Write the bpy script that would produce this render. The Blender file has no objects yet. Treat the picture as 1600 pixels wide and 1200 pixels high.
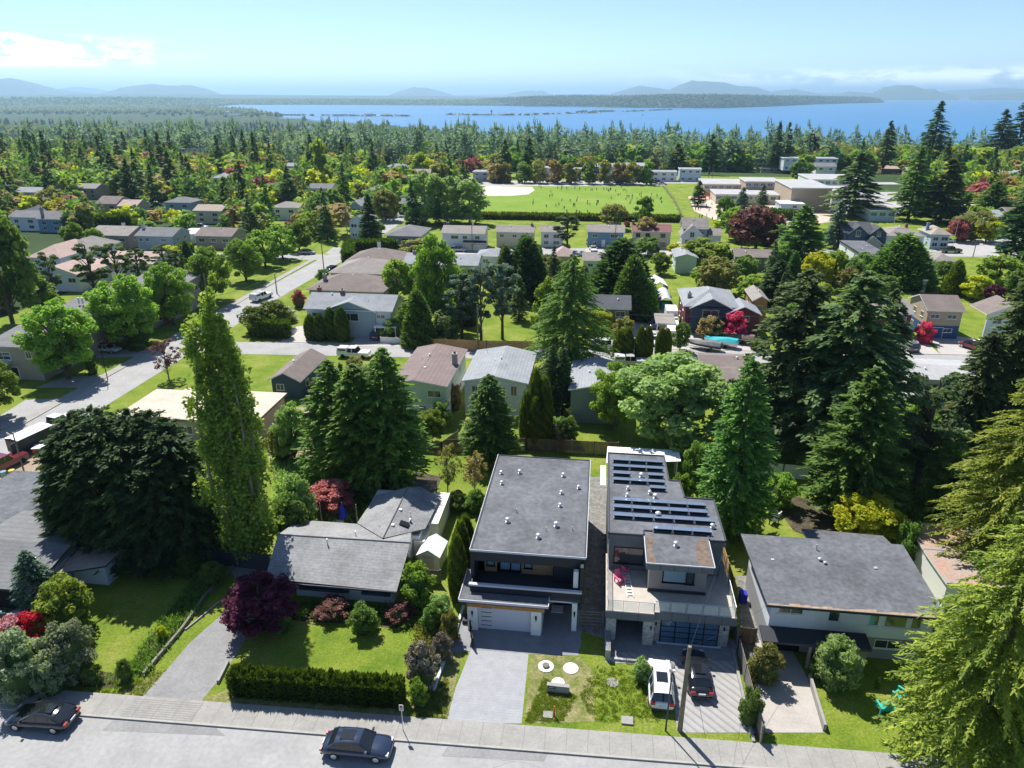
import bpy, bmesh, math, random
import numpy as np
from mathutils import Vector, Matrix
R_ = math.radians
scene = bpy.context.scene
C = scene.collection
# ------------------------------------------------------------------ camera (x runs along the streets, y away from the camera)
FPX, PITCH, YAW, CAMH = 1110.0, R_(22.16), R_(7.0), 42.0
cam_d = bpy.data.cameras.new('camera'); cam = bpy.data.objects.new('camera', cam_d); C.objects.link(cam)
cam_d.sensor_width = 36.0; cam_d.lens = FPX / 1600 * 36.0
cam_d.clip_start = 0.5; cam_d.clip_end = 150000
cam.location = (0, 0, CAMH); cam.rotation_euler = (R_(90) - PITCH, 0, YAW)
scene.camera = cam
# ------------------------------------------------------------------ sky and sun
SUN = Vector((-0.40, 0.56, 1.0)).normalized()         # towards the sun
sun_el = math.asin(SUN.z); sun_az = math.atan2(SUN.x, SUN.y)
w = bpy.data.worlds.new('World'); scene.world = w; w.use_nodes = True
nt = w.node_tree; nt.nodes.clear()
def wn(t, **k):
    n = nt.nodes.new(t)
    for a, b in k.items(): setattr(n, a, b)
    return n
out = wn('ShaderNodeOutputWorld'); bg = wn('ShaderNodeBackground'); sky = wn('ShaderNodeTexSky')
sky.sky_type = 'NISHITA'; sky.sun_disc = False; sky.sun_elevation = sun_el; sky.sun_rotation = sun_az
sky.altitude = 60; sky.air_density = 0.6; sky.dust_density = 0.25; sky.ozone_density = 3.5
bg.inputs[1].default_value = 0.105
tc = wn('ShaderNodeTexCoord'); sep = wn('ShaderNodeSeparateXYZ'); nt.links.new(tc.outputs['Generated'], sep.inputs[0])
mp = wn('ShaderNodeMapping'); mp.inputs['Scale'].default_value = (9, 9, 30); nt.links.new(tc.outputs['Generated'], mp.inputs[0])
nz = wn('ShaderNodeTexNoise'); nz.inputs['Scale'].default_value = 1.6; nz.inputs['Detail'].default_value = 8; nz.inputs['Roughness'].default_value = .6
nt.links.new(mp.outputs[0], nz.inputs['Vector'])
cr = wn('ShaderNodeValToRGB'); cr.color_ramp.elements[0].position = .46; cr.color_ramp.elements[1].position = .56
nt.links.new(nz.outputs[0], cr.inputs[0])
def mathn(op, a, b=None, c=None):
    n = wn('ShaderNodeMath'); n.operation = op
    for i, v in enumerate((a, b, c)):
        if v is None: continue
        if isinstance(v, (int, float)): n.inputs[i].default_value = v
        else: nt.links.new(v, n.inputs[i])
    return n.outputs[0]
def band(src, c0, wd):                                  # a soft bump 1 at c0, 0 beyond wd
    d = mathn('ABSOLUTE', mathn('SUBTRACT', src, c0)); m = wn('ShaderNodeMapRange'); m.interpolation_type = 'SMOOTHSTEP'
    nt.links.new(d, m.inputs[0]); m.inputs[1].default_value = 0; m.inputs[2].default_value = wd; m.inputs[3].default_value = 1; m.inputs[4].default_value = 0
    return m.outputs[0]
azn = mathn('ARCTAN2', sep.outputs[0], sep.outputs[1])
mL = mathn('MULTIPLY', band(azn, -0.74, 0.26), band(sep.outputs[2], 0.044, 0.022))
mR = mathn('MULTIPLY', mathn('MULTIPLY', band(azn, 0.42, 0.5), band(sep.outputs[2], 0.016, 0.018)), .4)
msk = mathn('MULTIPLY', mathn('MULTIPLY', mathn('MAXIMUM', mL, mR), cr.outputs[0]), 1.5)
clampn = mathn('MINIMUM', msk, 0.95)
mix = wn('ShaderNodeMix'); mix.data_type = 'RGBA'
nt.links.new(clampn, mix.inputs[0]); nt.links.new(sky.outputs[0], mix.inputs[6]); mix.inputs[7].default_value = (17, 17, 17.4, 1)
nt.links.new(mix.outputs[2], bg.inputs[0]); nt.links.new(bg.outputs[0], out.inputs[0])
sl = bpy.data.lights.new('sun', 'SUN'); sl.energy = 4.8; sl.angle = R_(0.5); sl.color = (1.0, .965, .9)
so = bpy.data.objects.new('sun', sl); C.objects.link(so); so.rotation_euler = (-SUN).to_track_quat('-Z', 'Y').to_euler(); so.location = (0, 0, 300)
vs = scene.view_settings; vs.view_transform = 'Standard'; vs.look = 'None'; vs.gamma = 1; vs.exposure = 0.75
scene.cycles.max_bounces = 8; scene.cycles.diffuse_bounces = 4; scene.cycles.glossy_bounces = 2; scene.cycles.transmission_bounces = 4
scene.cycles.transparent_max_bounces = 8; scene.cycles.volume_bounces = 0; scene.cycles.use_denoising = True
# ------------------------------------------------------------------ pixel of the photograph -> point of the ground plane
cp, sp, cy7, sy7 = math.cos(PITCH), math.sin(PITCH), math.cos(YAW), math.sin(YAW)
def ray(u, v):
    a = (u - 800) / FPX; b = (600 - v) / FPX
    X, Y, Z = a, cp + b * sp, -sp + b * cp
    return (X * cy7 - Y * sy7, X * sy7 + Y * cy7, Z)
def G(u, v, z=0.0):
    d = ray(u, v); t = (z - CAMH) / d[2]
    return (d[0] * t, d[1] * t)
def topz(x, y, v):                                       # height above z=0 of the point over (x, y) seen at row v
    Yc = -x * sy7 + y * cy7; b = (600 - v) / FPX
    return CAMH + Yc * (-sp + b * cp) / (cp + b * sp)
def mpp(x, y, z=0):                                      # metres per photo pixel there
    Yc = -x * sy7 + y * cy7
    return (Yc * cp - (z - CAMH) * sp) / FPX
def gz(x, y):                                            # terrain height
    d = max(0.0, y - 420.0)
    z = -0.055 * d
    return max(z, -59.0) if x < shore(y) - 60 else max(z, -75.0)
def shore(y):
    pts = [(0, 3000), (900, 2400), (1250, 500), (1900, -100), (2500, -560), (3400, -1350), (5200, -2450), (6800, -3550), (9000, -4200), (20000, -4200)]
    for (a, b), (c, d) in zip(pts, pts[1:]):
        if y <= c: return b + (d - b) * (y - a) / (c - a)
    return -4200
# ------------------------------------------------------------------ materials
MATS = {}
def mat(name, col, rough=.8, metal=0, spec=.3, noise=None, bump=None, detail=4, col2=None, coat=0):
    """noise=(scale, amount) varies the colour, col2 blends in blotches, bump=(scale, strength)"""
    if name in MATS: return MATS[name]
    m = bpy.data.materials.new(name); m.use_nodes = True; t = m.node_tree; b = t.nodes['Principled BSDF']
    b.inputs['Base Color'].default_value = (*col, 1); b.inputs['Roughness'].default_value = rough; b.inputs['Metallic'].default_value = metal
    b.inputs['Specular IOR Level'].default_value = spec; b.inputs['Coat Weight'].default_value = coat
    m.diffuse_color = (*col, 1)
    if noise or bump:
        g = t.nodes.new('ShaderNodeNewGeometry')
        vec = g.outputs['Position']
    if noise:
        n = t.nodes.new('ShaderNodeTexNoise'); n.inputs['Scale'].default_value = noise[0]; n.inputs['Detail'].default_value = detail; n.inputs['Roughness'].default_value = .65
        t.links.new(vec, n.inputs['Vector'])
        r = t.nodes.new('ShaderNodeValToRGB'); r.color_ramp.elements[0].position = .3; r.color_ramp.elements[1].position = .7
        a = noise[1]; c2 = col2 or tuple(min(1, c * (1 + a)) for c in col)
        c1 = tuple(c * (1 - a) for c in col) if not col2 else col
        r.color_ramp.elements[0].color = (*c1, 1); r.color_ramp.elements[1].color = (*c2, 1)
        t.links.new(n.outputs[0], r.inputs[0])
        n2 = t.nodes.new('ShaderNodeTexNoise'); n2.inputs['Scale'].default_value = noise[0] * 9; n2.inputs['Detail'].default_value = 3
        t.links.new(vec, n2.inputs['Vector'])
        mr = t.nodes.new('ShaderNodeMapRange'); mr.inputs[3].default_value = 1 - a * .7; mr.inputs[4].default_value = 1 + a * .7
        mr.inputs[1].default_value = .3; mr.inputs[2].default_value = .7
        t.links.new(n2.outputs[0], mr.inputs[0])
        mx = t.nodes.new('ShaderNodeVectorMath'); mx.operation = 'SCALE'
        t.links.new(r.outputs[0], mx.inputs[0]); t.links.new(mr.outputs[0], mx.inputs['Scale'])
        t.links.new(mx.outputs[0], b.inputs['Base Color'])
    if bump:
        n = t.nodes.new('ShaderNodeTexNoise'); n.inputs['Scale'].default_value = bump[0]; n.inputs['Detail'].default_value = 4
        t.links.new(vec, n.inputs['Vector'])
        bp = t.nodes.new('ShaderNodeBump'); bp.inputs['Strength'].default_value = bump[1]; bp.inputs['Distance'].default_value = .1
        t.links.new(n.outputs[0], bp.inputs['Height']); t.links.new(bp.outputs[0], b.inputs['Normal'])
    MATS[name] = m
    return m
def stripes(m, axis, scale, depth=.25, dark=.8):
    """courses / battens: fine lines along one world axis, darkening the joint and bumping"""
    t = m.node_tree; b = t.nodes['Principled BSDF']
    g = t.nodes.new('ShaderNodeTexCoord'); s = t.nodes.new('ShaderNodeSeparateXYZ'); t.links.new(g.outputs['Object'], s.inputs[0])
    if axis == 'XY':
        a = t.nodes.new('ShaderNodeMath'); a.operation = 'ADD'; t.links.new(s.outputs[0], a.inputs[0]); t.links.new(s.outputs[1], a.inputs[1]); src = a.outputs[0]
    else: src = s.outputs['XYZ'.index(axis)]
    mu = t.nodes.new('ShaderNodeMath'); mu.operation = 'MULTIPLY'; mu.inputs[1].default_value = scale; t.links.new(src, mu.inputs[0])
    fr = t.nodes.new('ShaderNodeMath'); fr.operation = 'FRACT'; t.links.new(mu.outputs[0], fr.inputs[0])
    mr = t.nodes.new('ShaderNodeMapRange'); mr.inputs[1].default_value = 0; mr.inputs[2].default_value = depth; mr.inputs[3].default_value = dark; mr.inputs[4].default_value = 1
    t.links.new(fr.outputs[0], mr.inputs[0])
    sc = t.nodes.new('ShaderNodeVectorMath'); sc.operation = 'SCALE'
    if b.inputs['Base Color'].links: t.links.new(b.inputs['Base Color'].links[0].from_socket, sc.inputs[0])
    else: sc.inputs[0].default_value = b.inputs['Base Color'].default_value[:3]
    t.links.new(mr.outputs[0], sc.inputs['Scale']); t.links.new(sc.outputs[0], b.inputs['Base Color'])
    return m
def shingle(name, col, a=.14):
    return stripes(mat(name, col, .9, noise=(.45, a), spec=.2), 'Z', 11, .35, .8)
def siding(name, col, axis='Z', scale=5):
    return stripes(mat(name, col, .7, noise=(.7, .05)), axis, scale, .18, .82)
def grass_mat(name, c1, c2, c3, sc=.35):
    m = bpy.data.materials.new(name); m.use_nodes = True; t = m.node_tree; b = t.nodes['Principled BSDF']; b.inputs['Roughness'].default_value = .9
    b.inputs['Specular IOR Level'].default_value = .1
    g = t.nodes.new('ShaderNodeNewGeometry')
    def nz(s, d=5):
        n = t.nodes.new('ShaderNodeTexNoise'); n.inputs['Scale'].default_value = s; n.inputs['Detail'].default_value = d; n.inputs['Roughness'].default_value = .7
        t.links.new(g.outputs['Position'], n.inputs['Vector']); return n.outputs[0]
    r = t.nodes.new('ShaderNodeValToRGB'); e = r.color_ramp.elements
    e[0].position = .32; e[0].color = (*c1, 1); e[1].position = .68; e[1].color = (*c3, 1); x = e.new(.5); x.color = (*c2, 1)
    t.links.new(nz(sc), r.inputs[0])
    mr = t.nodes.new('ShaderNodeMapRange'); mr.inputs[1].default_value = .3; mr.inputs[2].default_value = .7; mr.inputs[3].default_value = .62; mr.inputs[4].default_value = 1.35
    t.links.new(nz(5, 6), mr.inputs[0])
    s = t.nodes.new('ShaderNodeVectorMath'); s.operation = 'SCALE'; t.links.new(r.outputs[0], s.inputs[0]); t.links.new(mr.outputs[0], s.inputs['Scale'])
    t.links.new(s.outputs[0], b.inputs['Base Color'])
    bp = t.nodes.new('ShaderNodeBump'); bp.inputs['Strength'].default_value = .9; bp.inputs['Distance'].default_value = .12; t.links.new(nz(11, 3), bp.inputs['Height']); t.links.new(bp.outputs[0], b.inputs['Normal'])
    MATS[name] = m; return m
def leaf_mat(name, cols, trans=.35, rough=.55):
    """cols: darker, mid, lighter leaf colours, one random value per leaf clump and per leaf"""
    if name in MATS: return MATS[name]
    m = bpy.data.materials.new(name); m.use_nodes = True; t = m.node_tree; b = t.nodes['Principled BSDF']; o = t.nodes['Material Output']
    at = t.nodes.new('ShaderNodeAttribute'); at.attribute_name = 'rv'
    oi = t.nodes.new('ShaderNodeObjectInfo')
    r = t.nodes.new('ShaderNodeValToRGB'); e = r.color_ramp.elements
    e[0].position = .05; e[0].color = (*cols[0], 1); e[1].position = .95; e[1].color = (*cols[2], 1); x = e.new(.5); x.color = (*cols[1], 1)
    t.links.new(at.outputs['Fac'], r.inputs[0])
    hs = t.nodes.new('ShaderNodeHueSaturation'); mr = t.nodes.new('ShaderNodeMapRange'); mr.inputs[3].default_value = .8; mr.inputs[4].default_value = 1.22
    t.links.new(oi.outputs['Random'], mr.inputs[0]); t.links.new(mr.outputs[0], hs.inputs['Value']); t.links.new(r.outputs[0], hs.inputs['Color'])
    mr2 = t.nodes.new('ShaderNodeMapRange'); mr2.inputs[3].default_value = .488; mr2.inputs[4].default_value = .512
    t.links.new(oi.outputs['Random'], mr2.inputs[0]); t.links.new(mr2.outputs[0], hs.inputs['Hue'])
    t.links.new(hs.outputs[0], b.inputs['Base Color']); b.inputs['Roughness'].default_value = rough; b.inputs['Specular IOR Level'].default_value = .12
    tr = t.nodes.new('ShaderNodeBsdfTranslucent')
    tint = t.nodes.new('ShaderNodeMix'); tint.data_type = 'RGBA'; tint.blend_type = 'MULTIPLY'; tint.inputs[0].default_value = 1; t.links.new(hs.outputs[0], tint.inputs[6]); tint.inputs[7].default_value = (1.5, 1.6, .7, 1)
    t.links.new(tint.outputs[2], tr.inputs[0])
    mx = t.nodes.new('ShaderNodeMixShader'); mx.inputs[0].default_value = trans
    t.links.new(b.outputs[0], mx.inputs[1]); t.links.new(tr.outputs[0], mx.inputs[2]); t.links.new(mx.outputs[0], o.inputs[0])
    MATS[name] = m; return m
def M(n): return MATS[n]
# ------------------------------------------------------------------ mesh builder
class MB:
    def __init__(s): s.v = []; s.f = []; s.m = []
    def add(s, vs, fs, mi=0):
        n = len(s.v); s.v += [tuple(p) for p in vs]; s.f += [tuple(i + n for i in f) for f in fs]
        s.m += ([mi] * len(fs) if isinstance(mi, int) else list(mi)); return s
    def box(s, x0, x1, y0, y1, z0, z1, mi=0, top=None):
        vs = [(x0, y0, z0), (x1, y0, z0), (x1, y1, z0), (x0, y1, z0), (x0, y0, z1), (x1, y0, z1), (x1, y1, z1), (x0, y1, z1)]
        t = mi if top is None else top
        return s.add(vs, [(0, 3, 2, 1), (4, 5, 6, 7), (0, 1, 5, 4), (1, 2, 6, 5), (2, 3, 7, 6), (3, 0, 4, 7)], [mi, t, mi, mi, mi, mi])
    def prism(s, pts, z0, z1, mi=0, top=None):           # footprint polygon, counter-clockwise
        a = sum(pts[i][0] * pts[(i + 1) % len(pts)][1] - pts[(i + 1) % len(pts)][0] * pts[i][1] for i in range(len(pts)))
        if a < 0: pts = pts[::-1]
        n = len(pts); vs = [(*p, z0) for p in pts] + [(*p, z1) for p in pts]
        fs = [tuple(range(n, 2 * n)), tuple(range(n - 1, -1, -1))] + [(i, (i + 1) % n, n + (i + 1) % n, n + i) for i in range(n)]
        return s.add(vs, fs, [mi if top is None else top] + [mi] * (n + 1))
    def face(s, pts, mi=0): return s.add(pts, [tuple(range(len(pts)))], mi)
    def slab(s, pts, th, mi=0, side=1):                  # planar 3-D polygon, thickened downward
        n = len(pts); vs = list(pts) + [(p[0], p[1], p[2] - th) for p in pts]
        fs = [tuple(range(n)), tuple(range(2 * n - 1, n - 1, -1))] + [(i, n + i, n + (i + 1) % n, (i + 1) % n) for i in range(n)]
        return s.add(vs, fs, [mi] + [side] * (n + 1))
    def tube(s, pts, r0, r1=None, n=6, mi=0, cap=True):
        r1 = r0 if r1 is None else r1; P = [Vector(p) for p in pts]; base = len(s.v); k = len(P); vs = []
        for i, p in enumerate(P):
            d = (P[min(i + 1, k - 1)] - P[max(i - 1, 0)]).normalized()
            a = d.cross(Vector((0, 0, 1)) if abs(d.z) < .9 else Vector((1, 0, 0))).normalized(); b = d.cross(a)
            r = r0 + (r1 - r0) * i / (k - 1)
            for j in range(n):
                t = 2 * math.pi * j / n; vs.append(p + a * (math.cos(t) * r) + b * (math.sin(t) * r))
        fs = [(i * n + j, i * n + (j + 1) % n, (i + 1) * n + (j + 1) % n, (i + 1) * n + j) for i in range(k - 1) for j in range(n)]
        if cap: fs += [tuple(range(n - 1, -1, -1)), tuple(range((k - 1) * n, k * n))]
        return s.add(vs, fs, mi)
    def lathe(s, prof, n=12, c=(0, 0, 0), mi=0):         # (radius, z) pairs
        vs = [(c[0] + r * math.cos(2 * math.pi * j / n), c[1] + r * math.sin(2 * math.pi * j / n), c[2] + z) for r, z in prof for j in range(n)]
        k = len(prof); fs = [(i * n + j, i * n + (j + 1) % n, (i + 1) * n + (j + 1) % n, (i + 1) * n + j) for i in range(k - 1) for j in range(n)]
        fs += [tuple(range(n - 1, -1, -1)), tuple(range((k - 1) * n, k * n))]
        return s.add(vs, fs, mi)
    def build(s, name, mats, parent=None, smooth=False, loc=None):
        me = bpy.data.meshes.new(name); me.from_pydata(s.v, [], s.f)
        for m in (mats if isinstance(mats, (list, tuple)) else [mats]): me.materials.append(M(m) if isinstance(m, str) else m)
        me.polygons.foreach_set('material_index', s.m)
        if smooth: me.polygons.foreach_set('use_smooth', [True] * len(s.f))
        me.update(); o = bpy.data.objects.new(name, me); C.objects.link(o)
        if parent: o.parent = parent
        if loc: o.location = loc
        return o
def tag(o, label=None, cat=None, group=None, kind=None):
    if label: o['label'] = label
    if cat: o['category'] = cat
    if group: o['group'] = group
    if kind: o['kind'] = kind
    return o
def empty(name, loc, rz=0, label=None, cat=None, group=None):
    o = bpy.data.objects.new(name, None); C.objects.link(o); o.location = loc; o.rotation_euler = (0, 0, rz); o.empty_display_size = .3
    return tag(o, label, cat, group)
def struct(name, mb, mats, label=None, smooth=False):
    return tag(mb.build(name, mats, smooth=smooth), label, None, None, 'structure')
def children(o): return list(KIDS.get(o.name, []))
KIDS = {}
def copy_tree(o, parent=None):
    c = o.copy(); C.objects.link(c)
    if parent: c.parent = parent
    for ch in o.children: copy_tree(ch, c)
    return c
rnd = random.Random(7)
# ------------------------------------------------------------------ palette
grass_mat('lawn', (.105, .175, .02), (.175, .235, .028), (.27, .28, .07), .22)
grass_mat('field_grass', (.14, .23, .03), (.175, .27, .035), (.22, .29, .055), .05)
grass_mat('rough_grass', (.07, .12, .016), (.10, .16, .02), (.15, .18, .04), .5)
grass_mat('dry_grass', (.10, .15, .025), (.22, .22, .08), (.34, .30, .16), .8)
grass_mat('land_grass', (.025, .05, .018), (.04, .07, .022), (.06, .09, .03), .02)
grass_mat('soil', (.05, .04, .028), (.09, .075, .05), (.13, .12, .07), .9)
grass_mat('gravel', (.16, .15, .14), (.24, .23, .21), (.32, .31, .29), 1.5)
grass_mat('building_sand', (.30, .22, .15), (.38, .28, .19), (.33, .30, .26), .8)
mat('asphalt', (.31, .305, .30), .9, noise=(.3, .12), bump=(30, .2))
mat('asphalt_dark', (.235, .233, .232), .9, noise=(.5, .15), bump=(30, .25))
mat('road_far', (.36, .35, .34), .9, noise=(.05, .08))
mat('concrete', (.29, .28, .26), .9, noise=(.6, .12), bump=(25, .2))
mat('kerb', (.34, .33, .30), .9, noise=(1, .12))
mat('joint', (.19, .185, .175), .95)
mat('white_paint', (.78, .78, .76), .5, noise=(1, .04)); mat('trim_white', (.74, .74, .72), .5)
mat('charcoal', (.028, .032, .04), .6, noise=(.8, .1)); mat('charcoal2', (.05, .056, .066), .55)
mat('black_metal', (.015, .016, .018), .45, metal=.5); mat('chrome', (.75, .76, .78), .22, metal=1)
mat('galv', (.62, .63, .64), .4, metal=.6, noise=(3, .1)); mat('slot_and_shade_black', (.01, .01, .012), .9)  # the near-black serves slots, joints and the painted shade of garage and porch
mat('rubber', (.018, .018, .018), .85); mat('wood_pole', (.20, .165, .12), .85, noise=(2, .25))
mat('wood_fence', (.17, .12, .08), .85, noise=(1.5, .3)); mat('wood_fence_grey', (.20, .18, .155), .9, noise=(1.5, .25))
mat('cedar_soffit', (.42, .19, .06), .55, noise=(2, .2)); mat('orange_wood', (.45, .27, .12), .7, noise=(2, .2))
mat('bark', (.10, .08, .06), .95, noise=(2, .35), bump=(8, .6)); mat('bark_pale', (.23, .21, .18), .95, noise=(2, .3))
mat('brick_red', (.30, .10, .07), .9, noise=(3, .2))
def glass_mat(name, col, rough=.06, spec=.8):
    return mat(name, col, rough, 0, spec)
glass_mat('pane', (.035, .045, .055)); glass_mat('pane_sky', (.20, .32, .38), .1); glass_mat('car_glass', (.012, .015, .018), .05)
glass_mat('pane_green', (.10, .13, .07)); glass_mat('pane_blue', (.05, .12, .2))
m = mat('clear_glass', (.75, .85, .8), .03, spec=.5); b = m.node_tree.nodes['Principled BSDF']; b.inputs['Transmission Weight'].default_value = 0
b.inputs['Alpha'].default_value = .38
leaf_mat('leaf_lime', ((0.138, 0.209, 0.043), (0.22, 0.298, 0.049), (0.33, 0.375, 0.061)), .45)
leaf_mat('leaf_green', ((0.093, 0.161, 0.047), (0.146, 0.23, 0.053), (0.225, 0.311, 0.064)), .42)
leaf_mat('leaf_bright', ((0.143, 0.242, 0.043), (0.2, 0.311, 0.049), (0.286, 0.392, 0.061)), .45)
leaf_mat('leaf_pale', ((.17, .26, .08), (.25, .35, .12), (.36, .45, .19)), .42)
leaf_mat('leaf_silver', ((.17, .21, .13), (.23, .28, .17), (.33, .36, .25)), .4)
leaf_mat('leaf_yellow', ((0.308, 0.352, 0.02), (0.44, 0.462, 0.03), (0.572, 0.55, 0.05)), .42)
leaf_mat('leaf_olive', ((0.153, 0.161, 0.055), (0.23, 0.23, 0.07), (0.318, 0.288, 0.085)), .4)
leaf_mat('leaf_bronze', ((0.24, 0.168, 0.077), (0.324, 0.24, 0.11), (0.408, 0.324, 0.143)), .35)
leaf_mat('leaf_pink', ((.26, .07, .09), (.38, .12, .14), (.50, .20, .2)), .35)
leaf_mat('leaf_hotpink', ((.42, .03, .10), (.6, .05, .16), (.75, .12, .24)), .3)
leaf_mat('leaf_rose', ((.5, .2, .28), (.62, .3, .36), (.72, .42, .45)), .3)
leaf_mat('leaf_red', ((.5, .02, .02), (.62, .03, .03), (.7, .05, .05)), .3)
leaf_mat('leaf_white', ((.4, .42, .32), (.55, .56, .45), (.7, .7, .6)), .3)
leaf_mat('leaf_purple', ((.045, .012, .03), (.09, .02, .05), (.17, .035, .085)), .3)
leaf_mat('leaf_maroon', ((.10, .045, .045), (.16, .07, .065), (.24, .11, .09)), .3)
leaf_mat('leaf_twig', ((.14, .11, .08), (.2, .17, .13), (.28, .25, .2)), .2)
leaf_mat('needle_dark', ((0.036, 0.074, 0.031), (0.065, 0.121, 0.046), (0.121, 0.205, 0.07)), 0.38)
leaf_mat('needle_fir', ((0.06, 0.098, 0.046), (0.111, 0.16, 0.064), (0.202, 0.264, 0.096)), 0.38)
leaf_mat('needle_cedar', ((0.07, 0.133, 0.035), (0.121, 0.215, 0.053), (0.222, 0.341, 0.079)), 0.38)
leaf_mat('needle_blue', ((0.081, 0.127, 0.096), (0.131, 0.195, 0.15), (0.202, 0.273, 0.211)), 0.38)
leaf_mat('needle_mid', ((0.091, 0.166, 0.035), (0.151, 0.254, 0.053), (0.242, 0.37, 0.079)), 0.38)
leaf_mat('needle_gold', ((.08, .12, .025), (.22, .27, .04), (.42, .44, .085)), .35)
leaf_mat('leaf_poplar', ((.13, .19, .035), (.20, .27, .05), (.31, .36, .09)), .45)
leaf_mat('hedge_green', ((0.036, 0.073, 0.014), (0.073, 0.13, 0.019), (0.139, 0.204, 0.03)), 0.3)
leaf_mat('hedge_olive', ((0.065, 0.098, 0.014), (0.122, 0.163, 0.022), (0.211, 0.244, 0.041)), 0.3)
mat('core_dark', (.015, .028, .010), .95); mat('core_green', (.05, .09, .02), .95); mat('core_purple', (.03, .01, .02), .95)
# ------------------------------------------------------------------ ground, water, far land
def terrain(name, x0, x1, y0, y1, nx, ny, mt, dz=0.0, cut=True):
    mb = MB(); idx = {}
    for j in range(ny + 1):
        y = y0 + (y1 - y0) * (j / ny) ** 2.2
        for i in range(nx + 1):
            x = x0 + (x1 - x0) * i / nx
            z = gz(x, y) + dz
            if y > 420:
                s = shore(y); k = min(1, max(0, (x - s + 60) / 120)); z = z * (1 - k) + (-75) * k if y > 1000 else z
            idx[i, j] = len(mb.v); mb.v.append((x, y, z))
    for j in range(ny):
        for i in range(nx):
            mb.f.append((idx[i, j], idx[i + 1, j], idx[i + 1, j + 1], idx[i, j + 1])); mb.m.append(0)
    return struct(name, mb, mt)
tg = terrain('ground', -16000, 16000, -400, 18000, 400, 130, 'land_grass')
m = mat('sea_water', (.02, .15, .33), .28, spec=.25, noise=(.0012, .14), bump=(.02, .5)); m.node_tree.nodes['Principled BSDF'].inputs['Roughness'].default_value = .32
mb = MB()
xs = [-70000 + 140000 * i / 60 for i in range(61)]
for i in range(60): mb.face([(xs[i], 300, -60), (xs[i + 1], 300, -60), (xs[i + 1], 62000, -60), (xs[i], 62000, -60)])
struct('sea', mb, 'sea_water')
def sheet(name, polys, mt, z, label=None, px=True, kind='structure'):
    mb = MB()
    for p in polys:
        pts = [G(*q) for q in p] if px else p
        a = sum(pts[i][0] * pts[(i + 1) % len(pts)][1] - pts[(i + 1) % len(pts)][0] * pts[i][1] for i in range(len(pts)))
        if a < 0: pts = pts[::-1]
        mb.face([(x, y, z) for x, y in pts])
    return tag(mb.build(name, mt), label, None, None, kind)
# lawns (z 4 mm steps above the ground sheet)
def rect(x0, x1, y0, y1, g=0.0): return [(x0, y0 + g * x0), (x1, y0 + g * x1), (x1, y1 + g * x1), (x0, y1 + g * x0)]
YI = 37.9; GB = .03                                     # bottom street: inner edge of the pavement
YC = 117.6; GC = .066                                  # cross street centre line
Y2 = 206.0; G2 = .10
sheet('lawn', [rect(-120, 120, 20, 420)], 'lawn', .012, px=False)
sheet('playing_field', [[(-57, 262), (29.3, 265), (29.3, 371), (-34, 369), (-57, 368)]], 'field_grass', .03, px=False)
sheet('baseball_infield', [[(-57, 325), (-52, 322), (-40, 324), (-33, 330), (-31.5, 345), (-34, 358), (-57, 360)]], mat('infield_dirt', (.50, .45, .40), .9, noise=(.1, .06)), .05, px=False)
# roads
def road(name, pts, wd, mt, z=.02):
    mb = MB(); L = []; Rr = []
    for i, p in enumerate(pts):
        a = Vector(pts[max(i - 1, 0)]); b = Vector(pts[min(i + 1, len(pts) - 1)]); d = (b - a).normalized(); n = Vector((-d.y, d.x)); q = Vector(p)
        L.append(q + n * wd / 2); Rr.append(q - n * wd / 2)
    for i in range(len(pts) - 1):
        mb.face([(*Rr[i], z), (*Rr[i + 1], z), (*L[i + 1], z), (*L[i], z)])
    return struct(name, mb, mt)
road('road', [(-90, YI - 6.3 - 2.7), (60, YI - 6.3 + 1.8)], 8.4, 'asphalt', .018)
road('road', [(-73.9, 20), (-73.7, 150), (-72.7, 190), (-73.5, 275), (-74, 400)], 7.0, 'asphalt', .022)
road('road', [(-75, YC - 75 * GC), (0, YC), (130, YC + 130 * GC)], 6.4, 'asphalt', .026)
road('road', [(-78, Y2 - 7.8), (140, Y2 + 14)], 9.5, 'asphalt', .030)
road('road', [(-78, 376), (45, 388), (150, 396)], 10, 'road_far', .034)
road('road', [(-130, 186), (-74, 189)], 7, 'asphalt', .034)
road('road', [(-130, 250), (-74, 252)], 7, 'road_far', .036)
# bottom pavement with kerb, apron and joints
mb = MB()
def yl(x, o=0): return YI + GB * x + o
mb.prism([(-90, yl(-90, -1.95)), (60, yl(60, -1.95)), (60, yl(60)), (-90, yl(-90))], -.05, .12)
for i in range(100):
    x = -89.2 + i * 1.5
    mb.face([(x, yl(x, -1.93), .124), (x + .035, yl(x, -1.93), .124), (x + .035, yl(x, -.02), .124), (x, yl(x, -.02), .124)], 1)
struct('pavement', mb, ['concrete', 'joint'])
mb = MB(); mb.prism([(-90, yl(-90, -2.12)), (60, yl(60, -2.12)), (60, yl(60, -1.955)), (-90, yl(-90, -1.955))], -.05, .135)
struct('kerb', mb, 'kerb')
mb = MB()
for xa, xb in ((-33.0, -27.6),):
    for i in range(9):
        y = -1.9 + i * .2; mb.face([(xa, yl(xa, y), .128), (xb, yl(xb, y), .128), (xb, yl(xb, y + .03), .128), (xa, yl(xa, y + .03), .128)])
struct('pavement_grooves', mb, 'joint')
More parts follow.
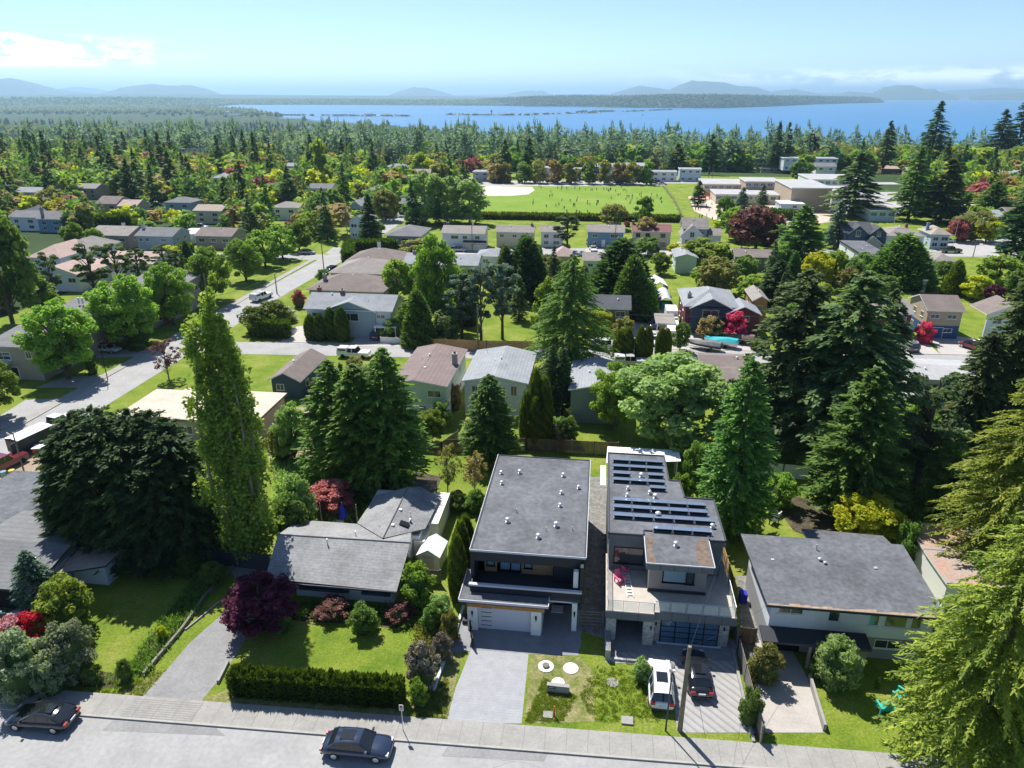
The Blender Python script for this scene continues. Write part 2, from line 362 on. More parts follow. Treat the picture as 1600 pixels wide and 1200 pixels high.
# pavements of the two other streets
mb = MB(); mb.prism([(-78.9, 20), (-77.5, 20), (-77.3, 185), (-78.7, 185)], -.05, .1)
struct('pavement', mb, 'concrete')
mb = MB()
mb.prism([(-77.49, 20), (-77.35, 20), (-77.15, 185), (-77.29, 185)], -.05, .13)
mb.prism([(-60, YC - 60 * GC + 3.25), (120, YC + 120 * GC + 3.25), (120, YC + 120 * GC + 3.4), (-60, YC - 60 * GC + 3.4)], -.05, .1)
struct('kerb', mb, 'kerb')
S_ = sheet('road_patch', [[(178, 1124), (332, 1133), (352, 1150), (160, 1142)], [(700, 1165), (860, 1172), (850, 1190), (690, 1182)]], 'asphalt_dark', .024)
mb = MB()
for i in range(26):
    x, y = rnd.uniform(-45, 30), rnd.uniform(29.5, 34.5); a = rnd.uniform(-.4, .4) + (0 if i % 3 else 1.4); pts = [(x, y)]
    for k in range(7): a += rnd.uniform(-.5, .5); pts.append((pts[-1][0] + .55 * math.cos(a), min(34.8, pts[-1][1] + .55 * math.sin(a))))
    for (ax, ay), (bx_, by) in zip(pts, pts[1:]): mb.face([(ax, ay - .012, .0205), (bx_, by - .012, .0205), (bx_, by + .012, .0205), (ax, ay + .012, .0205)])
struct('road_cracks', mb, 'joint')
# driveways and other hard ground traced on the ground
S = sheet
S('driveway', [[(222, 1090), (312, 1099), (352, 1050), (392, 985), (402, 930), (400, 880), (355, 880), (378, 925), (345, 962), (296, 1005), (262, 1045)]], 'asphalt_dark', .022)
S('driveway', [[(697, 1130), (712, 1075), (736, 1015), (826, 1022), (815, 1131)]], stripes(mat('paver_grey', (.30, .305, .32), .85, noise=(1.2, .1)), 'Y', 4, .15, .82), .026)
S('patio', [[(736, 1015), (745, 975), (905, 975), (904, 1025), (826, 1022)], [(700, 1020), (712, 985), (735, 950), (742, 975), (735, 1018)]], mat('paver_dark', (.22, .225, .24), .85, noise=(1.2, .12)), .030)
m = mat('paver_herringbone', (.33, .32, .31), .85, noise=(1, .08))
S('patio', [[(-9.6, 46), (0, 46), (0, 51.5), (-9.6, 51.5)], [(1.9, 46), (12.3, 46), (12.3, 52.8), (1.9, 52.8)]], 'paver_dark', .0295, px=False)
S('driveway', [[(946, 1000), (1150, 1000), (1152, 1050), (1182, 1145), (1058, 1145), (1050, 1040), (946, 1035)]], stripes(m, 'XY', 1.25, .5, .62), .026)
S('driveway', [[(1183, 1000), (1230, 1003), (1262, 1060), (1286, 1145), (1195, 1145), (1180, 1080)]], mat('drive_warm', (.38, .35, .32), .9, noise=(.8, .1)), .026)
S('gravel_path', [[(918, 860), (952, 860), (950, 1000), (905, 985)], [(920, 745), (948, 745), (950, 860), (918, 860)]], 'gravel', .022)
S('gravel_path', [[(1150, 900), (1190, 900), (1188, 1060), (1160, 1010)]], 'gravel', .022)
S('verge', [[(820, 1130), (830, 1022), (905, 1027), (925, 1045), (930, 1128)]], 'dry_grass', .018)
S('verge', [[(640, 1110), (660, 1040), (700, 1015), (722, 1020), (700, 1125)], [(355, 1105), (640, 1128), (640, 1110), (355, 1078), (310, 1095)], [(170, 1090), (222, 1090), (262, 1045), (240, 1055)]], 'dry_grass', .018)
S('flower_bed', [[(635, 1050), (700, 975), (690, 940), (650, 950), (665, 990)], [(405, 940), (690, 950), (640, 985), (560, 975), (480, 972), (400, 960)], [(300, 880), (345, 900), (330, 960), (240, 1050), (150, 1060), (0, 1070), (0, 940), (120, 900)]][:2], 'soil', .020)
S('flower_bed', [[(185, 1060), (235, 1050), (345, 905), (310, 895)], [(0, 1068), (180, 1075), (190, 1055), (110, 1040), (140, 930), (0, 900)]], 'soil', .020)
S('building_site', [[(0, 730), (60, 700), (140, 720), (120, 760), (60, 740), (0, 770)], [(420, 640), (490, 635), (500, 700), (490, 760), (430, 750), (415, 700)]], 'building_sand', .02)
S('tree_mulch', [[(1190, 760), (1330, 800), (1320, 860), (1240, 830)], [(640, 900), (700, 900), (700, 760), (640, 760)]][:1], 'soil', .02)
S('yard_ground', [[(500, 835), (660, 835), (690, 745), (640, 735), (480, 750)]], 'soil', .018)
S('wild_ground', [[(1380, 700), (1600, 700), (1600, 900), (1330, 860)], [(1180, 650), (1600, 640), (1600, 690), (1180, 700)]], 'rough_grass', .018)
# left road side: driveways of the townhouses
S('driveway', [[(0, 650), (40, 625), (105, 622), (60, 650), (0, 672)], [(55, 606), (150, 606), (175, 585), (100, 590)], [(150, 560), (230, 556), (238, 545), (150, 548)]], 'asphalt', .028)
S('driveway', [[(437, 537), (488, 537), (480, 508), (455, 512)], [(545, 541), (640, 541), (585, 520), (560, 522)], [(930, 545), (1060, 549), (1040, 480), (1015, 470), (985, 505)], [(1060, 549), (1175, 551), (1185, 520), (1060, 520)],
               [(1398, 553), (1470, 555), (1440, 528), (1395, 535)], [(1470, 555), (1540, 557), (1520, 528), (1450, 522)]], mat('drive_pale', (.40, .375, .35), .9, noise=(.6, .1)), .032)
S('driveway', [[(700, 385), (757, 385), (755, 397), (700, 397)], [(915, 388), (945, 388), (935, 398), (915, 398)], [(1040, 400), (1090, 380), (1060, 378), (1020, 395)]], 'drive_pale', .04)
S('schoolyard', [[(1075, 308), (1100, 297), (1150, 300), (1190, 345), (1130, 350), (1085, 330)], [(1180, 320), (1280, 310), (1310, 345), (1200, 360)]], mat('schoolyard_clay', (.5, .4, .33), .9, noise=(.2, .1)), .04)
S('car_park', [[(1450, 400), (1600, 400), (1600, 372), (1480, 375)], [(1290, 300), (1420, 300), (1420, 335), (1300, 335)]], 'road_far', .042)
S('car_park', [[(740, 291), (1040, 291), (1038, 283), (742, 283)]], 'road_far', .06)
# ------------------------------------------------------------------ foliage: leaf quads in numpy
rg = np.random.default_rng(11)
def unit(a): return a / np.maximum(np.linalg.norm(a, axis=-1, keepdims=True), 1e-9)
def rvec(n): return unit(rg.normal(size=(n, 3)))
def quad_mesh(name, Q, rv, mt):
    """Q (n,4,3) corner positions, rv (n,) random colour value of each leaf"""
    n = len(Q); me = bpy.data.meshes.new(name)
    me.vertices.add(4 * n); me.vertices.foreach_set('co', Q.astype(np.float32).ravel())
    me.loops.add(4 * n); me.loops.foreach_set('vertex_index', np.arange(4 * n, dtype=np.int32))
    me.polygons.add(n); me.polygons.foreach_set('loop_start', np.arange(0, 4 * n, 4, dtype=np.int32))
    me.update(calc_edges=True)
    at = me.attributes.new('rv', 'FLOAT', 'FACE'); at.data.foreach_set('value', np.clip(rv, 0, 1).astype(np.float32))
    me.materials.append(M(mt)); me.validate(); return me
def sprays(P, D, l, w, up=None, taper=.35, rolljit=.5):
    n = len(P); up = np.tile([0, 0, 1.], (n, 1)) if up is None else up
    W = unit(np.cross(D, unit(up + rg.normal(size=(n, 3)) * rolljit)))
    l = np.broadcast_to(l, (n,))[:, None]; w = np.broadcast_to(w, (n,))[:, None]
    return np.stack([P - W * w * .5, P + W * w * .5, P + D * l + W * w * taper * .5, P + D * l - W * w * taper * .5], 1)
def leaves(P, s, nrm=None, bias=.5):
    n = len(P); N = rvec(n)
    if nrm is not None: N = unit(N + nrm * bias)
    A = unit(np.cross(N, rvec(n))); B = np.cross(N, A); s = np.broadcast_to(s, (n,))[:, None]
    return np.stack([P - A * s * .62, P - B * s * .42, P + A * s * .62, P + B * s * .42], 1)
def crown_conifer(h, R, z0=.08, nlev=26, per=9, k=7, sl=.7, sw=.32, droop=.25, p=.8, open_=.25, up=.15, side=2, dens=1.0, tipup=0):
    Q = []; V = []; bl = []
    for i in range(nlev):
        f = i / (nlev - 1); z = h * (z0 + (1 - z0) * f ** .92); Lm = R * (1 - f) ** p * (1.0 if f > .12 else .75 + 2 * f) + .12
        n = max(4, int(per * (1 - .45 * f)))
        for j in range(n):
            L = Lm * rnd.uniform(1 - open_, 1 + open_ * .45); az = rnd.uniform(0, 6.283); zz = z + rnd.uniform(-.5, .5) * h / nlev
            bl.append((zz, az, L, rnd.random()))
    bl = np.array(bl); nb = len(bl)
    for t in np.linspace(.12, 1, k):
        d = np.stack([np.cos(bl[:, 1]), np.sin(bl[:, 1]), np.zeros(nb)], 1)
        s_ = np.stack([-d[:, 1], d[:, 0], np.zeros(nb)], 1)
        rr = bl[:, 2] * t
        zz = bl[:, 0] + up * rr - droop * bl[:, 2] * t * t + tipup * bl[:, 2] * t ** 3
        P0 = d * rr[:, None]; P0[:, 2] = zz
        for sd in range(-side, side + 1):
            a = sd * .5
            if sd and t < .25: continue
            D = unit(d * math.cos(a) + s_ * math.sin(a) + np.array([0, 0, up - 2 * droop * t]) * .8 + rg.normal(size=(nb, 3)) * .16)
            P = P0 + rg.normal(size=(nb, 3)) * sl * .12
            m = rg.random(nb) < dens * (1 if sd == 0 else .85)
            ll = sl * (.65 + .6 * rg.random(nb)) * (1.15 - .25 * abs(sd)) * np.clip(bl[:, 2] / R * 1.5, .4, 1)
            Q.append(sprays(P[m], D[m], ll[m], sw * (.7 + .6 * rg.random(m.sum())))); V.append((.55 * bl[:, 3] + .45 * rg.random(nb))[m])
    tp = np.tile([0, 0, h * .97], (6, 1)) + rg.normal(size=(6, 3)) * .05; Q.append(sprays(tp, unit(np.tile([0, 0, 1.], (6, 1)) + rvec(6) * .25), sl * 1.1, sw * .6)); V.append(rg.random(6))
    return np.concatenate(Q), np.concatenate(V)
def lobes(K, prof, h, z0, R, surf=.55):
    out_ = []
    while len(out_) < K:
        f = rnd.random(); r = prof(f)
        if rnd.random() > r * 1.1 + .05: continue
        a = rnd.uniform(0, 6.283); q = rnd.random() ** surf
        out_.append((R * r * q * math.cos(a), R * r * q * math.sin(a), h * (z0 + (1 - z0) * f), r))
    return out_
def crown_leafy(h, R, z0=.25, K=60, rc=.2, nl=120, s=.28, prof=None, flat=.75, surf=.4, vert=0.0):
    prof = prof or (lambda f: math.sqrt(max(0, 1 - (2 * f - .85) ** 2 / 1.35)) if f < .98 else .2)
    L = lobes(K, prof, h * .95, z0, R * .86, surf); Q = []; V = []
    for (x, y, z, r) in L:
        c = rnd.uniform(.75, 1.25) * rc * R; d = rvec(nl); rad = c * rg.random(nl) ** .4
        P = np.array([x, y, z]) + d * rad[:, None] * np.array([1, 1, flat + vert])
        Q.append(leaves(P, s * (.6 + .8 * rg.random(nl)), d + np.array([0, 0, .6]), .9)); V.append(.5 * rnd.random() + .5 * rg.random(nl))
    return np.concatenate(Q), np.concatenate(V), L
def crown_shell(prof, h, n, l=.3, w=.16, lift=1.2, jit=.35, noise=.08, clump=0):
    """closed foliage surface: prof(f) -> radius in metres"""
    f = rg.random(n); a = rg.random(n) * 6.283; r = np.array([prof(q) for q in f])
    if clump: r = r * (1 + clump * np.sin(a * 5 + f * 9) * np.sin(f * 23 + a * 2) + clump * .7 * np.sin(a * 11 + f * 31))
    keep = rg.random(n) < r / r.max() + .08; f, a, r = f[keep], a[keep], r[keep]; m = len(f)
    P = np.stack([r * np.cos(a), r * np.sin(a), f * h], 1) + rg.normal(size=(m, 3)) * noise
    D = unit(np.stack([np.cos(a), np.sin(a), np.full(m, lift)], 1) + rg.normal(size=(m, 3)) * jit)
    o = np.stack([np.cos(a), np.sin(a), np.full(m, .3)], 1)
    return sprays(P, D, l * (.6 + .8 * rg.random(m)), w * (.7 + .6 * rg.random(m)), up=o, rolljit=.4), .5 * rg.random(m) + .5 * (.5 + .5 * np.sin(a * 5 + f * 30))
def trunk_mesh(h, r, limbs=(), bark='bark', lean=0, n=7):
    mb = MB(); mb.tube([(0, 0, -.3), (lean * .3, 0, h * .33), (lean, 0, h)], r, r * .3, n)
    for L in limbs:
        x, y, z = L[:3]; zs = max(.12 * h, z - .75 * math.hypot(x, y) - .08 * h); zs = min(zs, h * .92)
        mb.tube([(lean * zs / h, 0, zs), (x * .5, y * .5, zs + (z - zs) * .62), (x, y, z)], r * .35, r * .08, 5, cap=False)
    me = bpy.data.meshes.new('trunk'); me.from_pydata(mb.v, [], mb.f); me.materials.append(M(bark)); me.update(); return me
PROTO = {}
def proto(name, h, R, crown, trunk, core=None): PROTO.setdefault(name, []).append((h, R, crown, trunk, core))
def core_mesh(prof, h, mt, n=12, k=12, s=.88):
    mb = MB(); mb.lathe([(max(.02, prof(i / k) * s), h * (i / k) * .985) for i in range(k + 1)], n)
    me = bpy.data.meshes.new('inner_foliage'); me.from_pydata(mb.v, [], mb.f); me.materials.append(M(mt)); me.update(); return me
def qm(t, mt='leaf_green', nm='crown'): return quad_mesh(nm, t[0], t[1], mt)
def conifers(name, h, R, reps, lod=1.0, **k):
    for _ in range(reps):
        q = crown_conifer(h, R, **k); tm = trunk_mesh(h * .97, R * .055 + .12)
        proto(name, h, R, qm(q, 'needle_dark'), tm)
# near kinds (leaf sprays some 25 cm across)
conifers('fir_near', 20, 3.6, 2, nlev=52, per=15, k=9, sl=.55, sw=.24, droop=.35, open_=.5, up=.28, side=2, p=.5)
conifers('cedar_near', 14, 3.4, 2, nlev=44, per=16, k=8, sl=.46, sw=.22, droop=.22, open_=.24, up=.3, side=2, p=.6)
conifers('deodar_near', 16, 4.6, 2, nlev=50, per=17, k=16, sl=.34, sw=.105, droop=.42, open_=.35, up=.22, side=3, p=.6)
conifers('fir', 22, 3.8, 4, nlev=30, per=9, k=6, sl=1.1, sw=.5, droop=.35, open_=.42, up=.25, side=1, p=.8)
conifers('cedar', 15, 3.4, 3, nlev=28, per=12, k=5, sl=.95, sw=.5, droop=.2, open_=.2, up=.3, side=1, p=.7)
conifers('fir_far', 22, 3.8, 4, nlev=20, per=7, k=4, sl=1.7, sw=.95, droop=.3, open_=.4, up=.2, side=1, p=.85)
conifers('cedar_far', 16, 3.8, 3, nlev=18, per=9, k=4, sl=1.5, sw=.95, droop=.15, open_=.15, up=.3, side=1, p=.75)
for _ in range(2):                                       # open pines: clumps on bare limbs
    q, v, L = crown_leafy(14, 3.4, z0=.32, K=46, rc=.2, nl=150, s=.3, flat=.55, surf=.3, prof=lambda f: .55 + .45 * math.sin(f * 3.1) if f < .9 else .4)
    proto('pine', 14, 3.4, quad_mesh('crown', q, v, 'needle_fir'), trunk_mesh(13, .3, L[:30]))
for _ in range(3):
    q, v, L = crown_leafy(9, 3.9, z0=.22, K=95, rc=.2, nl=210, s=.25)
    proto('maple_near', 9, 3.9, quad_mesh('crown', q, v, 'leaf_green'), trunk_mesh(7.5, .26, L[:40], 'bark'))
for _ in range(4):
    q, v, L = crown_leafy(9, 3.8, z0=.2, K=60, rc=.25, nl=75, s=.5)
    proto('maple', 9, 3.8, quad_mesh('crown', q, v, 'leaf_green'), trunk_mesh(7.5, .26, L[:14], 'bark'))
for _ in range(3):
    q, v, L = crown_leafy(10, 4, z0=.12, K=36, rc=.32, nl=26, s=1.1)
    proto('maple_far', 10, 4, quad_mesh('crown', q, v, 'leaf_green'), trunk_mesh(8, .26, (), 'bark'))
for _ in range(2):                                       # thin spring crowns with the limbs showing
    q, v, L = crown_leafy(7, 2.6, z0=.3, K=60, rc=.16, nl=28, s=.2, surf=.6)
    proto('thin', 7, 2.6, quad_mesh('crown', q, v, 'leaf_bronze'), trunk_mesh(6, .12, L, 'bark_pale'))
for _ in range(2):
    q, v, L = crown_leafy(14, 3.2, z0=.12, K=95, rc=.22, nl=60, s=.42, vert=.5, prof=lambda f: .6 + .5 * math.sin(.4 + f * 2.6) if f < .93 else .3)
    proto('birch', 14, 3.2, quad_mesh('crown', q, v, 'leaf_pale'), trunk_mesh(12, .24, L[:12], 'bark_pale'))
# lombardy poplar: several upright stems
def poplar():
    Q = []; V = []; tm = MB(); H = 20
    for s_ in range(11):
        a = s_ * 2.4; r = 0 if s_ == 0 else rnd.uniform(.7, 1.9); hh = H * (1 if s_ == 0 else rnd.uniform(.62, .97))
        pts = [(r * .2 * math.cos(a), r * .2 * math.sin(a), 0), (r * .9 * math.cos(a), r * .9 * math.sin(a), H * .3), (r * .95 * math.cos(a), r * .95 * math.sin(a), hh * .66), (r * .5 * math.cos(a), r * .5 * math.sin(a), hh)]
        tm.tube(pts, .22 if s_ == 0 else .13, .03, 6)
        for i in range(40):
            f = rnd.uniform(.06, 1); z = hh * f; k = min(1, z / (H * .3)); k *= 1 - .45 * max(0, f - .6) / .4; x = r * (.2 + .75 * k) * math.cos(a); y = r * (.2 + .75 * k) * math.sin(a)
            c = rnd.uniform(.3, .95) * (1.05 - .4 * f); nl = 80; d = rvec(nl)
            aa = rnd.uniform(0, 6.28); rr = rnd.uniform(0, 1.25) * (1.1 - .6 * f)
            P = np.array([x + rr * math.cos(aa), y + rr * math.sin(aa), z]) + d * (c * rg.random(nl) ** .4)[:, None] * np.array([1, 1, 1.7])
            Q.append(leaves(P, .19 * (.6 + .8 * rg.random(nl)), d, .5)); V.append(np.clip(.25 * f + .35 * rnd.random() + .5 * rg.random(nl), 0, 1))
    me = bpy.data.meshes.new('trunk'); me.from_pydata(tm.v, [], tm.f); me.materials.append(M('bark_pale'))
    proto('poplar', H, 2.7, quad_mesh('crown', np.concatenate(Q), np.concatenate(V), 'leaf_lime'), me)
poplar(); poplar()
# closed shapes
pc = lambda f: 1.0 * min(1, .8 + f) * (1 - max(0, f - .55) / .45) ** .6 + .02
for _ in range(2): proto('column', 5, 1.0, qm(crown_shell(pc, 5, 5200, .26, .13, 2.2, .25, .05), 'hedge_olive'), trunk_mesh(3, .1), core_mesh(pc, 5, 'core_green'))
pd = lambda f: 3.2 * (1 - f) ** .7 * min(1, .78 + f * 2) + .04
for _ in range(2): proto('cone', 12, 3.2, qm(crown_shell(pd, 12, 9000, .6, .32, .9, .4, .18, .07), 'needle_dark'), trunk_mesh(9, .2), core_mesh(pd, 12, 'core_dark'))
pm = lambda f: 6.0 * (max(0, 1 - (f * 1.02) ** 2.6)) ** .5 * min(1, .86 + f) + .05
ps = lambda f: 1.0 * math.sqrt(max(0, 1 - (2 * f - .8) ** 2 / 1.45)) + .02
for _ in range(4):
    q, v, L = crown_leafy(1.9, 1.05, z0=.08, K=60, rc=.24, nl=110, s=.1, surf=.5)
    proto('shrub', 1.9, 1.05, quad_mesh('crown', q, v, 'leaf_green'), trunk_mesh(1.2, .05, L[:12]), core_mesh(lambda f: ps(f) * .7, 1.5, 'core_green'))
LEAFN = {}
def place_tree(kind, x, y, h, w, leaf, label, cat='tree', name=None, group=None, z=None, rot=None, i=None, aspect=1.0):
    ps_ = PROTO[kind]; H, Rr, cm, tm, core = ps_[rnd.randrange(len(ps_)) if i is None else i % len(ps_)]
    z = gz(x, y) if z is None else z
    nm = name or {'fir': 'fir_tree', 'cedar': 'cedar_tree', 'deodar': 'cedar_tree', 'cone': 'cypress_tree', 'column': 'columnar_cypress', 'pine': 'pine_tree', 'poplar': 'poplar_tree', 'birch': 'birch_tree', 'shrub': 'shrub', 'thin': 'ornamental_tree', 'maple': 'broadleaf_tree'}[kind.split('_')[0]]
    r = empty(nm, (x, y, z), rnd.uniform(0, 6.28) if rot is None else rot, label, cat, group)
    s = w / 2 / Rr; r.scale = (s, s * aspect, h / H)
    for me, part in ((cm, 'crown'), (tm, 'trunk'), (core, 'inner_foliage')):
        if me is None: continue
        o = bpy.data.objects.new(part, me); C.objects.link(o); o.parent = r
        if part == 'crown': o.material_slots[0].link = 'OBJECT'; o.material_slots[0].material = M(leaf)
    return r
def T(kind, u, vt, vb, wpx, leaf, label, cat='tree', **k):
    """tree standing on the ground at photo point (u, vb), its top at row vt and wpx wide"""
    x, y = G(u, vb); h = topz(x, y, vt); w = wpx * mpp(x, y, h * .4)
    return place_tree(kind, x, y, h, w, leaf, label, cat, z=0, **k)
# ------------------------------------------------------------------ trees and shrubs seen one by one
T('poplar', 392, 428, 872, 132, 'leaf_poplar', 'tall slender yellow-green poplar towering beside the bungalow driveway', i=0, rot=1)
# the wide dark cypress clump: one thing of several merged stems
x, y = G(232, 855); hh = topz(x, y, 640)
r = empty('cypress_tree', (x, y, 0), 0, 'huge dark green dome-shaped cypress left of the tall poplar', 'tree')
Q = []; V = []
for (dx, dy, s, k) in ((-5.2, .5, 4.2, .93), (-1.5, -.6, 4.6, 1), (2.6, .6, 4.6, .97), (5.2, -.8, 3.6, .84), (-3.2, -2, 3.6, .8), (.8, -2.4, 4, .84), (-7, .3, 2.6, .78), (3.6, -2.6, 3.2, .72), (-3.4, .8, 4.4, .97), (.6, .4, 4.6, .98), (4.0, -.2, 4.2, .9), (-5.6, -1.4, 3.4, .84)):
    q, v = crown_conifer(hh * k, s, z0=.03, nlev=30, per=14, k=8, sl=.62, sw=.26, droop=.25, p=.36, open_=.22, up=.32, side=2)
    q = q + np.array([dx, dy, 0]); Q.append(q); V.append(v)
tag(bpy.data.objects.new('crown', quad_mesh('crown', np.concatenate(Q), np.concatenate(V), 'needle_dark')))
o = bpy.data.objects['crown'] if 'crown' in bpy.data.objects else None
o = [q for q in bpy.data.objects if q.users_collection == () and q.type == 'MESH' and q.name.startswith('crown')][-1]
C.objects.link(o); o.parent = r
mb = MB()
for (dx, dy, s) in ((-5, .5, .3), (-1.5, -.6, .35), (2.6, .6, .35), (5.2, -.6, .3)): mb.tube([(dx, dy, -.2), (dx, dy, hh * .8)], s, .1)
mb.build('trunk', 'bark', r)
for (u, vt, vb, w, t) in ((530, 566, 752, 118, 'left'), (568, 572, 768, 125, 'middle'), (612, 548, 766, 132, 'right and tallest')):
    T('cedar_near', u, vt, vb, w, 'needle_mid', {'left': 'leftmost of the three green cedars behind the bungalow', 'middle': 'middle one of the three green cedars behind the bungalow'}.get(t, 'rightmost and tallest of the three green cedars behind the bungalow'), group='three cedars behind the bungalow')
T('cedar_near', 766, 588, 722, 96, 'needle_cedar', 'dense pyramidal cedar behind the fence of the black-roofed modern house')
for (u, vt, vb, w, n) in ((822, 612, 694, 20, 'short olive column'), (836, 578, 690, 24, 'tallest green column'), (850, 590, 692, 22, 'second tallest column'), (836, 622, 699, 26, 'front middle column'), (852, 624, 699, 20, 'front right column')):
    T('column', u, vt, vb, w, 'hedge_olive', n + ' in the clump of narrow cypresses right of the pyramidal cedar', cat='cypress', group='clump of columnar cypresses')
T('maple_near', 1052, 556, 700, 205, 'leaf_pale', 'wide pale green tree with bare lower trunk behind the solar panel house', i=0)
T('maple_near', 955, 566, 672, 75, 'leaf_lime', 'yellow-green tree leaning on the left side of the wide pale tree', i=1)
T('cedar_near', 1140, 566, 832, 122, 'needle_cedar', 'tall dark cone-shaped cedar right behind the solar panel house', i=0)
T('fir_near', 1222, 425, 700, 165, 'needle_fir', 'tall dark open fir left of its darker twin in the right back yard', i=0)
T('fir_near', 1298, 428, 730, 180, 'needle_fir', 'massive dark fir with wide limbs, right of the two tall back-yard firs', i=1)
T('fir_near', 1350, 455, 700, 95, 'needle_fir', 'narrow dark fir tucked behind the right flank of the massive fir', i=0)
T('maple_near', 1232, 590, 690, 70, 'leaf_maroon', 'dark reddish small tree below the tall dark firs')
T('cedar_near', 1322, 578, 806, 152, 'needle_cedar', 'broad dark green cedar standing behind the yellow round shrub', i=1)
T('pine', 1428, 575, 768, 130, 'needle_fir', 'scraggly thin pine with long bare leaning trunk in the right yard', i=0)
T('deodar_near', 1560, 545, 905, 240, 'needle_gold', 'golden drooping cedar at the right edge, the farther one', i=0, rot=.4)
T('deodar_near', 1512, 775, 1190, 300, 'needle_gold', 'big golden drooping cedar in the right front corner over the lawn', i=1, rot=2)
T('cedar_near', 1610, 700, 1120, 170, 'needle_cedar', 'dark green conifer at the right edge behind the golden cedar')
T('fir_near', 1550, 425, 690, 120, 'needle_fir', 'dark fir rising behind the farther golden cedar at the right edge')
T('fir_near', 1505, 520, 700, 90, 'needle_fir', 'ragged dark conifer left of the farther golden cedar')
T('maple_near', 1345, 776, 852, 112, 'leaf_yellow', 'round yellow-green small tree behind the flat-roofed white house', i=2)
T('shrub', 1412, 812, 880, 46, 'leaf_green', 'upright mid green bush between the yellow tree and the white outbuilding', cat='bush')
T('shrub', 1215, 742, 790, 60, 'leaf_bright', 'loose green bush beside the white fence panels in the right yard', cat='bush')
T('maple_near', 1480, 690, 800, 100, 'leaf_green', 'low dark green tree under the farther golden cedar')
T('thin', 1400, 640, 720, 90, 'leaf_olive', 'sparse olive tree left of the scraggly pine trunk')
T('maple_near', 108, 468, 592, 116, 'leaf_bright', 'bright green round street tree in front of the grey townhouses', i=0)
T('maple_near', 203, 428, 540, 108, 'leaf_bright', 'bright green round street tree beside the red azaleas', i=1)
T('maple_near', -6, 562, 655, 92, 'leaf_bright', 'bright green street tree cut by the left edge of the view', i=2)
for (u, vt, vb, w, lb) in ((272, 408, 508, 78, 'nearest of the row of round street trees left of the poplar top'), (335, 383, 470, 72, 'second of the row of round street trees, left of the white pickup'), (385, 372, 440, 62, 'third round street tree of the row, above the white pickup'),
                           (415, 358, 418, 56, 'fourth round street tree of the row towards the crossing'), (442, 350, 405, 52, 'fifth round street tree of the row towards the crossing'), (468, 342, 392, 46, 'farthest round street tree of the row, at the crossing')):
    T('maple_near' if vb > 430 else 'maple', u, vt, vb, w, 'leaf_bright', lb, group='round street trees along the long road')
T('maple', 20, 318, 505, 105, 'leaf_green', 'large leafy green tree filling the left edge above the townhouses', i=0)
T('maple', 118, 346, 392, 36, 'leaf_bright', 'small round lime tree between the pink-roofed houses, left one of two')
T('maple', 150, 355, 398, 36, 'leaf_bright', 'small round lime tree between the pink-roofed houses, right one of two')
for (u, vt, vb, w, lb) in ((88, 390, 470, 40, 'thin blue-green pine in front of the salmon roofs'), (150, 376, 465, 62, 'left of the dark pines behind the townhouses'), (190, 374, 462, 48, 'middle of the dark pines behind the townhouses'), (222, 384, 452, 44, 'right of the dark pines behind the townhouses'),
                           (262, 378, 440, 40, 'dark pine between the townhouse pines and the green street trees'), (280, 388, 440, 34, 'small dark pine touching the row of street trees')):
    T('pine', u, vt, vb, w, 'needle_fir', lb)
T('thin', 264, 525, 592, 52, 'leaf_maroon', 'small reddish plum tree at the bend left of the poplar', i=0)
T('maple_near', 682, 362, 512, 82, 'leaf_bright', 'tall fresh green tree right of the blue-trimmed white house', i=0)
T('maple', 622, 405, 470, 52, 'leaf_lime', 'low lime tree left of the tall fresh green tree')
T('maple_near', 640, 470, 530, 50, 'leaf_green', 'small green tree at the right end of the blue-trimmed white house')
T('cone', 655, 455, 540, 52, 'needle_cedar', 'dense dark cypress at the left end of the orange wooden fence')
for (u, vt, vb, w, lb) in ((722, 420, 528, 66, 'grey-green pine right of the dense cypress, left one of three'), (752, 408, 532, 56, 'grey-green pine above the orange fence, middle one of three'), (785, 400, 530, 62, 'grey-green pine left of the golden green cedar, right one of three')):
    T('pine', u, vt, vb, w, 'needle_blue', lb, group='grey-green pines behind the orange fence')
T('maple', 700, 480, 535, 50, 'needle_fir', 'dark low tree under the grey-green pines')
T('deodar_near', 890, 402, 592, 146, 'needle_mid', 'large golden-green feathery cedar left of the olive house', i=0)
T('maple', 850, 430, 540, 45, 'leaf_lime', 'lime tree half hidden behind the large feathery cedar')
for (u, vt, vb, w, lf, lb) in ((822, 372, 470, 74, 'needle_dark', 'dark rounded cypress left of the small grey-roofed garage'), (790, 385, 470, 40, 'needle_fir', 'narrow dark cypress left of the dark rounded one'), (968, 376, 478, 108, 'needle_dark', 'widest dark domed cypress in the middle of the view'),
                           (985, 402, 495, 62, 'needle_cedar', 'dense green cypress in front of the widest dark dome'), (1010, 440, 500, 36, 'needle_cedar', 'small dense cypress left of the white tents')):
    T('cone', u, vt, vb, w, lf, lb)
T('pine', 886, 332, 392, 48, 'needle_dark', 'dark pine between two bungalows of the playing-field row')
T('cedar_near', 862, 540, 642, 46, 'needle_fir', 'dark slim conifer under the feathery cedar, left one of two', i=0)
T('cedar_near', 878, 548, 648, 44, 'needle_dark', 'dark slim conifer under the feathery cedar, right one of two', i=1)
for (u, w, vt, vb, lb) in ((966, 18, 516, 562, 'leftmost clipped column cypress by the cross street'), (979, 18, 512, 562, 'second clipped column cypress by the cross street'), (999, 16, 510, 564, 'third clipped column cypress by the cross street'), (1010, 16, 510, 564, 'fourth clipped column cypress by the cross street'), (1031, 16, 512, 560, 'fifth clipped column cypress by the cross street'), (1040, 14, 514, 560, 'rightmost clipped column cypress by the cross street')):
    T('column', u, vt, vb, w, 'hedge_olive', lb, cat='cypress', group='clipped column cypresses by the cross street')
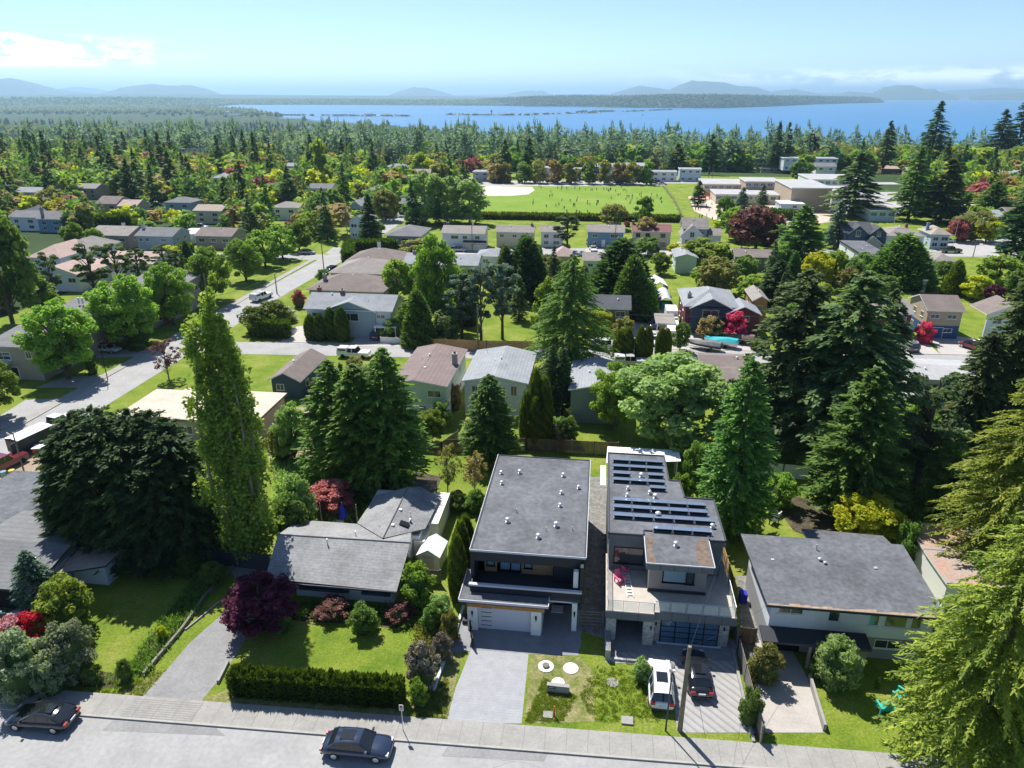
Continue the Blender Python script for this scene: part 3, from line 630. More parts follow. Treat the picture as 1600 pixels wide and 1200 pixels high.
for (u, w, vt, vb, lb) in ((487, 18, 492, 530, 'leftmost clipped column in front of the blue-trimmed white house'), (502, 18, 490, 531, 'second clipped column in front of the blue-trimmed white house'), (519, 20, 482, 530, 'third clipped column in front of the blue-trimmed white house'), (536, 20, 480, 533, 'tall rightmost clipped column in front of the blue-trimmed white house')):
    T('column', u, vt, vb, w, 'hedge_green', lb, cat='cypress', group='clipped columns in front of the white and blue house')
T('maple', 1062, 503, 548, 32, 'leaf_green', 'small leafy street tree right of the clipped column cypresses')
T('maple', 1180, 318, 392, 88, 'leaf_maroon', 'large dark purple-red beech left of the tall cypress')
T('maple', 1148, 322, 376, 52, 'leaf_bright', 'bright green tree touching the large dark red beech')
T('cedar', 1246, 322, 415, 72, 'needle_cedar', 'tall dense cedar right of the large dark red beech')
T('cedar', 1210, 408, 480, 60, 'needle_dark', 'dark cedar below the tall dense cedar on the right')
T('cedar', 1303, 316, 388, 32, 'needle_blue', 'slim blue spruce beside the craftsman house with twin gables')
T('cone', 1402, 368, 445, 98, 'needle_cedar', 'broad dark rounded cypress right of the flat charcoal roof')
T('maple', 1375, 430, 470, 64, 'leaf_green', 'low spreading tree under the broad dark rounded cypress')
for (u, vt, vb, w, k, lf, lb) in ((1330, 240, 338, 80, 'fir', 'needle_fir', 'tall open fir behind the craftsman house with twin gables'), (1418, 232, 345, 62, 'fir', 'needle_cedar', 'tall green fir beyond the hip-roofed houses, left one of a pair'), (1468, 250, 348, 64, 'cedar', 'needle_fir', 'broad dark fir beyond the hip-roofed houses, right one of a pair'),
    (1545, 285, 345, 60, 'cedar', 'needle_cedar', 'pyramid cedar in front of the grey long building at right'), (1590, 285, 408, 74, 'cedar', 'needle_dark', 'dark tall cedar at the right edge behind the parking area'), (1450, 160, 262, 50, 'fir', 'needle_dark', 'tallest fir standing out against the sea on the right'),
    (1585, 150, 250, 60, 'fir', 'needle_dark', 'big dark fir against the sea at the right edge'), (1555, 172, 252, 48, 'fir', 'needle_dark', 'dark fir against the sea left of the one at the edge'), (1380, 190, 262, 34, 'fir', 'needle_fir', 'thin fir against the sea left of the tallest one'),
    (1210, 192, 262, 26, 'fir', 'needle_dark', 'left thin fir of a pair against the sea above the school'), (1225, 192, 260, 24, 'fir', 'needle_fir', 'right thin fir of a pair against the sea above the school')):
    T(k, u, vt, vb, w, lf, lb)
T('cone', 1488, 408, 460, 34, 'hedge_olive', 'olive egg-shaped cypress right of the broad dark one')
T('maple', 1275, 392, 450, 52, 'leaf_yellow', 'yellow-green tree above the tall back-yard firs, left one of two')
T('maple', 1300, 390, 446, 44, 'leaf_lime', 'yellow-green tree above the tall back-yard firs, right one of two')
T('maple', 1332, 400, 452, 46, 'leaf_green', 'green tree right of the two yellow-green ones behind the firs')
T('maple', 1556, 398, 448, 66, 'leaf_lime', 'round lime tree near the car park at the right edge')
T('maple', 1520, 428, 468, 50, 'leaf_yellow', 'yellowish loose shrub tree left of the round lime tree')
T('maple', 1550, 444, 478, 32, 'leaf_purple', 'small purple-leaved tree above the cream and blue house')
T('shrub', 1442, 502, 535, 32, 'leaf_hotpink', 'hot pink flowering shrub in front of the blue garage', cat='bush')
T('maple', 1146, 486, 530, 40, 'leaf_hotpink', 'pink flowering tree in front of the maroon gabled house')
T('shrub', 1108, 494, 530, 44, 'leaf_bronze', 'bronze bush in front of the maroon gabled house', cat='bush')
T('cedar', 1118, 496, 532, 20, 'needle_blue', 'small blue spruce in front of the maroon gabled house')
T('maple', 938, 482, 520, 44, 'leaf_yellow', 'bright yellow shrub tree in front of the olive house')
T('shrub', 975, 495, 530, 40, 'leaf_olive', 'bronze-green bush below the carport of the olive house', cat='bush')
for (u, vt, vb, w, lf, lb) in ((665, 262, 350, 54, 'leaf_pale', 'tall pale willow left of the playing field, left one of three'), (700, 268, 348, 56, 'leaf_pale', 'tall pale willow left of the playing field, middle one of three'), (734, 273, 350, 58, 'leaf_pale', 'wide pale willow touching the corner of the playing field')):
    T('birch', u, vt, vb, w, lf, lb, name='willow_tree', group='pale willows beside the playing field')
for (u, vt, vb, w, lf, lb) in ((620, 268, 306, 50, 'leaf_bronze', 'wide bronze-leaved tree left of the pale willows'), (603, 295, 345, 44, 'leaf_olive', 'olive round tree above the left hip-roofed house'), (690, 255, 300, 44, 'leaf_olive', 'olive tree behind the pale willows'), (655, 262, 300, 40, 'leaf_olive', 'olive tree behind the leftmost pale willow'),
    (957, 318, 358, 48, 'leaf_olive', 'low olive tree at the near edge of the playing field'), (1004, 305, 352, 34, 'leaf_green', 'pointed green tree at the near edge of the playing field'), (1010, 338, 385, 40, 'leaf_bronze', 'bronze blossom tree in front of the yellow house'), (650, 372, 402, 60, 'leaf_olive', 'spreading olive tree in front of the hip-roofed house'),
    (1100, 372, 420, 80, 'leaf_lime', 'spreading pale lime tree right of the mint green house'), (1060, 380, 400, 40, 'leaf_yellow', 'golden bush tree left of the mint green house'), (1120, 400, 460, 70, 'leaf_olive', 'loose green tree behind the maroon gabled house'), (1180, 430, 470, 60, 'leaf_lime', 'yellow-green tree right behind the maroon gabled house'),
    (1100, 415, 450, 50, 'leaf_bright', 'low bright green tree behind the maroon gabled house'), (1012, 370, 400, 46, 'leaf_green', 'green round tree below the yellow house'), (1130, 305, 352, 30, 'leaf_green', 'green tree beside the schoolyard, left one'), (1495, 340, 378, 34, 'leaf_pink', 'magenta tree left of the yellow one by the hip roofs'),
    (1540, 338, 378, 46, 'leaf_yellow', 'bright yellow tree right of the magenta one by the hip roofs'), (1492, 315, 345, 42, 'leaf_green', 'fresh green tree in front of the grey long building'), (1253, 242, 282, 42, 'leaf_green', 'dark green round tree behind the gymnasium'), (1262, 210, 250, 30, 'leaf_maroon', 'reddish beech against the sea above the school'),
    (590, 345, 372, 26, 'leaf_green', 'small tree left of the hip-roofed house'), (505, 218, 290, 32, 'leaf_lime', 'lime poplar rising over the dark firs at left centre'), (230, 345, 362, 30, 'leaf_bright', 'small round lime tree right of the long dark hedge'), (95, 308, 345, 40, 'leaf_yellow', 'yellow tree between the far left roofs')):
    T('maple' if vb > 340 else 'maple_far', u, vt, vb, w, lf, lb)
T('cedar', 580, 305, 392, 36, 'needle_dark', 'dark pointed cedar at the crossing left of the hip-roofed house')
T('cedar', 1090, 283, 322, 24, 'needle_cedar', 'small dark cedar beside the red playground frame')
T('cedar', 1158, 293, 330, 22, 'needle_blue', 'blue spruce in front of the school, left one of two')
T('fir', 1188, 290, 335, 26, 'needle_fir', 'ragged spruce in front of the school, right one of two')
for (u, vb, vt, w, lb) in ((789, 277, 220, 24, 'left dark cypress of the pair above the baseball infield'), (826, 279, 218, 28, 'right dark cypress of the pair above the baseball infield'), (1056, 272, 226, 30, 'left dark cypress of the pair above the schoolyard'), (1108, 272, 213, 32, 'right dark cypress of the pair above the schoolyard'),
                          (208, 322, 251, 30, 'broad dark cypress among the far left roofs'), (180, 292, 240, 26, 'dark cypress left of the broad one among the far left roofs')):
    T('cedar_far', u, vt, vb, w, 'needle_dark', lb)
# foreground gardens
T('cedar_near', 62, 862, 945, 66, 'needle_blue', 'small pale green spruce in the shade of the left shingled roofs')
T('maple_near', 412, 905, 982, 118, 'leaf_purple', 'dark purple Japanese maple in front of the bungalow', i=1)
T('maple_near', 520, 752, 800, 86, 'leaf_pink', 'pink-leaved maple in the bungalow back yard under the cedars', i=0)
T('shrub', 652, 880, 945, 66, 'leaf_bright', 'bright green bush at the right front corner of the bungalow', cat='bush')
T('shrub', 636, 868, 905, 24, 'leaf_lime', 'slim climbing shrub on the right end wall of the bungalow', cat='bush')
T('thin', 700, 690, 775, 52, 'leaf_olive', 'thin multi-stemmed young tree on the back lawn, left one of two', i=0)
T('thin', 742, 705, 770, 50, 'leaf_bronze', 'thin golden young tree beside the black-roofed house, right one of two', i=1)
for (u, vb, vt, lb) in ((716, 935, 835, 'front one of the narrow cypresses left of the black-roofed house'), (722, 905, 815, 'middle one of the narrow cypresses left of the black-roofed house'), (728, 878, 805, 'rear one of the narrow cypresses left of the black-roofed house')):
    T('column', u, vt, vb, 26, 'hedge_olive', lb, cat='cypress', group='narrow cypresses left of the black-roofed house')
def B(u, vt, vb, w, lf, lb, kind='shrub', **k): return T(kind, u, vt, vb, w, lf, lb, cat='bush', **k)
B(1300, 998, 1068, 82, 'leaf_pale', 'rounded pale green rhododendron left of the teal chairs')
B(1192, 1008, 1062, 56, 'leaf_olive', 'olive bush between the wooden fence and the right driveway')
B(1170, 1075, 1130, 40, 'leaf_green', 'small bush at the foot of the slanting fence')
B(1003, 1030, 1064, 36, 'leaf_pale', 'small speckled bush left of the white car')
B(112, 905, 985, 90, 'leaf_lime', 'tall lime-tipped rhododendron at the left edge of the front garden')
B(60, 955, 1010, 60, 'leaf_red', 'scarlet flowering rhododendron in the left front garden')
B(92, 975, 1000, 26, 'leaf_red', 'small scarlet flower cluster right of the large scarlet rhododendron')
B(20, 970, 1030, 70, 'leaf_rose', 'pink flowering rhododendron at the left edge by the pale blue car')
B(2, 1040, 1075, 36, 'leaf_rose', 'low pink rhododendron at the left edge beside the pavement')
B(45, 990, 1078, 92, 'leaf_silver', 'large grey-green bush behind the left pavement')
B(118, 975, 1055, 80, 'leaf_silver', 'grey-green bush right of the scarlet rhododendron')
B(20, 1015, 1070, 70, 'leaf_green', 'dark bush between the two pink rhododendrons')
B(85, 1020, 1080, 60, 'leaf_silver', 'front grey-green bush by the left lawn verge')
B(197, 1030, 1062, 26, 'leaf_green', 'single small dark bush at the front of the left lawn')
B(145, 1040, 1065, 36, 'leaf_green', 'low green clump left of the single dark bush')
B(255, 978, 1000, 18, 'leaf_yellow', 'tiny yellow bush at the driveway side of the left lawn')
B(208, 870, 894, 36, 'hedge_green', 'dark bush under the huge cypress, left one of three')
B(296, 868, 898, 40, 'hedge_green', 'dark bush under the huge cypress, middle one of three')
B(333, 880, 912, 44, 'leaf_green', 'dark bush under the huge cypress, right one of three')
B(570, 945, 985, 52, 'leaf_green', 'round green bush on the bungalow lawn by the front wall')
B(566, 962, 984, 22, 'leaf_pale', 'pale bush in front of the round green one on the bungalow lawn')
B(520, 938, 962, 60, 'leaf_maroon', 'low reddish bush under the bungalow front windows')
B(625, 945, 968, 48, 'leaf_maroon', 'low reddish bush at the right end of the bungalow front')
B(440, 940, 985, 46, 'leaf_green', 'dark green bush right under the purple maple')
B(690, 930, 975, 46, 'leaf_pale', 'pale loose bush between the bungalow lawn and the modern house')
B(676, 945, 985, 40, 'leaf_green', 'green bush at the top of the bed by the modern house')
B(705, 955, 1000, 34, 'leaf_olive', 'olive bush in the bed by the modern house steps')
B(662, 1005, 1068, 60, 'leaf_twig', 'bare twiggy grey bush in the bed left of the modern house driveway')
B(655, 1062, 1098, 36, 'leaf_bright', 'fresh green bush at the right end of the clipped hedge')
B(690, 990, 1030, 40, 'leaf_twig', 'sparse twiggy bush above the larger twiggy one')
B(465, 745, 830, 70, 'leaf_pale', 'pale grey-green bush right of the poplar trunk')
T('maple_near', 462, 628, 722, 62, 'leaf_pale', 'loose pale tree beside the unfinished house, left of the green cedars')
T('shrub', 440, 668, 720, 50, 'leaf_olive', 'olive bush against the unfinished house right of the poplar', cat='bush')
B(458, 775, 850, 70, 'leaf_green', 'green bush at the foot of the poplar')
B(380, 790, 868, 56, 'leaf_lime', 'lime sucker growth at the foot of the poplar')
B(675, 640, 692, 46, 'leaf_lime', 'lime bush at the back fence below the mint house', kind='maple_near')
B(690, 625, 665, 36, 'leaf_pale', 'pale bush between the two middle houses')
B(712, 600, 640, 24, 'leaf_bronze', 'brownish bush between the two middle houses')
B(870, 650, 690, 30, 'leaf_pale', 'pale bush right of the clump of narrow cypresses')
B(888, 650, 690, 36, 'leaf_green', 'green bush left of the grey-green house lawn')
B(872, 665, 712, 20, 'leaf_maroon', 'thin plum sapling at the wooden back fence', kind='thin')
B(768, 780, 812, 30, 'leaf_green', 'green bush hugging the left wall of the black-roofed house')
B(742, 765, 800, 34, 'leaf_green', 'low bush patch behind the narrow cypresses')
B(715, 770, 795, 44, 'leaf_green', 'wide low bush on the back lawn under the young trees')
B(1085, 690, 760, 50, 'leaf_green', 'tangled bush between the solar panel house and the tall cedar')
B(1062, 740, 790, 36, 'leaf_bright', 'bright bush against the stepped corner of the solar panel house')
B(1395, 640, 690, 50, 'leaf_lime', 'lime bush in the overgrown yard on the right')
B(1350, 960, 990, 30, 'leaf_green', 'low bush under the right house ground-floor window')
B(1370, 1058, 1075, 10, 'leaf_green', 'tiny bush on the right lawn above the teal chairs')
B(430, 470, 515, 66, 'hedge_olive', 'rounded olive hedge bush above the clipped box hedge by the white pickup')
B(405, 478, 520, 60, 'hedge_olive', 'rounded olive hedge bush left of its twin by the white pickup')
B(452, 480, 502, 30, 'leaf_white', 'white blossom bush beside the blue-trimmed white house')
B(468, 452, 480, 24, 'leaf_pink', 'pink blossom bush at the left gable of the blue-trimmed white house')
B(505, 420, 440, 24, 'leaf_green', 'green bush by the long road behind the black parked car')
B(556, 404, 420, 20, 'leaf_pink', 'pink bush beside the tall dark hedge at the crossing')
B(610, 498, 530, 36, 'leaf_pale', 'pale bush right of the entrance of the blue-trimmed white house')
B(177, 520, 545, 24, 'leaf_red', 'red azalea under the second street tree, left one')
B(218, 515, 535, 18, 'leaf_red', 'red azalea under the second street tree, right one')
B(262, 490, 505, 8, 'leaf_red', 'small vivid red bush beside the grey townhouse entrance')
B(145, 562, 585, 18, 'hedge_green', 'clipped cone bush by the townhouse driveway')
B(220, 520, 545, 40, 'hedge_green', 'dark bush under the second street tree')
# ------------------------------------------------------------------ hedges
def hedge(pts, wd, h, lf, label, spikes=0, dens=120, l=.28, w_=.15):
    r = empty('hedge', (pts[0][0], pts[0][1], 0), 0, label, 'hedge'); o0 = Vector((*pts[0], 0)); mb = MB(); Q = []; V = []
    for a, b in zip(pts, pts[1:]):
        A = Vector((*a, 0)) - o0; Bv = Vector((*b, 0)) - o0; d = (Bv - A); L = d.length; d.normalize(); n = Vector((-d.y, d.x, 0))
        i_ = .14; c = [A - n * (wd / 2 - i_) + d * i_, Bv - n * (wd / 2 - i_) - d * i_, Bv + n * (wd / 2 - i_) - d * i_, A + n * (wd / 2 - i_) + d * i_]
        mb.prism([(p.x, p.y) for p in c], 0, h - .18)
        for (cnt, fn) in ((int(L * h * dens), 's0'), (int(L * h * dens * .5), 's1'), (int(L * wd * dens * 1.5), 'top'), (int(wd * h * dens), 'e0'), (int(wd * h * dens), 'e1')):
            q1, q2 = rg.random(cnt), rg.random(cnt)
            A_, d_, n_ = np.array(A), np.array(d), np.array(n); up = np.array([0, 0, 1.])
            bulge = (rg.normal(size=cnt) * .05 + .05 * np.sin(q1 * L * 5))[:, None]
            if fn == 's0': P = A_ + d_ * (q1 * L)[:, None] - n_ * (wd / 2 - .05 + bulge) + up * (q2 * h)[:, None]; o_ = -n_
            elif fn == 's1': P = A_ + d_ * (q1 * L)[:, None] + n_ * (wd / 2 - .05 + bulge) + up * (q2 * h)[:, None]; o_ = n_
            elif fn == 'top': P = A_ + d_ * (q1 * L)[:, None] + n_ * ((q2 - .5) * wd)[:, None] + up * (h - .1 + bulge); o_ = up * .5
            elif fn == 'e0': P = A_ + n_ * ((q1 - .5) * wd)[:, None] + up * (q2 * h)[:, None]; o_ = -d_
            else: P = A_ + d_ * L + n_ * ((q1 - .5) * wd)[:, None] + up * (q2 * h)[:, None]; o_ = d_
            D = unit(np.tile(o_ + up * 1.3, (cnt, 1)) + rg.normal(size=(cnt, 3)) * .35)
            Q.append(sprays(P, D, l * (.6 + .8 * rg.random(cnt)), w_, up=np.tile(o_ + up * .2, (cnt, 1)))); V.append(.6 * rg.random(cnt) + .4 * (.5 + .5 * np.sin(q1 * L * 7)))
        if spikes:
            m = int(L * spikes)
            for i in range(m):
                c0 = A + d * ((i + .5 + rnd.uniform(-.3, .3)) / m * L) + n * rnd.uniform(-.25, .25) * wd; hs = rnd.uniform(.25, .8); k = 70
                f = rg.random(k); a_ = rg.random(k) * 6.28; rr = .2 * (1 - f)
                P = np.array([c0.x, c0.y, h - .12]) + np.stack([rr * np.cos(a_), rr * np.sin(a_), f * hs], 1)
                Q.append(sprays(P, unit(np.stack([np.cos(a_) * .4, np.sin(a_) * .4, np.ones(k)], 1)), .2, .1)); V.append(.5 + .5 * rg.random(k))
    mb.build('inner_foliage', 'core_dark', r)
    o = bpy.data.objects.new('foliage', quad_mesh('foliage', np.concatenate(Q), np.concatenate(V), lf)); C.objects.link(o); o.parent = r
    return r
hedge([G(366, 1080), G(630, 1099)], 1.25, 2.0, 'hedge_green', 'long clipped dark cedar hedge with spiky top along the front pavement', spikes=4.5, dens=170, l=.22, w_=.11)
hedge([G(406, 526), G(452, 528)], 1.6, 3.0, 'hedge_green', 'clipped box-shaped hedge at the corner by the white pickup', dens=40, l=.5, w_=.3)
hedge([G(544, 420), G(548, 402), G(618, 400)], 2.2, 4.2, 'hedge_green', 'tall dark hedge wrapping the corner at the crossing', dens=14, l=.8, w_=.5)
hedge([(-56, 259.5), (28, 261.5)], 2, 1.6, 'hedge_olive', 'long low dark hedge along the near side of the playing field', dens=9, l=1, w_=.6)
hedge([G(156, 370), G(205, 366)], 3, 6, 'hedge_green', 'long tall dark hedge behind the brown roof on the far left', dens=8, l=1, w_=.6)
hedge([G(1180, 340), G(1265, 346)], 2, 3, 'hedge_green', 'dark green hedge in front of the portable classroom', dens=9, l=.9, w_=.6)
hedge([G(1490, 545), G(1520, 546)], 1.2, 1.5, 'hedge_green', 'low clipped hedge right of the covered boats', dens=30, l=.4, w_=.3) if 0 else None
hedge([G(1175, 546), G(1200, 548)], 1.3, 1.4, 'hedge_olive', 'low clipped hedge right of the covered boats', dens=40, l=.4, w_=.25)
hedge([G(1280, 290), G(1310, 290)], 2, 3, 'hedge_green', 'trimmed hedge in front of the white gabled far house', dens=8, l=.9, w_=.6) if 0 else None
hedge([G(278, 396), G(302, 393)], 2, 2.2, 'hedge_olive', 'low hedge between the two left ranch houses', dens=12, l=.6, w_=.4)
# flower bed plants that nobody could count
def scatter(name, polys, n, s, lf, label, hgt=.3):
    Q = []; V = []
    for p in polys:
        pts = [G(*q) for q in p]; xs_ = [q[0] for q in pts]; ys_ = [q[1] for q in pts]; c = 0
        while c < n:
            x, y = rnd.uniform(min(xs_), max(xs_)), rnd.uniform(min(ys_), max(ys_)); ins = False
            for i in range(len(pts)):
                (x1, y1), (x2, y2) = pts[i - 1], pts[i]
                if (y1 > y) != (y2 > y) and x < (x2 - x1) * (y - y1) / (y2 - y1) + x1: ins = not ins
            if not ins: continue
            c += 1; k = 16
            P = np.array([x, y, 0]) + rg.normal(size=(k, 3)) * np.array([s, s, 0]) * .8; P[:, 2] = rg.random(k) * hgt * rnd.uniform(.4, 1)
            D = unit(np.stack([rg.normal(size=k) * .5, rg.normal(size=k) * .5, np.ones(k)], 1))
            Q.append(sprays(P, D, s * (.6 + .8 * rg.random(k)), s * .45)); V.append(np.full(k, rnd.random()) * .6 + .4 * rg.random(k))
    o = bpy.data.objects.new(name, quad_mesh(name, np.concatenate(Q), np.concatenate(V), lf)); C.objects.link(o)
    return tag(o, label, None, None, 'stuff')
scatter('bed_plants', [[(640, 1050), (700, 975), (690, 940), (655, 950), (650, 990)]], 500, .22, 'leaf_olive', 'mixed low plants in the bed left of the modern house', .5)
scatter('bed_plants', [[(405, 940), (690, 955), (640, 985), (560, 975), (400, 960)], [(190, 1060), (235, 1050), (345, 905), (310, 895)], [(0, 1068), (180, 1075), (190, 1055), (110, 1040), (110, 960), (0, 960)]], 330, .22, 'leaf_green', 'dark low plants in the shaded garden beds', .45)
scatter('undergrowth', [[(1380, 700), (1600, 700), (1600, 900), (1400, 860)], [(1180, 650), (1600, 645), (1600, 690), (1180, 700)], [(480, 745), (640, 740), (660, 790), (500, 830)], [(1080, 720), (1180, 720), (1180, 850), (1130, 850)]], 420, .45, 'leaf_green', 'tangled undergrowth below the back-yard trees', .9)
scatter('undergrowth', [[(1380, 620), (1480, 620), (1480, 760), (1380, 760)], [(430, 720), (480, 720), (480, 850), (440, 850)]], 220, .4, 'leaf_pale', 'pale undergrowth below the sparse trees', .8)
scatter('lawn_tufts', [[(932, 1040), (1020, 1050), (1030, 1128), (925, 1128), (905, 1080)], [(820, 1128), (850, 1060), (900, 1090), (880, 1128)]], 620, .1, 'leaf_lime', 'rough green grass tufts on the verge by the white car', .08)
scatter('lawn_tufts', [[(0, 1072), (222, 1090), (262, 1045), (200, 1062), (0, 1062)], [(640, 1128), (655, 1070), (700, 1060), (700, 1125)]], 420, .09, 'leaf_lime', 'short lawn grass tufts', .05)
# ------------------------------------------------------------------ house materials
shingle('roof_grey', (.17, .17, .175)); shingle('roof_brown', (.20, .165, .15)); shingle('roof_taupe', (.26, .235, .215)); shingle('roof_light', (.27, .285, .30))
shingle('roof_redbrown', (.205, .16, .15)); shingle('roof_salmon', (.42, .31, .27)); shingle('roof_dark', (.085, .09, .10)); shingle('roof_maroon', (.22, .11, .11)); shingle('roof_tan', (.34, .29, .24))
mat('roof_flat', (.115, .12, .132), .85, noise=(.28, .3), bump=(20, .2)); mat('roof_flat_pale', (.36, .36, .36), .85, noise=(.2, .12)); mat('roof_white', (.62, .63, .65), .8, noise=(.3, .08))
mat('roof_plywood', (.50, .42, .34), .85, noise=(.3, .12))
siding('wall_white', (.66, .68, .70)); siding('wall_cream', (.55, .50, .36)); siding('wall_mint', (.50, .60, .47)); siding('wall_blue', (.16, .28, .42)); siding('wall_greyblue', (.30, .38, .43))
siding('wall_grey', (.30, .305, .31)); siding('wall_greygreen', (.20, .25, .23)); siding('wall_teal', (.045, .085, .12)); siding('wall_maroon', (.13, .035, .045)); siding('wall_olive', (.17, .18, .11))
siding('wall_taupe', (.30, .27, .23)); siding('wall_navy', (.05, .075, .12)); siding('wall_brown', (.22, .14, .11)); siding('wall_tan', (.42, .34, .25)); siding('wall_yellow', (.6, .5, .28)); siding('wall_orange', (.42, .2, .08))
siding('wall_paleblue', (.45, .56, .64)); siding('wall_darkblue', (.04, .09, .2))
# ------------------------------------------------------------------ house builder (x along the street, local origin at the front left wall corner)
def window(parent, x, y, z, w_, h_, side='f', mull=1, trim='trim_white', glass='pane', simple=False, name='window', t=.07, hm=0):
    """side: f faces -y, b +y, l -x, r +x; x, y, z is the centre on the wall plane"""
    mb = MB(); e = .03; d = .05
    def P(a, b, c0, c1, z0, z1, mi=0, m=mb): m.box(a, b, c0, c1, z0, z1, mi)
    hw, hh = w_ / 2, h_ / 2
    P(-hw, hw, -d, .0, hh - t, hh); P(-hw, hw, -d, 0, -hh, -hh + t); P(-hw, -hw + t, -d, 0, -hh + t, hh - t); P(hw - t, hw, -d, 0, -hh + t, hh - t)
    for i in range(mull):
        xx = -hw + w_ * (i + 1) / (mull + 1); P(xx - t * .35, xx + t * .35, -d + .004, -.004, -hh + t, hh - t)
    for i in range(hm):
        zz = -hh + h_ * (i + 1) / (hm + 1); P(-hw + t, hw - t, -d + .008, -.008, zz - t * .35, zz + t * .35)
    if not simple: P(-hw - .06, hw + .06, -d - .06, .0, -hh - .05, -hh - .002)
    rz = {'f': 0, 'b': math.pi, 'l': -math.pi / 2, 'r': math.pi / 2}[side]
    if simple: P(-hw + t, hw - t, -.02, -.004, -hh + t, hh - t, 1)
    o = mb.build(name, [trim, glass], parent, loc=(x, y, z)); o.rotation_euler = (0, 0, rz)
    if not simple:
        g = MB(); g.box(-hw + t, hw - t, -.022, -.004, -hh + t, hh - t); g.build('pane', glass, o)
    return o
def roof_mesh(kind, W, D, h, rise, oh, th=.16, rx=.5):
    """W x D are wall sizes; eave edge at height h; returns MB with materials 0 roof, 1 fascia"""
    mb = MB(); x0, x1, y0, y1 = -oh, W + oh, -oh, D + oh; ym = (y0 + y1) / 2; xm = x0 + (x1 - x0) * rx; zr = h + rise
    if kind == 'gx':
        mb.slab([(x0, y0, h), (x1, y0, h), (x1, ym, zr), (x0, ym, zr)], th); mb.slab([(x0, ym, zr), (x1, ym, zr), (x1, y1, h), (x0, y1, h)], th)
    elif kind == 'gy':
        mb.slab([(x0, y0, h), (xm, y0, zr), (xm, y1, zr), (x0, y1, h)], th); mb.slab([(xm, y0, zr), (x1, y0, h), (x1, y1, h), (xm, y1, zr)], th)
    elif kind == 'hip':
        if (x1 - x0) > (y1 - y0): a, b = (x0 + (y1 - y0) / 2, ym, zr), (x1 - (y1 - y0) / 2, ym, zr); F = [((x0, y0, h), (x1, y0, h), b, a), ((x1, y0, h), (x1, y1, h), b), ((x1, y1, h), (x0, y1, h), a, b), ((x0, y1, h), (x0, y0, h), a)]
        else: a, b = (xm, y0 + (x1 - x0) / 2, zr), (xm, y1 - (x1 - x0) / 2, zr); F = [((x0, y0, h), (x1, y0, h), a), ((x1, y0, h), (x1, y1, h), b, a), ((x1, y1, h), (x0, y1, h), b), ((x0, y1, h), (x0, y0, h), a, b)]
        for f in F: mb.slab(list(f), th)
    elif kind == 'shed': mb.slab([(x0, y0, h), (x1, y0, h), (x1, y1, h + rise), (x0, y1, h + rise)], th)
    else:
        mb.box(x0, x1, y0, y1, h - .32, h - .06, 1); mb.box(x0, x1, y0, y0 + .12, h - .06, h + .02, 1); mb.box(x0, x1, y1 - .12, y1, h - .06, h + .02, 1)
        mb.box(x0, x0 + .12, y0 + .12, y1 - .12, h - .06, h + .02, 1); mb.box(x1 - .12, x1, y0 + .12, y1 - .12, h - .06, h + .02, 1)
        mb.box(x0 + .12, x1 - .12, y0 + .12, y1 - .12, h - .06, h - .04, 0)
    return mb
def chimney(parent, x, y, z0, z1, m_='brick_red', w_=.7):
    mb = MB(); mb.box(x - w_ / 2, x + w_ / 2, y - .35, y + .35, z0, z1); mb.box(x - w_ / 2 - .06, x + w_ / 2 + .06, y - .41, y + .41, z1, z1 + .12, 1); mb.box(x - .15, x + .15, y - .12, y + .12, z1 + .12, z1 + .35, 2)
    return mb.build('chimney', [m_, 'concrete', 'black_metal'], parent)
def vent_mb(x, y, z, s=1.0, kind=0):
    s *= .82
    mb = MB()
    if kind == 0:
        mb.lathe([(.22 * s, 0), (.2 * s, .06 * s), (.11 * s, .08 * s), (.11 * s, .28 * s)], 10, (x, y, z), 0); mb.lathe([(.21 * s, .28 * s), (.22 * s, .36 * s), (.12 * s, .44 * s), (.02, .46 * s)], 10, (x, y, z), 0)
    elif kind == 1: mb.lathe([(.05 * s, 0), (.05 * s, .5 * s)], 8, (x, y, z), 0)
    else: mb.box(x - .2 * s, x + .2 * s, y - .2 * s, y + .2 * s, z, z + .2 * s)
    return mb
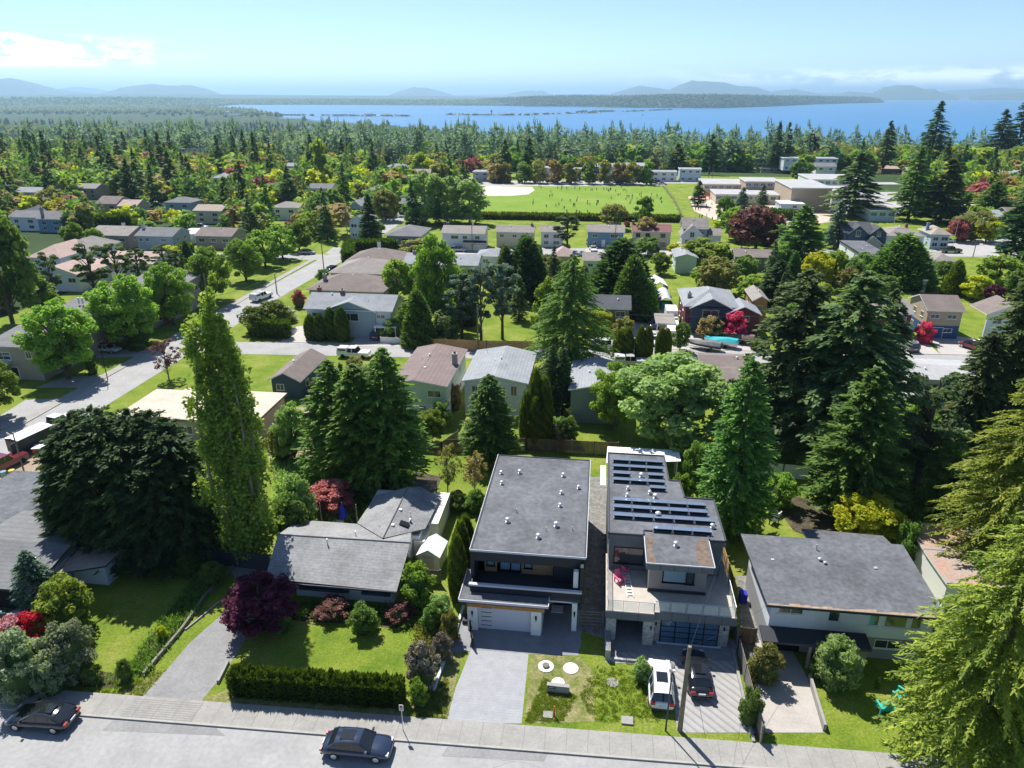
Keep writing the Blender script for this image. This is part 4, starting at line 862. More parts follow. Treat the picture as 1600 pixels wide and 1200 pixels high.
def house(label, L, R, h, D, kind='gx', wall='wall_white', roof='roof_grey', rise=1.5, oh=.45, wins=None, garage=None, door=None, chim=None, vents=2, lower=None, sides=True, trim='trim_white', fascia='trim_white', name='house', cat='house', glass='pane', simple=False, rx=.5, zb=0.0, yaw=0.0, group=None, W=None):
    x0, y0 = G(*L, h); x1 = G(*R, h)[0] if R else x0 + W
    W_ = x1 - x0 - 2 * oh; r = empty(name, (x0 + oh, y0 + oh, zb), yaw, label, cat, group); D = D - 2 * oh
    zw = h - .1; wb = MB(); sp = lower[1] if lower else 0
    top = zw
    def wallbox(za, zb_, mi): wb.add([(0, 0, za), (W_, 0, za), (W_, D, za), (0, D, za), (0, 0, zb_), (W_, 0, zb_), (W_, D, zb_), (0, D, zb_)], [(0, 1, 5, 4), (1, 2, 6, 5), (2, 3, 7, 6), (3, 0, 4, 7), (4, 5, 6, 7)], mi)
    if lower: wallbox(-.2, sp, 1); wallbox(sp, top, 0)
    else: wallbox(-.2, top, 0)
    k = rise * .96
    if kind == 'gx':
        zt = h + rise - .17
        wb.face([(0, 0, zw), (0, D, zw), (0, D / 2, zt)][::-1]); wb.face([(W_, 0, zw), (W_, D, zw), (W_, D / 2, zt)])
    if kind == 'gy':
        zt = h + rise - .17; xm = -oh + (W_ + 2 * oh) * rx
        wb.face([(0, 0, zw), (W_, 0, zw), (xm, 0, zt)]); wb.face([(0, D, zw), (W_, D, zw), (xm, D, zt)][::-1])
    if kind == 'shed':
        wb.face([(0, 0, zw), (0, D, zw), (0, D, h + rise - .17)][::-1]); wb.face([(W_, 0, zw), (W_, D, zw), (W_, D, h + rise - .17)]); wb.face([(0, D, zw), (W_, D, zw), (W_, D, h + rise - .17), (0, D, h + rise - .17)][::-1])
    wb.build('wall', [wall, lower[0] if lower else wall], r)
    rf = roof_mesh(kind, W_, D, h, rise, oh, rx=rx).build('roof', [roof, fascia], r)
    two = h > 4
    if wins is None:
        zs = [h - 1.35] + ([1.35] if two else []); n = max(2, int(W_ / 3.6))
        wins = [((i + .5) / n, z, 1.5 if (i + int(z)) % 2 else 1.9, 1.1) for z in zs for i in range(n)]
    for i, (fx, z, ww, hh) in enumerate(wins): window(r, fx * W_, -.002, z, ww, hh, 'f', 1, trim, glass, simple)
    if sides:
        for fy in (.28, .68):
            for z in [h - 1.35] + ([1.35] if two else []):
                window(r, W_ + .002, fy * D, z, 1.2, 1.0, 'r', 1, trim, glass, simple); window(r, -.002, fy * D, z, 1.2, 1.0, 'l', 1, trim, glass, simple)
    if garage:
        fx, gw, gm = garage; mb = MB(); mb.box(-gw / 2, gw / 2, -.05, 0, 0, 2.15, 1); mb.box(-gw / 2 + .1, gw / 2 - .1, -.07, -.05, 0, 2.05)
        for i in range(4): mb.box(-gw / 2 + .14, gw / 2 - .14, -.085, -.07, .06 + i * .5, .46 + i * .5)
        mb.build('garage_door', [gm, trim], r, loc=(fx * W_, -.002, 0))
    if door:
        mb = MB(); mb.box(-.55, .55, -.05, 0, 0, 2.15, 1); mb.box(-.45, .45, -.07, -.05, 0, 2.05); o = mb.build('door', [door[1], trim], r, loc=(door[0] * W_, -.002, .1))
        hb = MB(); hb.box(.3, .38, -.12, -.07, .95, 1.1); hb.build('door_handle', 'chrome', o)
    for c in (chim or []): chimney(r, c[0] * W_, c[1] * D, h - .3, h + rise * (1 if kind != 'flat' else 0) + c[2], c[3] if len(c) > 3 else 'brick_red').parent = rf
    for i in range(vents):
        fx, fy = rnd.uniform(.2, .8), rnd.uniform(.55, .75) if kind in ('gx',) else rnd.uniform(.3, .7)
        if kind == 'flat': z = h - .05
        elif kind == 'gx': z = h + rise * (1 - abs((fy * D + oh) / (D + 2 * oh) - .5) * 2) - .05
        elif kind == 'gy': fx = rx + rnd.uniform(-.2, .2); xx = (fx * W_ + oh) / (W_ + 2 * oh); z = h + rise * (xx / rx if xx < rx else (1 - xx) / (1 - rx)) - .05
        elif kind == 'shed': z = h + rise * fy
        else: fx, fy = .5, rnd.uniform(.45, .6); z = h + rise * .82
        if kind == 'gx': fy = .5 - abs(fy - .5); z = h + rise * (fy * D + oh) / (D / 2 + oh) - .05
        vent_mb(fx * W_, fy * D, z, 1.0, i % 3).build('roof_vent', 'galv', rf)
    return r
def gable_wing(r, x0, x1, yo, h, rise, roof, wall, depth=4, fascia='trim_white', wins=None, zb=-.2, simple=False):
    """a front gable standing yo in front of the wall, child of the house"""
    W_ = x1 - x0; wb = MB(); xm = (x0 + x1) / 2
    wb.face([(x0, -yo, zb), (x1, -yo, zb), (x1, -yo, h), (xm, -yo, h + rise - .1), (x0, -yo, h)])
    if yo > .05: wb.face([(x0, 0, zb), (x0, -yo, zb), (x0, -yo, h), (x0, 0, h)]); wb.face([(x1, -yo, zb), (x1, 0, zb), (x1, 0, h), (x1, -yo, h)])
    o = wb.build('gable_front', wall, r); e = .4
    mb = MB(); y0, y1 = -yo - e, depth
    mb.slab([(x0 - e, y0, h - .12), (xm, y0, h + rise), (xm, y1, h + rise), (x0 - e, y1, h - .12)], .14); mb.slab([(xm, y0, h + rise), (x1 + e, y0, h - .12), (x1 + e, y1, h - .12), (xm, y1, h + rise)], .14)
    mb.build('gable_roof', [roof, fascia], r)
    for (xx, z, ww, hh) in (wins or []): window(r, xx, -yo - .002, z, ww, hh, simple=simple)
    return o
# ------------------------------------------------------------------ houses traced one by one
h = house('mint green two-storey house with wide reddish-brown low roof', (609, 600), (697, 608), 5.3, 15.5, 'gy', 'wall_mint', 'roof_redbrown', .75, .35, wins=[(.22, 4.0, 1.9, 1.0), (.78, 4.0, 1.9, 1.0), (.3, 1.2, 1.2, .9), (.8, 1.3, 1.0, .8)], lower=('wall_white', 2.5), door=(.55, 'wall_grey'), chim=[(.96, .55, .9, 'concrete')], vents=3, rx=.4)
house('white house with blue-grey low gable roof right of the mint green one', (721, 595), (826, 599), 5.2, 13, 'gy', 'wall_white', 'roof_light', .9, .35, wins=[(.18, 3.9, 1.1, 1.0), (.6, 3.9, 1.1, 1.1), (.8, 3.9, .9, 1.5), (.3, 1.3, 1.2, .9)], door=(.9, 'wall_white'), vents=3, lower=('wall_white', 2.4))
mb = MB(); 
house('dark green-grey house with pale roof behind the wide pale tree', (888, 609), (975, 613), 5.0, 11.5, 'gy', 'wall_greygreen', 'roof_light', .8, .35, wins=[(.85, 3.6, 1.0, .9)], sides=False, vents=2, lower=('wall_greygreen', 2.4))
house('low house with brown roof and white walls across the street from the covered boats', (1094, 575), (1182, 578), 4.6, 7, 'gx', 'wall_white', 'roof_brown', .9, .4, wins=[(.5, 3.4, 1.6, 1.0)], chim=[(.9, .4, .3)])
house('brown-roofed rear wing beside the low white-walled house', (1126, 597), (1190, 600), 4.2, 8, 'gx', 'wall_white', 'roof_brown', .7, .4, vents=1, wins=[(.2, 3, .9, 1.2)])
house('pale green house corner with dark grey roof behind the broad cedar', (1350, 598), (1411, 600), 4.8, 7, 'gx', 'wall_mint', 'roof_dark', .9, .4, wins=[(.82, 3.6, 1.1, .9)], vents=1)
house('long white house with pale flat roof at the right edge of the cross street', (1432, 592), (1540, 594), 4.4, 9, 'gx', 'wall_white', 'roof_flat_pale', .7, .45, wins=[(.25, 3.2, 1.8, .8), (.6, 3.1, 1.2, 1.1), (.8, 3.1, 1, .8)], vents=1)
house('dark teal bungalow with hipped grey roof left of the cedars', (417, 594), (470, 596), 3.0, 11, 'gy', 'wall_teal', 'roof_brown', 1.3, .45, wins=[(.3, 1.8, 1.2, 1)], vents=2, lower=('wall_teal', 1.3))
# blue and white house
h = house('big white house with blue gable and slate roof facing the cross street', (473, 482), (614, 486), 5.3, 9.5, 'gx', 'wall_white', 'roof_light', 1.9, .5, wins=[(.12, 4.1, 2.0, .8), (.88, 4.1, 1.6, .7), (.15, 1.4, 1.6, .9), (.55, 1.5, 2.4, 1.2)], door=(.72, 'wall_white'), chim=[(.35, .5, .5), (.05, .6, .7)], vents=2, lower=('wall_white', 2.6))
gable_wing(h, 3.6, 13.2, .25, 5.2, 1.75, 'roof_light', 'wall_greyblue', 5, wins=[(8.4, 3.9, 3.2, 1.5), (5.2, 3.9, 2.2, 1.2)])
mb = MB(); mb.box(13.2, 17.4, -1.6, 0, 2.5, 2.7); [mb.box(x - .08, x + .08, -1.55, -1.4, 0, 2.5) for x in (13.4, 15.2, 17.2)]; mb.build('porch', 'trim_white', h)
# the long brownish complex behind it
house('long taupe hip-roofed block behind the white and blue house, nearest one', (478, 452), (600, 456), 4.0, 12, 'hip', 'wall_taupe', 'roof_brown', 2.2, .5, vents=3, chim=[(.15, .3, .2, 'concrete')])
house('long taupe hip-roofed block behind the white and blue house, middle one', (512, 426), (608, 430), 4.0, 13, 'hip', 'wall_taupe', 'roof_taupe', 2.3, .5, vents=3)
house('long taupe hip-roofed block beside the tall dark hedge, farthest one', (538, 408), (625, 412), 4.0, 12, 'hip', 'wall_taupe', 'roof_brown', 2.3, .5, vents=3, chim=[(.45, .7, .8, 'trim_white')])
house('pale grey-roofed house hidden behind the tall fresh green tree', (628, 412), (745, 418), 4.0, 10, 'gx', 'wall_white', 'roof_light', 1.6, .5, vents=2, chim=[(.08, .5, .5, 'concrete')])
house('small pale house with blue-grey roof above the grey-green pines', (742, 400), (800, 404), 3.2, 8, 'hip', 'wall_white', 'roof_light', 1.3, .4, vents=1)
# row along the playing field
house('grey hip-roofed house with covered porch left of the field row', (600, 368), (655, 371), 4.8, 14, 'hip', 'wall_grey', 'roof_grey', 1.8, .6, vents=3, wins=[(.2, 3.5, 2, 1), (.6, 3.5, 3.0, 1.2), (.5, 1.3, 4, 1.4)])
h = house('white house with double garage and grey roof in the field row', (688, 364), (757, 366), 5.0, 9.5, 'gx', 'wall_white', 'roof_taupe', 1.5, .45, wins=[(.3, 3.8, 2.2, 1), (.55, 3.8, 1.4, 1), (.85, 3.8, 1.4, 1)], garage=(.72, 5.0, 'trim_white'), lower=('wall_white', 2.4), chim=[(.05, .6, .6)])
mb = MB(); mb.slab([(6.2, -2.2, 2.5), (13, -2.2, 2.5), (13, 0, 3.0), (6.2, 0, 3.0)], .15); mb.build('porch_roof', ['charcoal', 'charcoal'], h)
house('cream bungalow with grey roof right of the double garage house', (773, 362), (834, 364), 4.6, 8, 'gx', 'wall_cream', 'roof_taupe', 1.4, .45, wins=[(.15, 3.4, 1.3, .9), (.5, 3.4, 1.3, .9), (.8, 3.4, 2, 1)], chim=[(.95, .5, .5)])
house('small white house with grey roof left of the dark pine in the field row', (843, 362), (880, 363), 4.6, 8, 'gx', 'wall_white', 'roof_taupe', 1.4, .45)
house('sky blue house with grey roof in the field row', (916, 362), (977, 364), 4.6, 8.5, 'gx', 'wall_blue', 'roof_taupe', 1.5, .45, wins=[(.2, 3.4, 1.5, .9), (.75, 3.4, 2.4, 1.1), (.2, 1.2, 1.4, .9)], door=(.45, 'trim_white'), vents=1)
house('cream yellow house with maroon roof and dark shutters in the field row', (987, 361), (1050, 362), 5.0, 8.5, 'gx', 'wall_cream', 'roof_maroon', 1.5, .3, wins=[(.15, 3.8, 1.3, 1.2), (.4, 3.8, 1.3, 1.2), (.8, 3.8, 1.5, 1.2), (.15, 1.3, 1.3, 1), (.8, 1.3, 1.8, 1.1)], door=(.55, 'wall_brown'), trim='wall_brown', chim=[(.02, .5, .8)])
h = house('white house with steep taupe gables at the end of the field row', (1066, 357), (1108, 358), 5.0, 9, 'gx', 'wall_greyblue', 'roof_taupe', 2.6, .45, vents=1, wins=[(.8, 3.6, 1, 1)])
gable_wing(h, -.5, 5.5, 1.6, 3.4, 2.9, 'roof_taupe', 'wall_white', 5, wins=[(2.5, 3.4, 1.4, 1.6), (1.2, 1.4, 1.4, 1.2)])
house('attached white garage wing right of the steep taupe gables', (1106, 368), (1129, 369), 3.0, 7, 'gx', 'wall_white', 'roof_taupe', 1.6, .3, garage=(.5, 3.0, 'trim_white'), wins=[], vents=0, name='garage', cat='garage', sides=False)
house('small garage with pointed taupe hip roof under the dark pine', (862, 400), (893, 402), 3.0, 7.5, 'hip', 'wall_tan', 'roof_salmon', 1.8, .4, vents=0, wins=[(.5, 1.6, 1, .8)], name='garage', cat='garage')
house('mint-walled cottage with grey roof right of the tan garage', (909, 407), (952, 408), 4.0, 7.5, 'gx', 'wall_mint', 'roof_taupe', 1.4, .4, wins=[(.3, 2.8, 1.3, .9)], vents=1)
house('mint green gabled cottage with pale roof left of the pale lime tree', (1054, 402), (1092, 403), 4.2, 10, 'gy', 'wall_mint', 'roof_light', .9, .4, wins=[], vents=2)
mb = MB(); 
house('long low grey-brown house right of the spreading pale lime tree', (1148, 401), (1212, 403), 3.6, 8, 'gx', 'wall_olive', 'roof_brown', 1.3, .45, wins=[(.6, 2.4, 1.6, 1), (.85, 2.4, 1.2, 1)], vents=1, chim=[(.2, .6, .3, 'galv')])
# cross street, far side
h = house('olive house with charcoal roof right of the feathery cedar', (917, 481), (987, 484), 4.7, 9, 'gx', 'wall_olive', 'roof_dark', 1.5, .4, wins=[(.38, 3.6, 1.8, 1.1), (.78, 3.6, 1.8, 1.1)], vents=1)
mb = MB(); mb.box(12.5, 16.2, -2.2, 4.2, 2.55, 2.8, 0, 1); [mb.box(x - .07, x + .07, y - .07, y + .07, 0, 2.55) for x in (12.8, 15.9) for y in (-2, 4)]; mb.build('carport', ['trim_white', 'roof_taupe'], h)
h = house('maroon house with slate hip roof and twin front gables', (1068, 478), (1160, 484), 5.3, 13, 'hip', 'wall_maroon', 'roof_light', 2.0, .5, wins=[(.24, 3.9, 2.6, 1.5), (.78, 3.8, 1.1, 1.1), (.12, 1.3, 1.2, .9)], chim=[(.1, .3, -.6, 'concrete')], vents=4, lower=('wall_maroon', 2.4))
gable_wing(h, 1.0, 8.4, .5, 5.1, 1.9, 'roof_light', 'wall_navy', 6, wins=[(4.6, 3.9, 3.0, 1.6)]); gable_wing(h, 7.6, 13.4, 1.1, 4.4, 1.4, 'roof_light', 'wall_maroon', 5, wins=[(11, 3.4, 1.2, 1.1)])
house('narrow orange-walled house right of the maroon gabled house', (1176, 470), (1206, 474), 5.0, 9, 'gy', 'wall_orange', 'roof_taupe', 1.0, .4, wins=[(.5, 3.5, .9, 1)], vents=1)
house('maroon-brown house with taupe roof left of the cream and blue one', (1362, 489), (1430, 491), 5.0, 9, 'gx', 'wall_maroon', 'roof_taupe', 1.7, .4, wins=[(.72, 3.8, 2.2, 1.1)], vents=1)
h = house('cream split-level house with dark blue lower storey and blue garage', (1449, 485), (1512, 488), 5.4, 9, 'gx', 'wall_tan', 'roof_brown', 1.9, .4, wins=[(.22, 4.2, 1.6, .8), (.72, 4.2, 1.7, .8), (.66, 1.6, 1.8, .8)], lower=('wall_darkblue', 2.5), garage=(.22, 4.0, 'wall_darkblue'), vents=0)
gable_wing(h, 10.2, 18, .3, 5.2, 1.9, 'roof_brown', 'wall_white', 6, wins=[(12, 4.0, 1.6, 1.5), (15, 3.9, 1.6, 1.2)])
# right middle distance
h = house('dark blue craftsman house with twin white-trimmed gables', (1318, 362), (1368, 364), 5.6, 9, 'gx', 'wall_navy', 'roof_dark', 2.2, .4, wins=[(.2, 1.4, 2.4, .8), (.5, 1.4, 2.4, .8)], vents=0)
gable_wing(h, 1.2, 6.2, .5, 5.3, 2.3, 'roof_dark', 'wall_navy', 5, wins=[(3.7, 5.2, 1.2, 1.7)]); gable_wing(h, 7.2, 11.4, .5, 5.3, 2.0, 'roof_dark', 'wall_navy', 5, wins=[(9.3, 5.1, 1.1, 1.4)]); gable_wing(h, 5.0, 10, 1.8, 2.6, 2.2, 'roof_dark', 'wall_grey', 5, wins=[])
house('white building with flat charcoal roof in front of the craftsman house', (1346, 397), (1388, 397), 4.6, 19, 'flat', 'wall_white', 'roof_flat', 0, .3, vents=4, fascia='charcoal', wins=[])
house('white-walled hip-roofed bungalow behind the broad dark cypress', (1384, 368), (1450, 370), 4.6, 11, 'hip', 'wall_white', 'roof_taupe', 1.9, .5, vents=1, chim=[(.7, .6, .4)])
house('small hip-roofed house with carport left of the magenta tree', (1455, 366), (1492, 368), 4.4, 10, 'hip', 'wall_paleblue', 'roof_tan', 1.6, .5, vents=0, chim=[(.05, .5, .8, 'wall_blue')])
house('grey hip-roofed garage beside the olive egg-shaped cypress', (1458, 408), (1504, 411), 3.2, 9, 'hip', 'wall_white', 'roof_taupe', 1.4, .5, vents=0, name='garage', cat='garage')
house('low shed with brown roof and white wall under the broad dark cypress', (1442, 437), (1466, 446), 3.0, 8, 'flat', 'wall_white', 'roof_brown', 0, .2, vents=0, wins=[], name='shed', cat='shed')
# left middle distance
house('grey-roofed white bungalow with chimney across the far left street', (209, 368), (268, 370), 4.2, 10, 'gx', 'wall_greyblue', 'roof_grey', 1.7, .4, wins=[(.12, 3, 1, 1), (.3, 3, 1, 1), (.75, 3, 1.8, 1)], chim=[(.03, .4, .8, 'galv')])
house('taupe-roofed ranch house right of the white carport on the far left', (302, 368), (360, 370), 4.0, 10, 'gx', 'wall_taupe', 'roof_brown', 1.6, .4)
house('low carport with bright white roof between the two left ranch houses', (272, 365), (305, 365), 3.0, 10, 'flat', 'wall_white', 'roof_white', 0, .2, vents=0, wins=[], name='carport', cat='carport')
house('salmon-roofed long house behind the thin blue-green pine, left part', (40, 402), (92, 404), 4.5, 17, 'hip', 'wall_white', 'roof_salmon', 2.4, .5, vents=2)
house('salmon-roofed long house behind the thin blue-green pine, right part', (84, 392), (135, 394), 4.5, 14, 'hip', 'wall_white', 'roof_taupe', 2.4, .5, vents=2)
house('salmon-roofed low house just above the townhouse pines', (48, 428), (118, 432), 4.0, 12, 'gy', 'wall_white', 'roof_salmon', 2.0, .5, vents=2)
house('pinkish-roofed house between the pines and the small lime trees', (150, 410), (240, 412), 4.0, 12, 'gx', 'wall_white', 'roof_salmon', 1.8, .5)
house('dark blue house with brick chimney on the far left', (55, 342), (86, 345), 4.4, 9, 'gx', 'wall_blue', 'roof_grey', 2.0, .4, chim=[(.1, .2, 1.2, 'wall_grey')])
house('dark flat-roofed bungalow at the far left behind the big leafy tree', (27, 331), (62, 333), 4.0, 9, 'hip', 'wall_navy', 'roof_dark', 1.6, .4)
house('long brown-grey roofed bungalow behind the long tall dark hedge', (135, 367), (212, 365), 4.0, 12, 'gx', 'wall_taupe', 'roof_taupe', 1.8, .5, chim=[(.5, .7, .3, 'galv')])
house('grey house with twin gables in the far left streets', (148, 318), (180, 319), 4.4, 10, 'gx', 'wall_tan', 'roof_brown', 2.2, .4)
house('pinkish bungalow right of the broad dark cypress on the far left', (182, 322), (215, 322), 4.4, 9, 'gx', 'wall_tan', 'roof_salmon', 1.8, .4)
house('white two-storey house beyond the dark firs at left centre', (330, 278), (352, 279), 6.2, 9, 'hip', 'wall_white', 'roof_light', 1.8, .4, sides=False)
house('pale house with hipped roof behind the firs at centre left', (545, 322), (565, 322), 6.0, 10, 'gy', 'wall_greyblue', 'roof_light', 1.8, .4)
house('pale two-storey house left of the street at centre left', (543, 346), (568, 350), 5.6, 11, 'gy', 'wall_paleblue', 'roof_grey', 1.8, .4)
house('grey hip-roofed house left of the bronze-leaved tree', (572, 297), (600, 298), 4.0, 10, 'hip', 'wall_taupe', 'roof_taupe', 1.8, .4)
house('white house with flat pale roofs left of the olive trees', (580, 268), (612, 268), 5, 12, 'flat', 'wall_white', 'roof_flat_pale', 0, .3, simple=True)
house('small grey house beside the leftmost pale willow', (620, 318), (645, 318), 4, 10, 'gx', 'wall_brown', 'roof_grey', 1.5, .4)
# townhouse complex on the left: grey shingled two-storey units with slanting parapets
for (L, R, D, lb) in (((-30, 540), (44, 550), 13, 'grey shingled townhouse with balcony at the left edge, nearest one'), ((40, 508), (112, 520), 13, 'grey shingled townhouse behind the first bright street tree'), ((108, 482), (186, 492), 14, 'grey shingled townhouse between the two bright street trees'), ((176, 455), (246, 468), 14, 'grey shingled townhouse with dark entry behind the second bright street tree')):
    h = house(lb, L, R, 5.6, D, 'shed', 'wall_taupe', 'roof_grey', 1.4, .35, wins=[(.8, 4.2, 1.0, 1.2), (.3, 3.9, 2.6, 1.3)], garage=(.35, 3.2, 'charcoal'), vents=2, name='townhouse', cat='townhouse', group='grey townhouses along the long road', fascia='wall_greyblue')
    mb = MB(); mb.box(.5, 3.6, -2.4, 0, 0, 2.6, 0); mb.box(.4, 3.7, -2.5, .0, 2.6, 3.1, 1); mb.build('entrance_wing', ['wall_taupe', 'wall_paleblue'], h)
    mb = MB(); [mb.tube([(x, 9, 6.9), (x, 9, 8.0)], .16, n=8) for x in (3, 3.7)]; mb.build('flue', 'galv', h)
# flat-roofed houses and unfinished house on the left
x0, y0 = G(200, 634, 3.4); x1, y1 = G(432, 634, 3.4)
h = empty('unfinished_house', (x0 + .4, y0 - 3.2, 0), 0, 'unfinished house with bare plywood flat roof behind the tall poplar', 'house')
mb = MB(); Wd = x1 - x0 - .8; mb.prism([(.3, .3), (13, .3), (13, -.5), (Wd - .3, -.5), (Wd - .3, 9.5), (.3, 9.5)], 0, 3.1); mb.build('wall', 'wall_tan', h)
mb = MB(); mb.prism([(0, 0), (12.8, 0), (12.8, -.8), (Wd, -.8), (Wd, 10), (4, 10), (4, 9.2), (0, 9.2)], 3.12, 3.42, 1, 0); mb.build('roof', ['roof_plywood', 'wood_fence_grey'], h)
for i in range(3): window(h, 1.8 + i * 3.8, .298, 1.8, 1.6, 1.2)
mb = MB(); [mb.box(14 + i * .5, 14.08 + i * .5, -3.5, -2.5, 2.8, 2.95) for i in range(10)]; mb.box(13.9, 18.8, -3.5, -3.4, 2.65, 2.8); mb.build('roof_frame', 'orange_wood', h)
x0, y0 = G(0, 815, 3.0); x1, _ = G(84, 806, 3.0)
h = empty('house', (x1 - 11, y0, 0), 0, 'house with smooth dark grey flat roof left of the huge cypress', 'house')
mb = MB(); mb.box(.3, 10.7, .3, 9.2, 0, 2.75); mb.build('wall', 'wall_paleblue', h); mb = MB(); mb.box(0, 11, 0, 9.6, 2.76, 3.0, 1, 0); mb.build('roof', ['roof_flat', 'trim_white'], h)
x0, y0 = G(0, 925, 2.6)
h = empty('house', (x0 - 6, y0 + .4, 0), 0, 'left front house with shingled gable roof and open garage', 'house')
mb = MB(); mb.box(0, 8.2, .6, 11, 0, 2.5); mb.build('wall', 'wall_white', h)
mb = MB(); mb.slab([(-1, 0, 2.6), (8.6, 0, 2.6), (8.6, 5.3, 3.7), (-1, 5.3, 3.7)], .18); mb.slab([(-1, 5.3, 3.7), (8.6, 5.3, 3.7), (8.6, 11, 3.1), (-1, 11, 3.1)], .18); mb.build('roof', ['roof_grey', 'charcoal'], h)
mb = MB(); mb.slab([(8.7, 2.6, 2.5), (12.5, 4.2, 2.5), (12.5, 9, 2.6), (8.7, 9.5, 3.1)], .16); mb.build('side_roof', ['roof_tan', 'charcoal'], h); mb = MB(); mb.box(8.7, 12, 4.6, 8.6, 0, 2.3); mb.build('side_wall', 'wall_paleblue', h)
mb = MB(); mb.box(2.2, 6.8, .56, .59, 0, 2.15, 0); mb.box(2.0, 2.2, .54, .6, 0, 2.3, 1); mb.box(6.8, 7.0, .54, .6, 0, 2.3, 1); mb.build('garage_shade_panel', ['slot_and_shade_black', 'trim_white'], h)  # near-black sheet on the closed wall paints the inner shade of the garage
vent_mb(6.6, 3.2, 3.28, 1.0).build('roof_vent', 'galv', h); vent_mb(8.0, 6.4, 3.5, 1.6, 1).build('roof_vent', 'galv', h)
# ------------------------------------------------------------------ the school
h = empty('school', (*G(1110, 312), 0), 0, 'long low school with cream walls, flat grey roofs and a large gymnasium', 'school')
ox, oy = G(1110, 312)
def blk(name, L, R, h_, D, wall, roof, wl=True, glass='pane_blue'):
    x0, y0 = G(*L, h_); x1, _ = G(*R, h_); mb = MB(); mb.box(x0 - ox + .3, x1 - ox - .3, y0 - oy + .3, y0 - oy + D - .3, -.1, h_ - .4, 1); mb.box(x0 - ox, x1 - ox, y0 - oy, y0 - oy + D, h_ - .4, h_, 2, 0)
    o = mb.build(name, [roof, wall, 'trim_white'], h)
    if wl:
        n = int((x1 - x0) / 3)
        for i in range(n): window(h, x0 - ox + (i + .5) * (x1 - x0) / n, y0 - oy + .29, h_ - 1.5, 2.2, 1.4, simple=True, glass=glass)
    return o
blk('classroom_block', (1100, 287), (1217, 285), 5, 22, 'wall_tan', 'roof_flat_pale'); blk('classroom_block', (1165, 283), (1222, 284), 7.5, 16, 'wall_tan', 'roof_flat_pale')
blk('classroom_block', (1118, 303), (1228, 305), 4, 17, 'wall_cream', 'roof_flat_pale'); blk('gymnasium', (1237, 293), (1300, 293), 9, 30, 'wall_tan', 'roof_flat_pale', False)
blk('classroom_block', (1300, 305), (1370, 308), 4.5, 34, 'wall_white', 'roof_flat_pale'); blk('classroom_block', (1360, 328), (1405, 330), 4, 36, 'wall_paleblue', 'roof_taupe'); blk('classroom_block', (1268, 280), (1345, 278), 5, 26, 'wall_white', 'roof_flat_pale')
house('portable classroom with white roof in front of the school gymnasium', (1220, 318), (1259, 319), 4.0, 10, 'flat', 'wall_paleblue', 'roof_white', 0, .3, vents=0, wins=[(.6, 2.8, 1.6, 1)], name='portable_classroom', cat='classroom')
# ------------------------------------------------------------------ flats and houses beyond the playing field
for (L, R, h_, D, wl, lb) in (((738, 268), (790, 268), 8, 10, 'wall_greyblue', 'grey flats left of the cypress pair above the infield'), ((843, 262), (868, 262), 8, 10, 'wall_white', 'white flats, leftmost of the row above the field'), ((888, 264), (908, 264), 7, 10, 'wall_navy', 'dark narrow flats second in the row above the field'),
    ((913, 260), (941, 261), 9, 10, 'wall_navy', 'navy flats with white bays third in the row above the field'), ((945, 260), (972, 261), 9, 10, 'wall_greyblue', 'grey flats in the middle of the row above the field'), ((975, 259), (1013, 260), 9.5, 10, 'wall_brown', 'dark brown tallest flats of the row above the field'),
    ((1018, 268), (1058, 268), 6.5, 9, 'wall_white', 'low white flats right of the brown ones above the field'), ((1062, 264), (1098, 265), 7.5, 9, 'wall_paleblue', 'pale blue house at the right end of the row above the field')):
    x_, y_ = G(*L, 8); h_ = max(5.0, topz(x_, 391, L[1])); house(lb, L, R, h_, D, 'shed' if h_ > 6.6 else 'flat', wl, 'roof_light', .8, .3, simple=True, vents=0, name='apartment_block', cat='flats', sides=False)
house('white gabled two-storey house right of the school gymnasium', (1275, 260), (1310, 261), 6, 10, 'gx', 'wall_white', 'roof_grey', 1.6, .4, simple=True, vents=0)
house('long low flats with pale flat roof above the school', (1225, 247), (1308, 247), 7, 12, 'flat', 'wall_white', 'roof_light', 0, .4, simple=True, vents=0, name='apartment_block', cat='flats')
house('grey long two-storey flats at the right edge behind the pyramid cedar', (1553, 272), (1625, 272), 7, 12, 'shed', 'wall_grey', 'roof_light', .8, .4, simple=True, vents=0, name='apartment_block', cat='flats')
house('white flats with flat roof at the right edge below the seaside firs', (1556, 231), (1625, 231), 8, 12, 'flat', 'wall_white', 'roof_flat_pale', 0, .4, simple=True, vents=0, name='apartment_block', cat='flats')
house('low white-roofed hall behind the pyramid cedar', (1508, 325), (1562, 326), 4.5, 10, 'flat', 'wall_olive', 'roof_white', 0, .4, simple=True, vents=0, name='hall', cat='hall')
house('grey gabled house below the white-roofed hall', (1530, 338), (1575, 340), 4.6, 10, 'gx', 'wall_greyblue', 'roof_light', 1.6, .4, vents=0)
house('long white flats glimpsed behind dark firs on the left horizon side', (280, 232), (320, 232), 8, 10, 'flat', 'wall_white', 'roof_flat_pale', 0, .4, simple=True, vents=0, name='apartment_block', cat='flats')
KEEPH = []
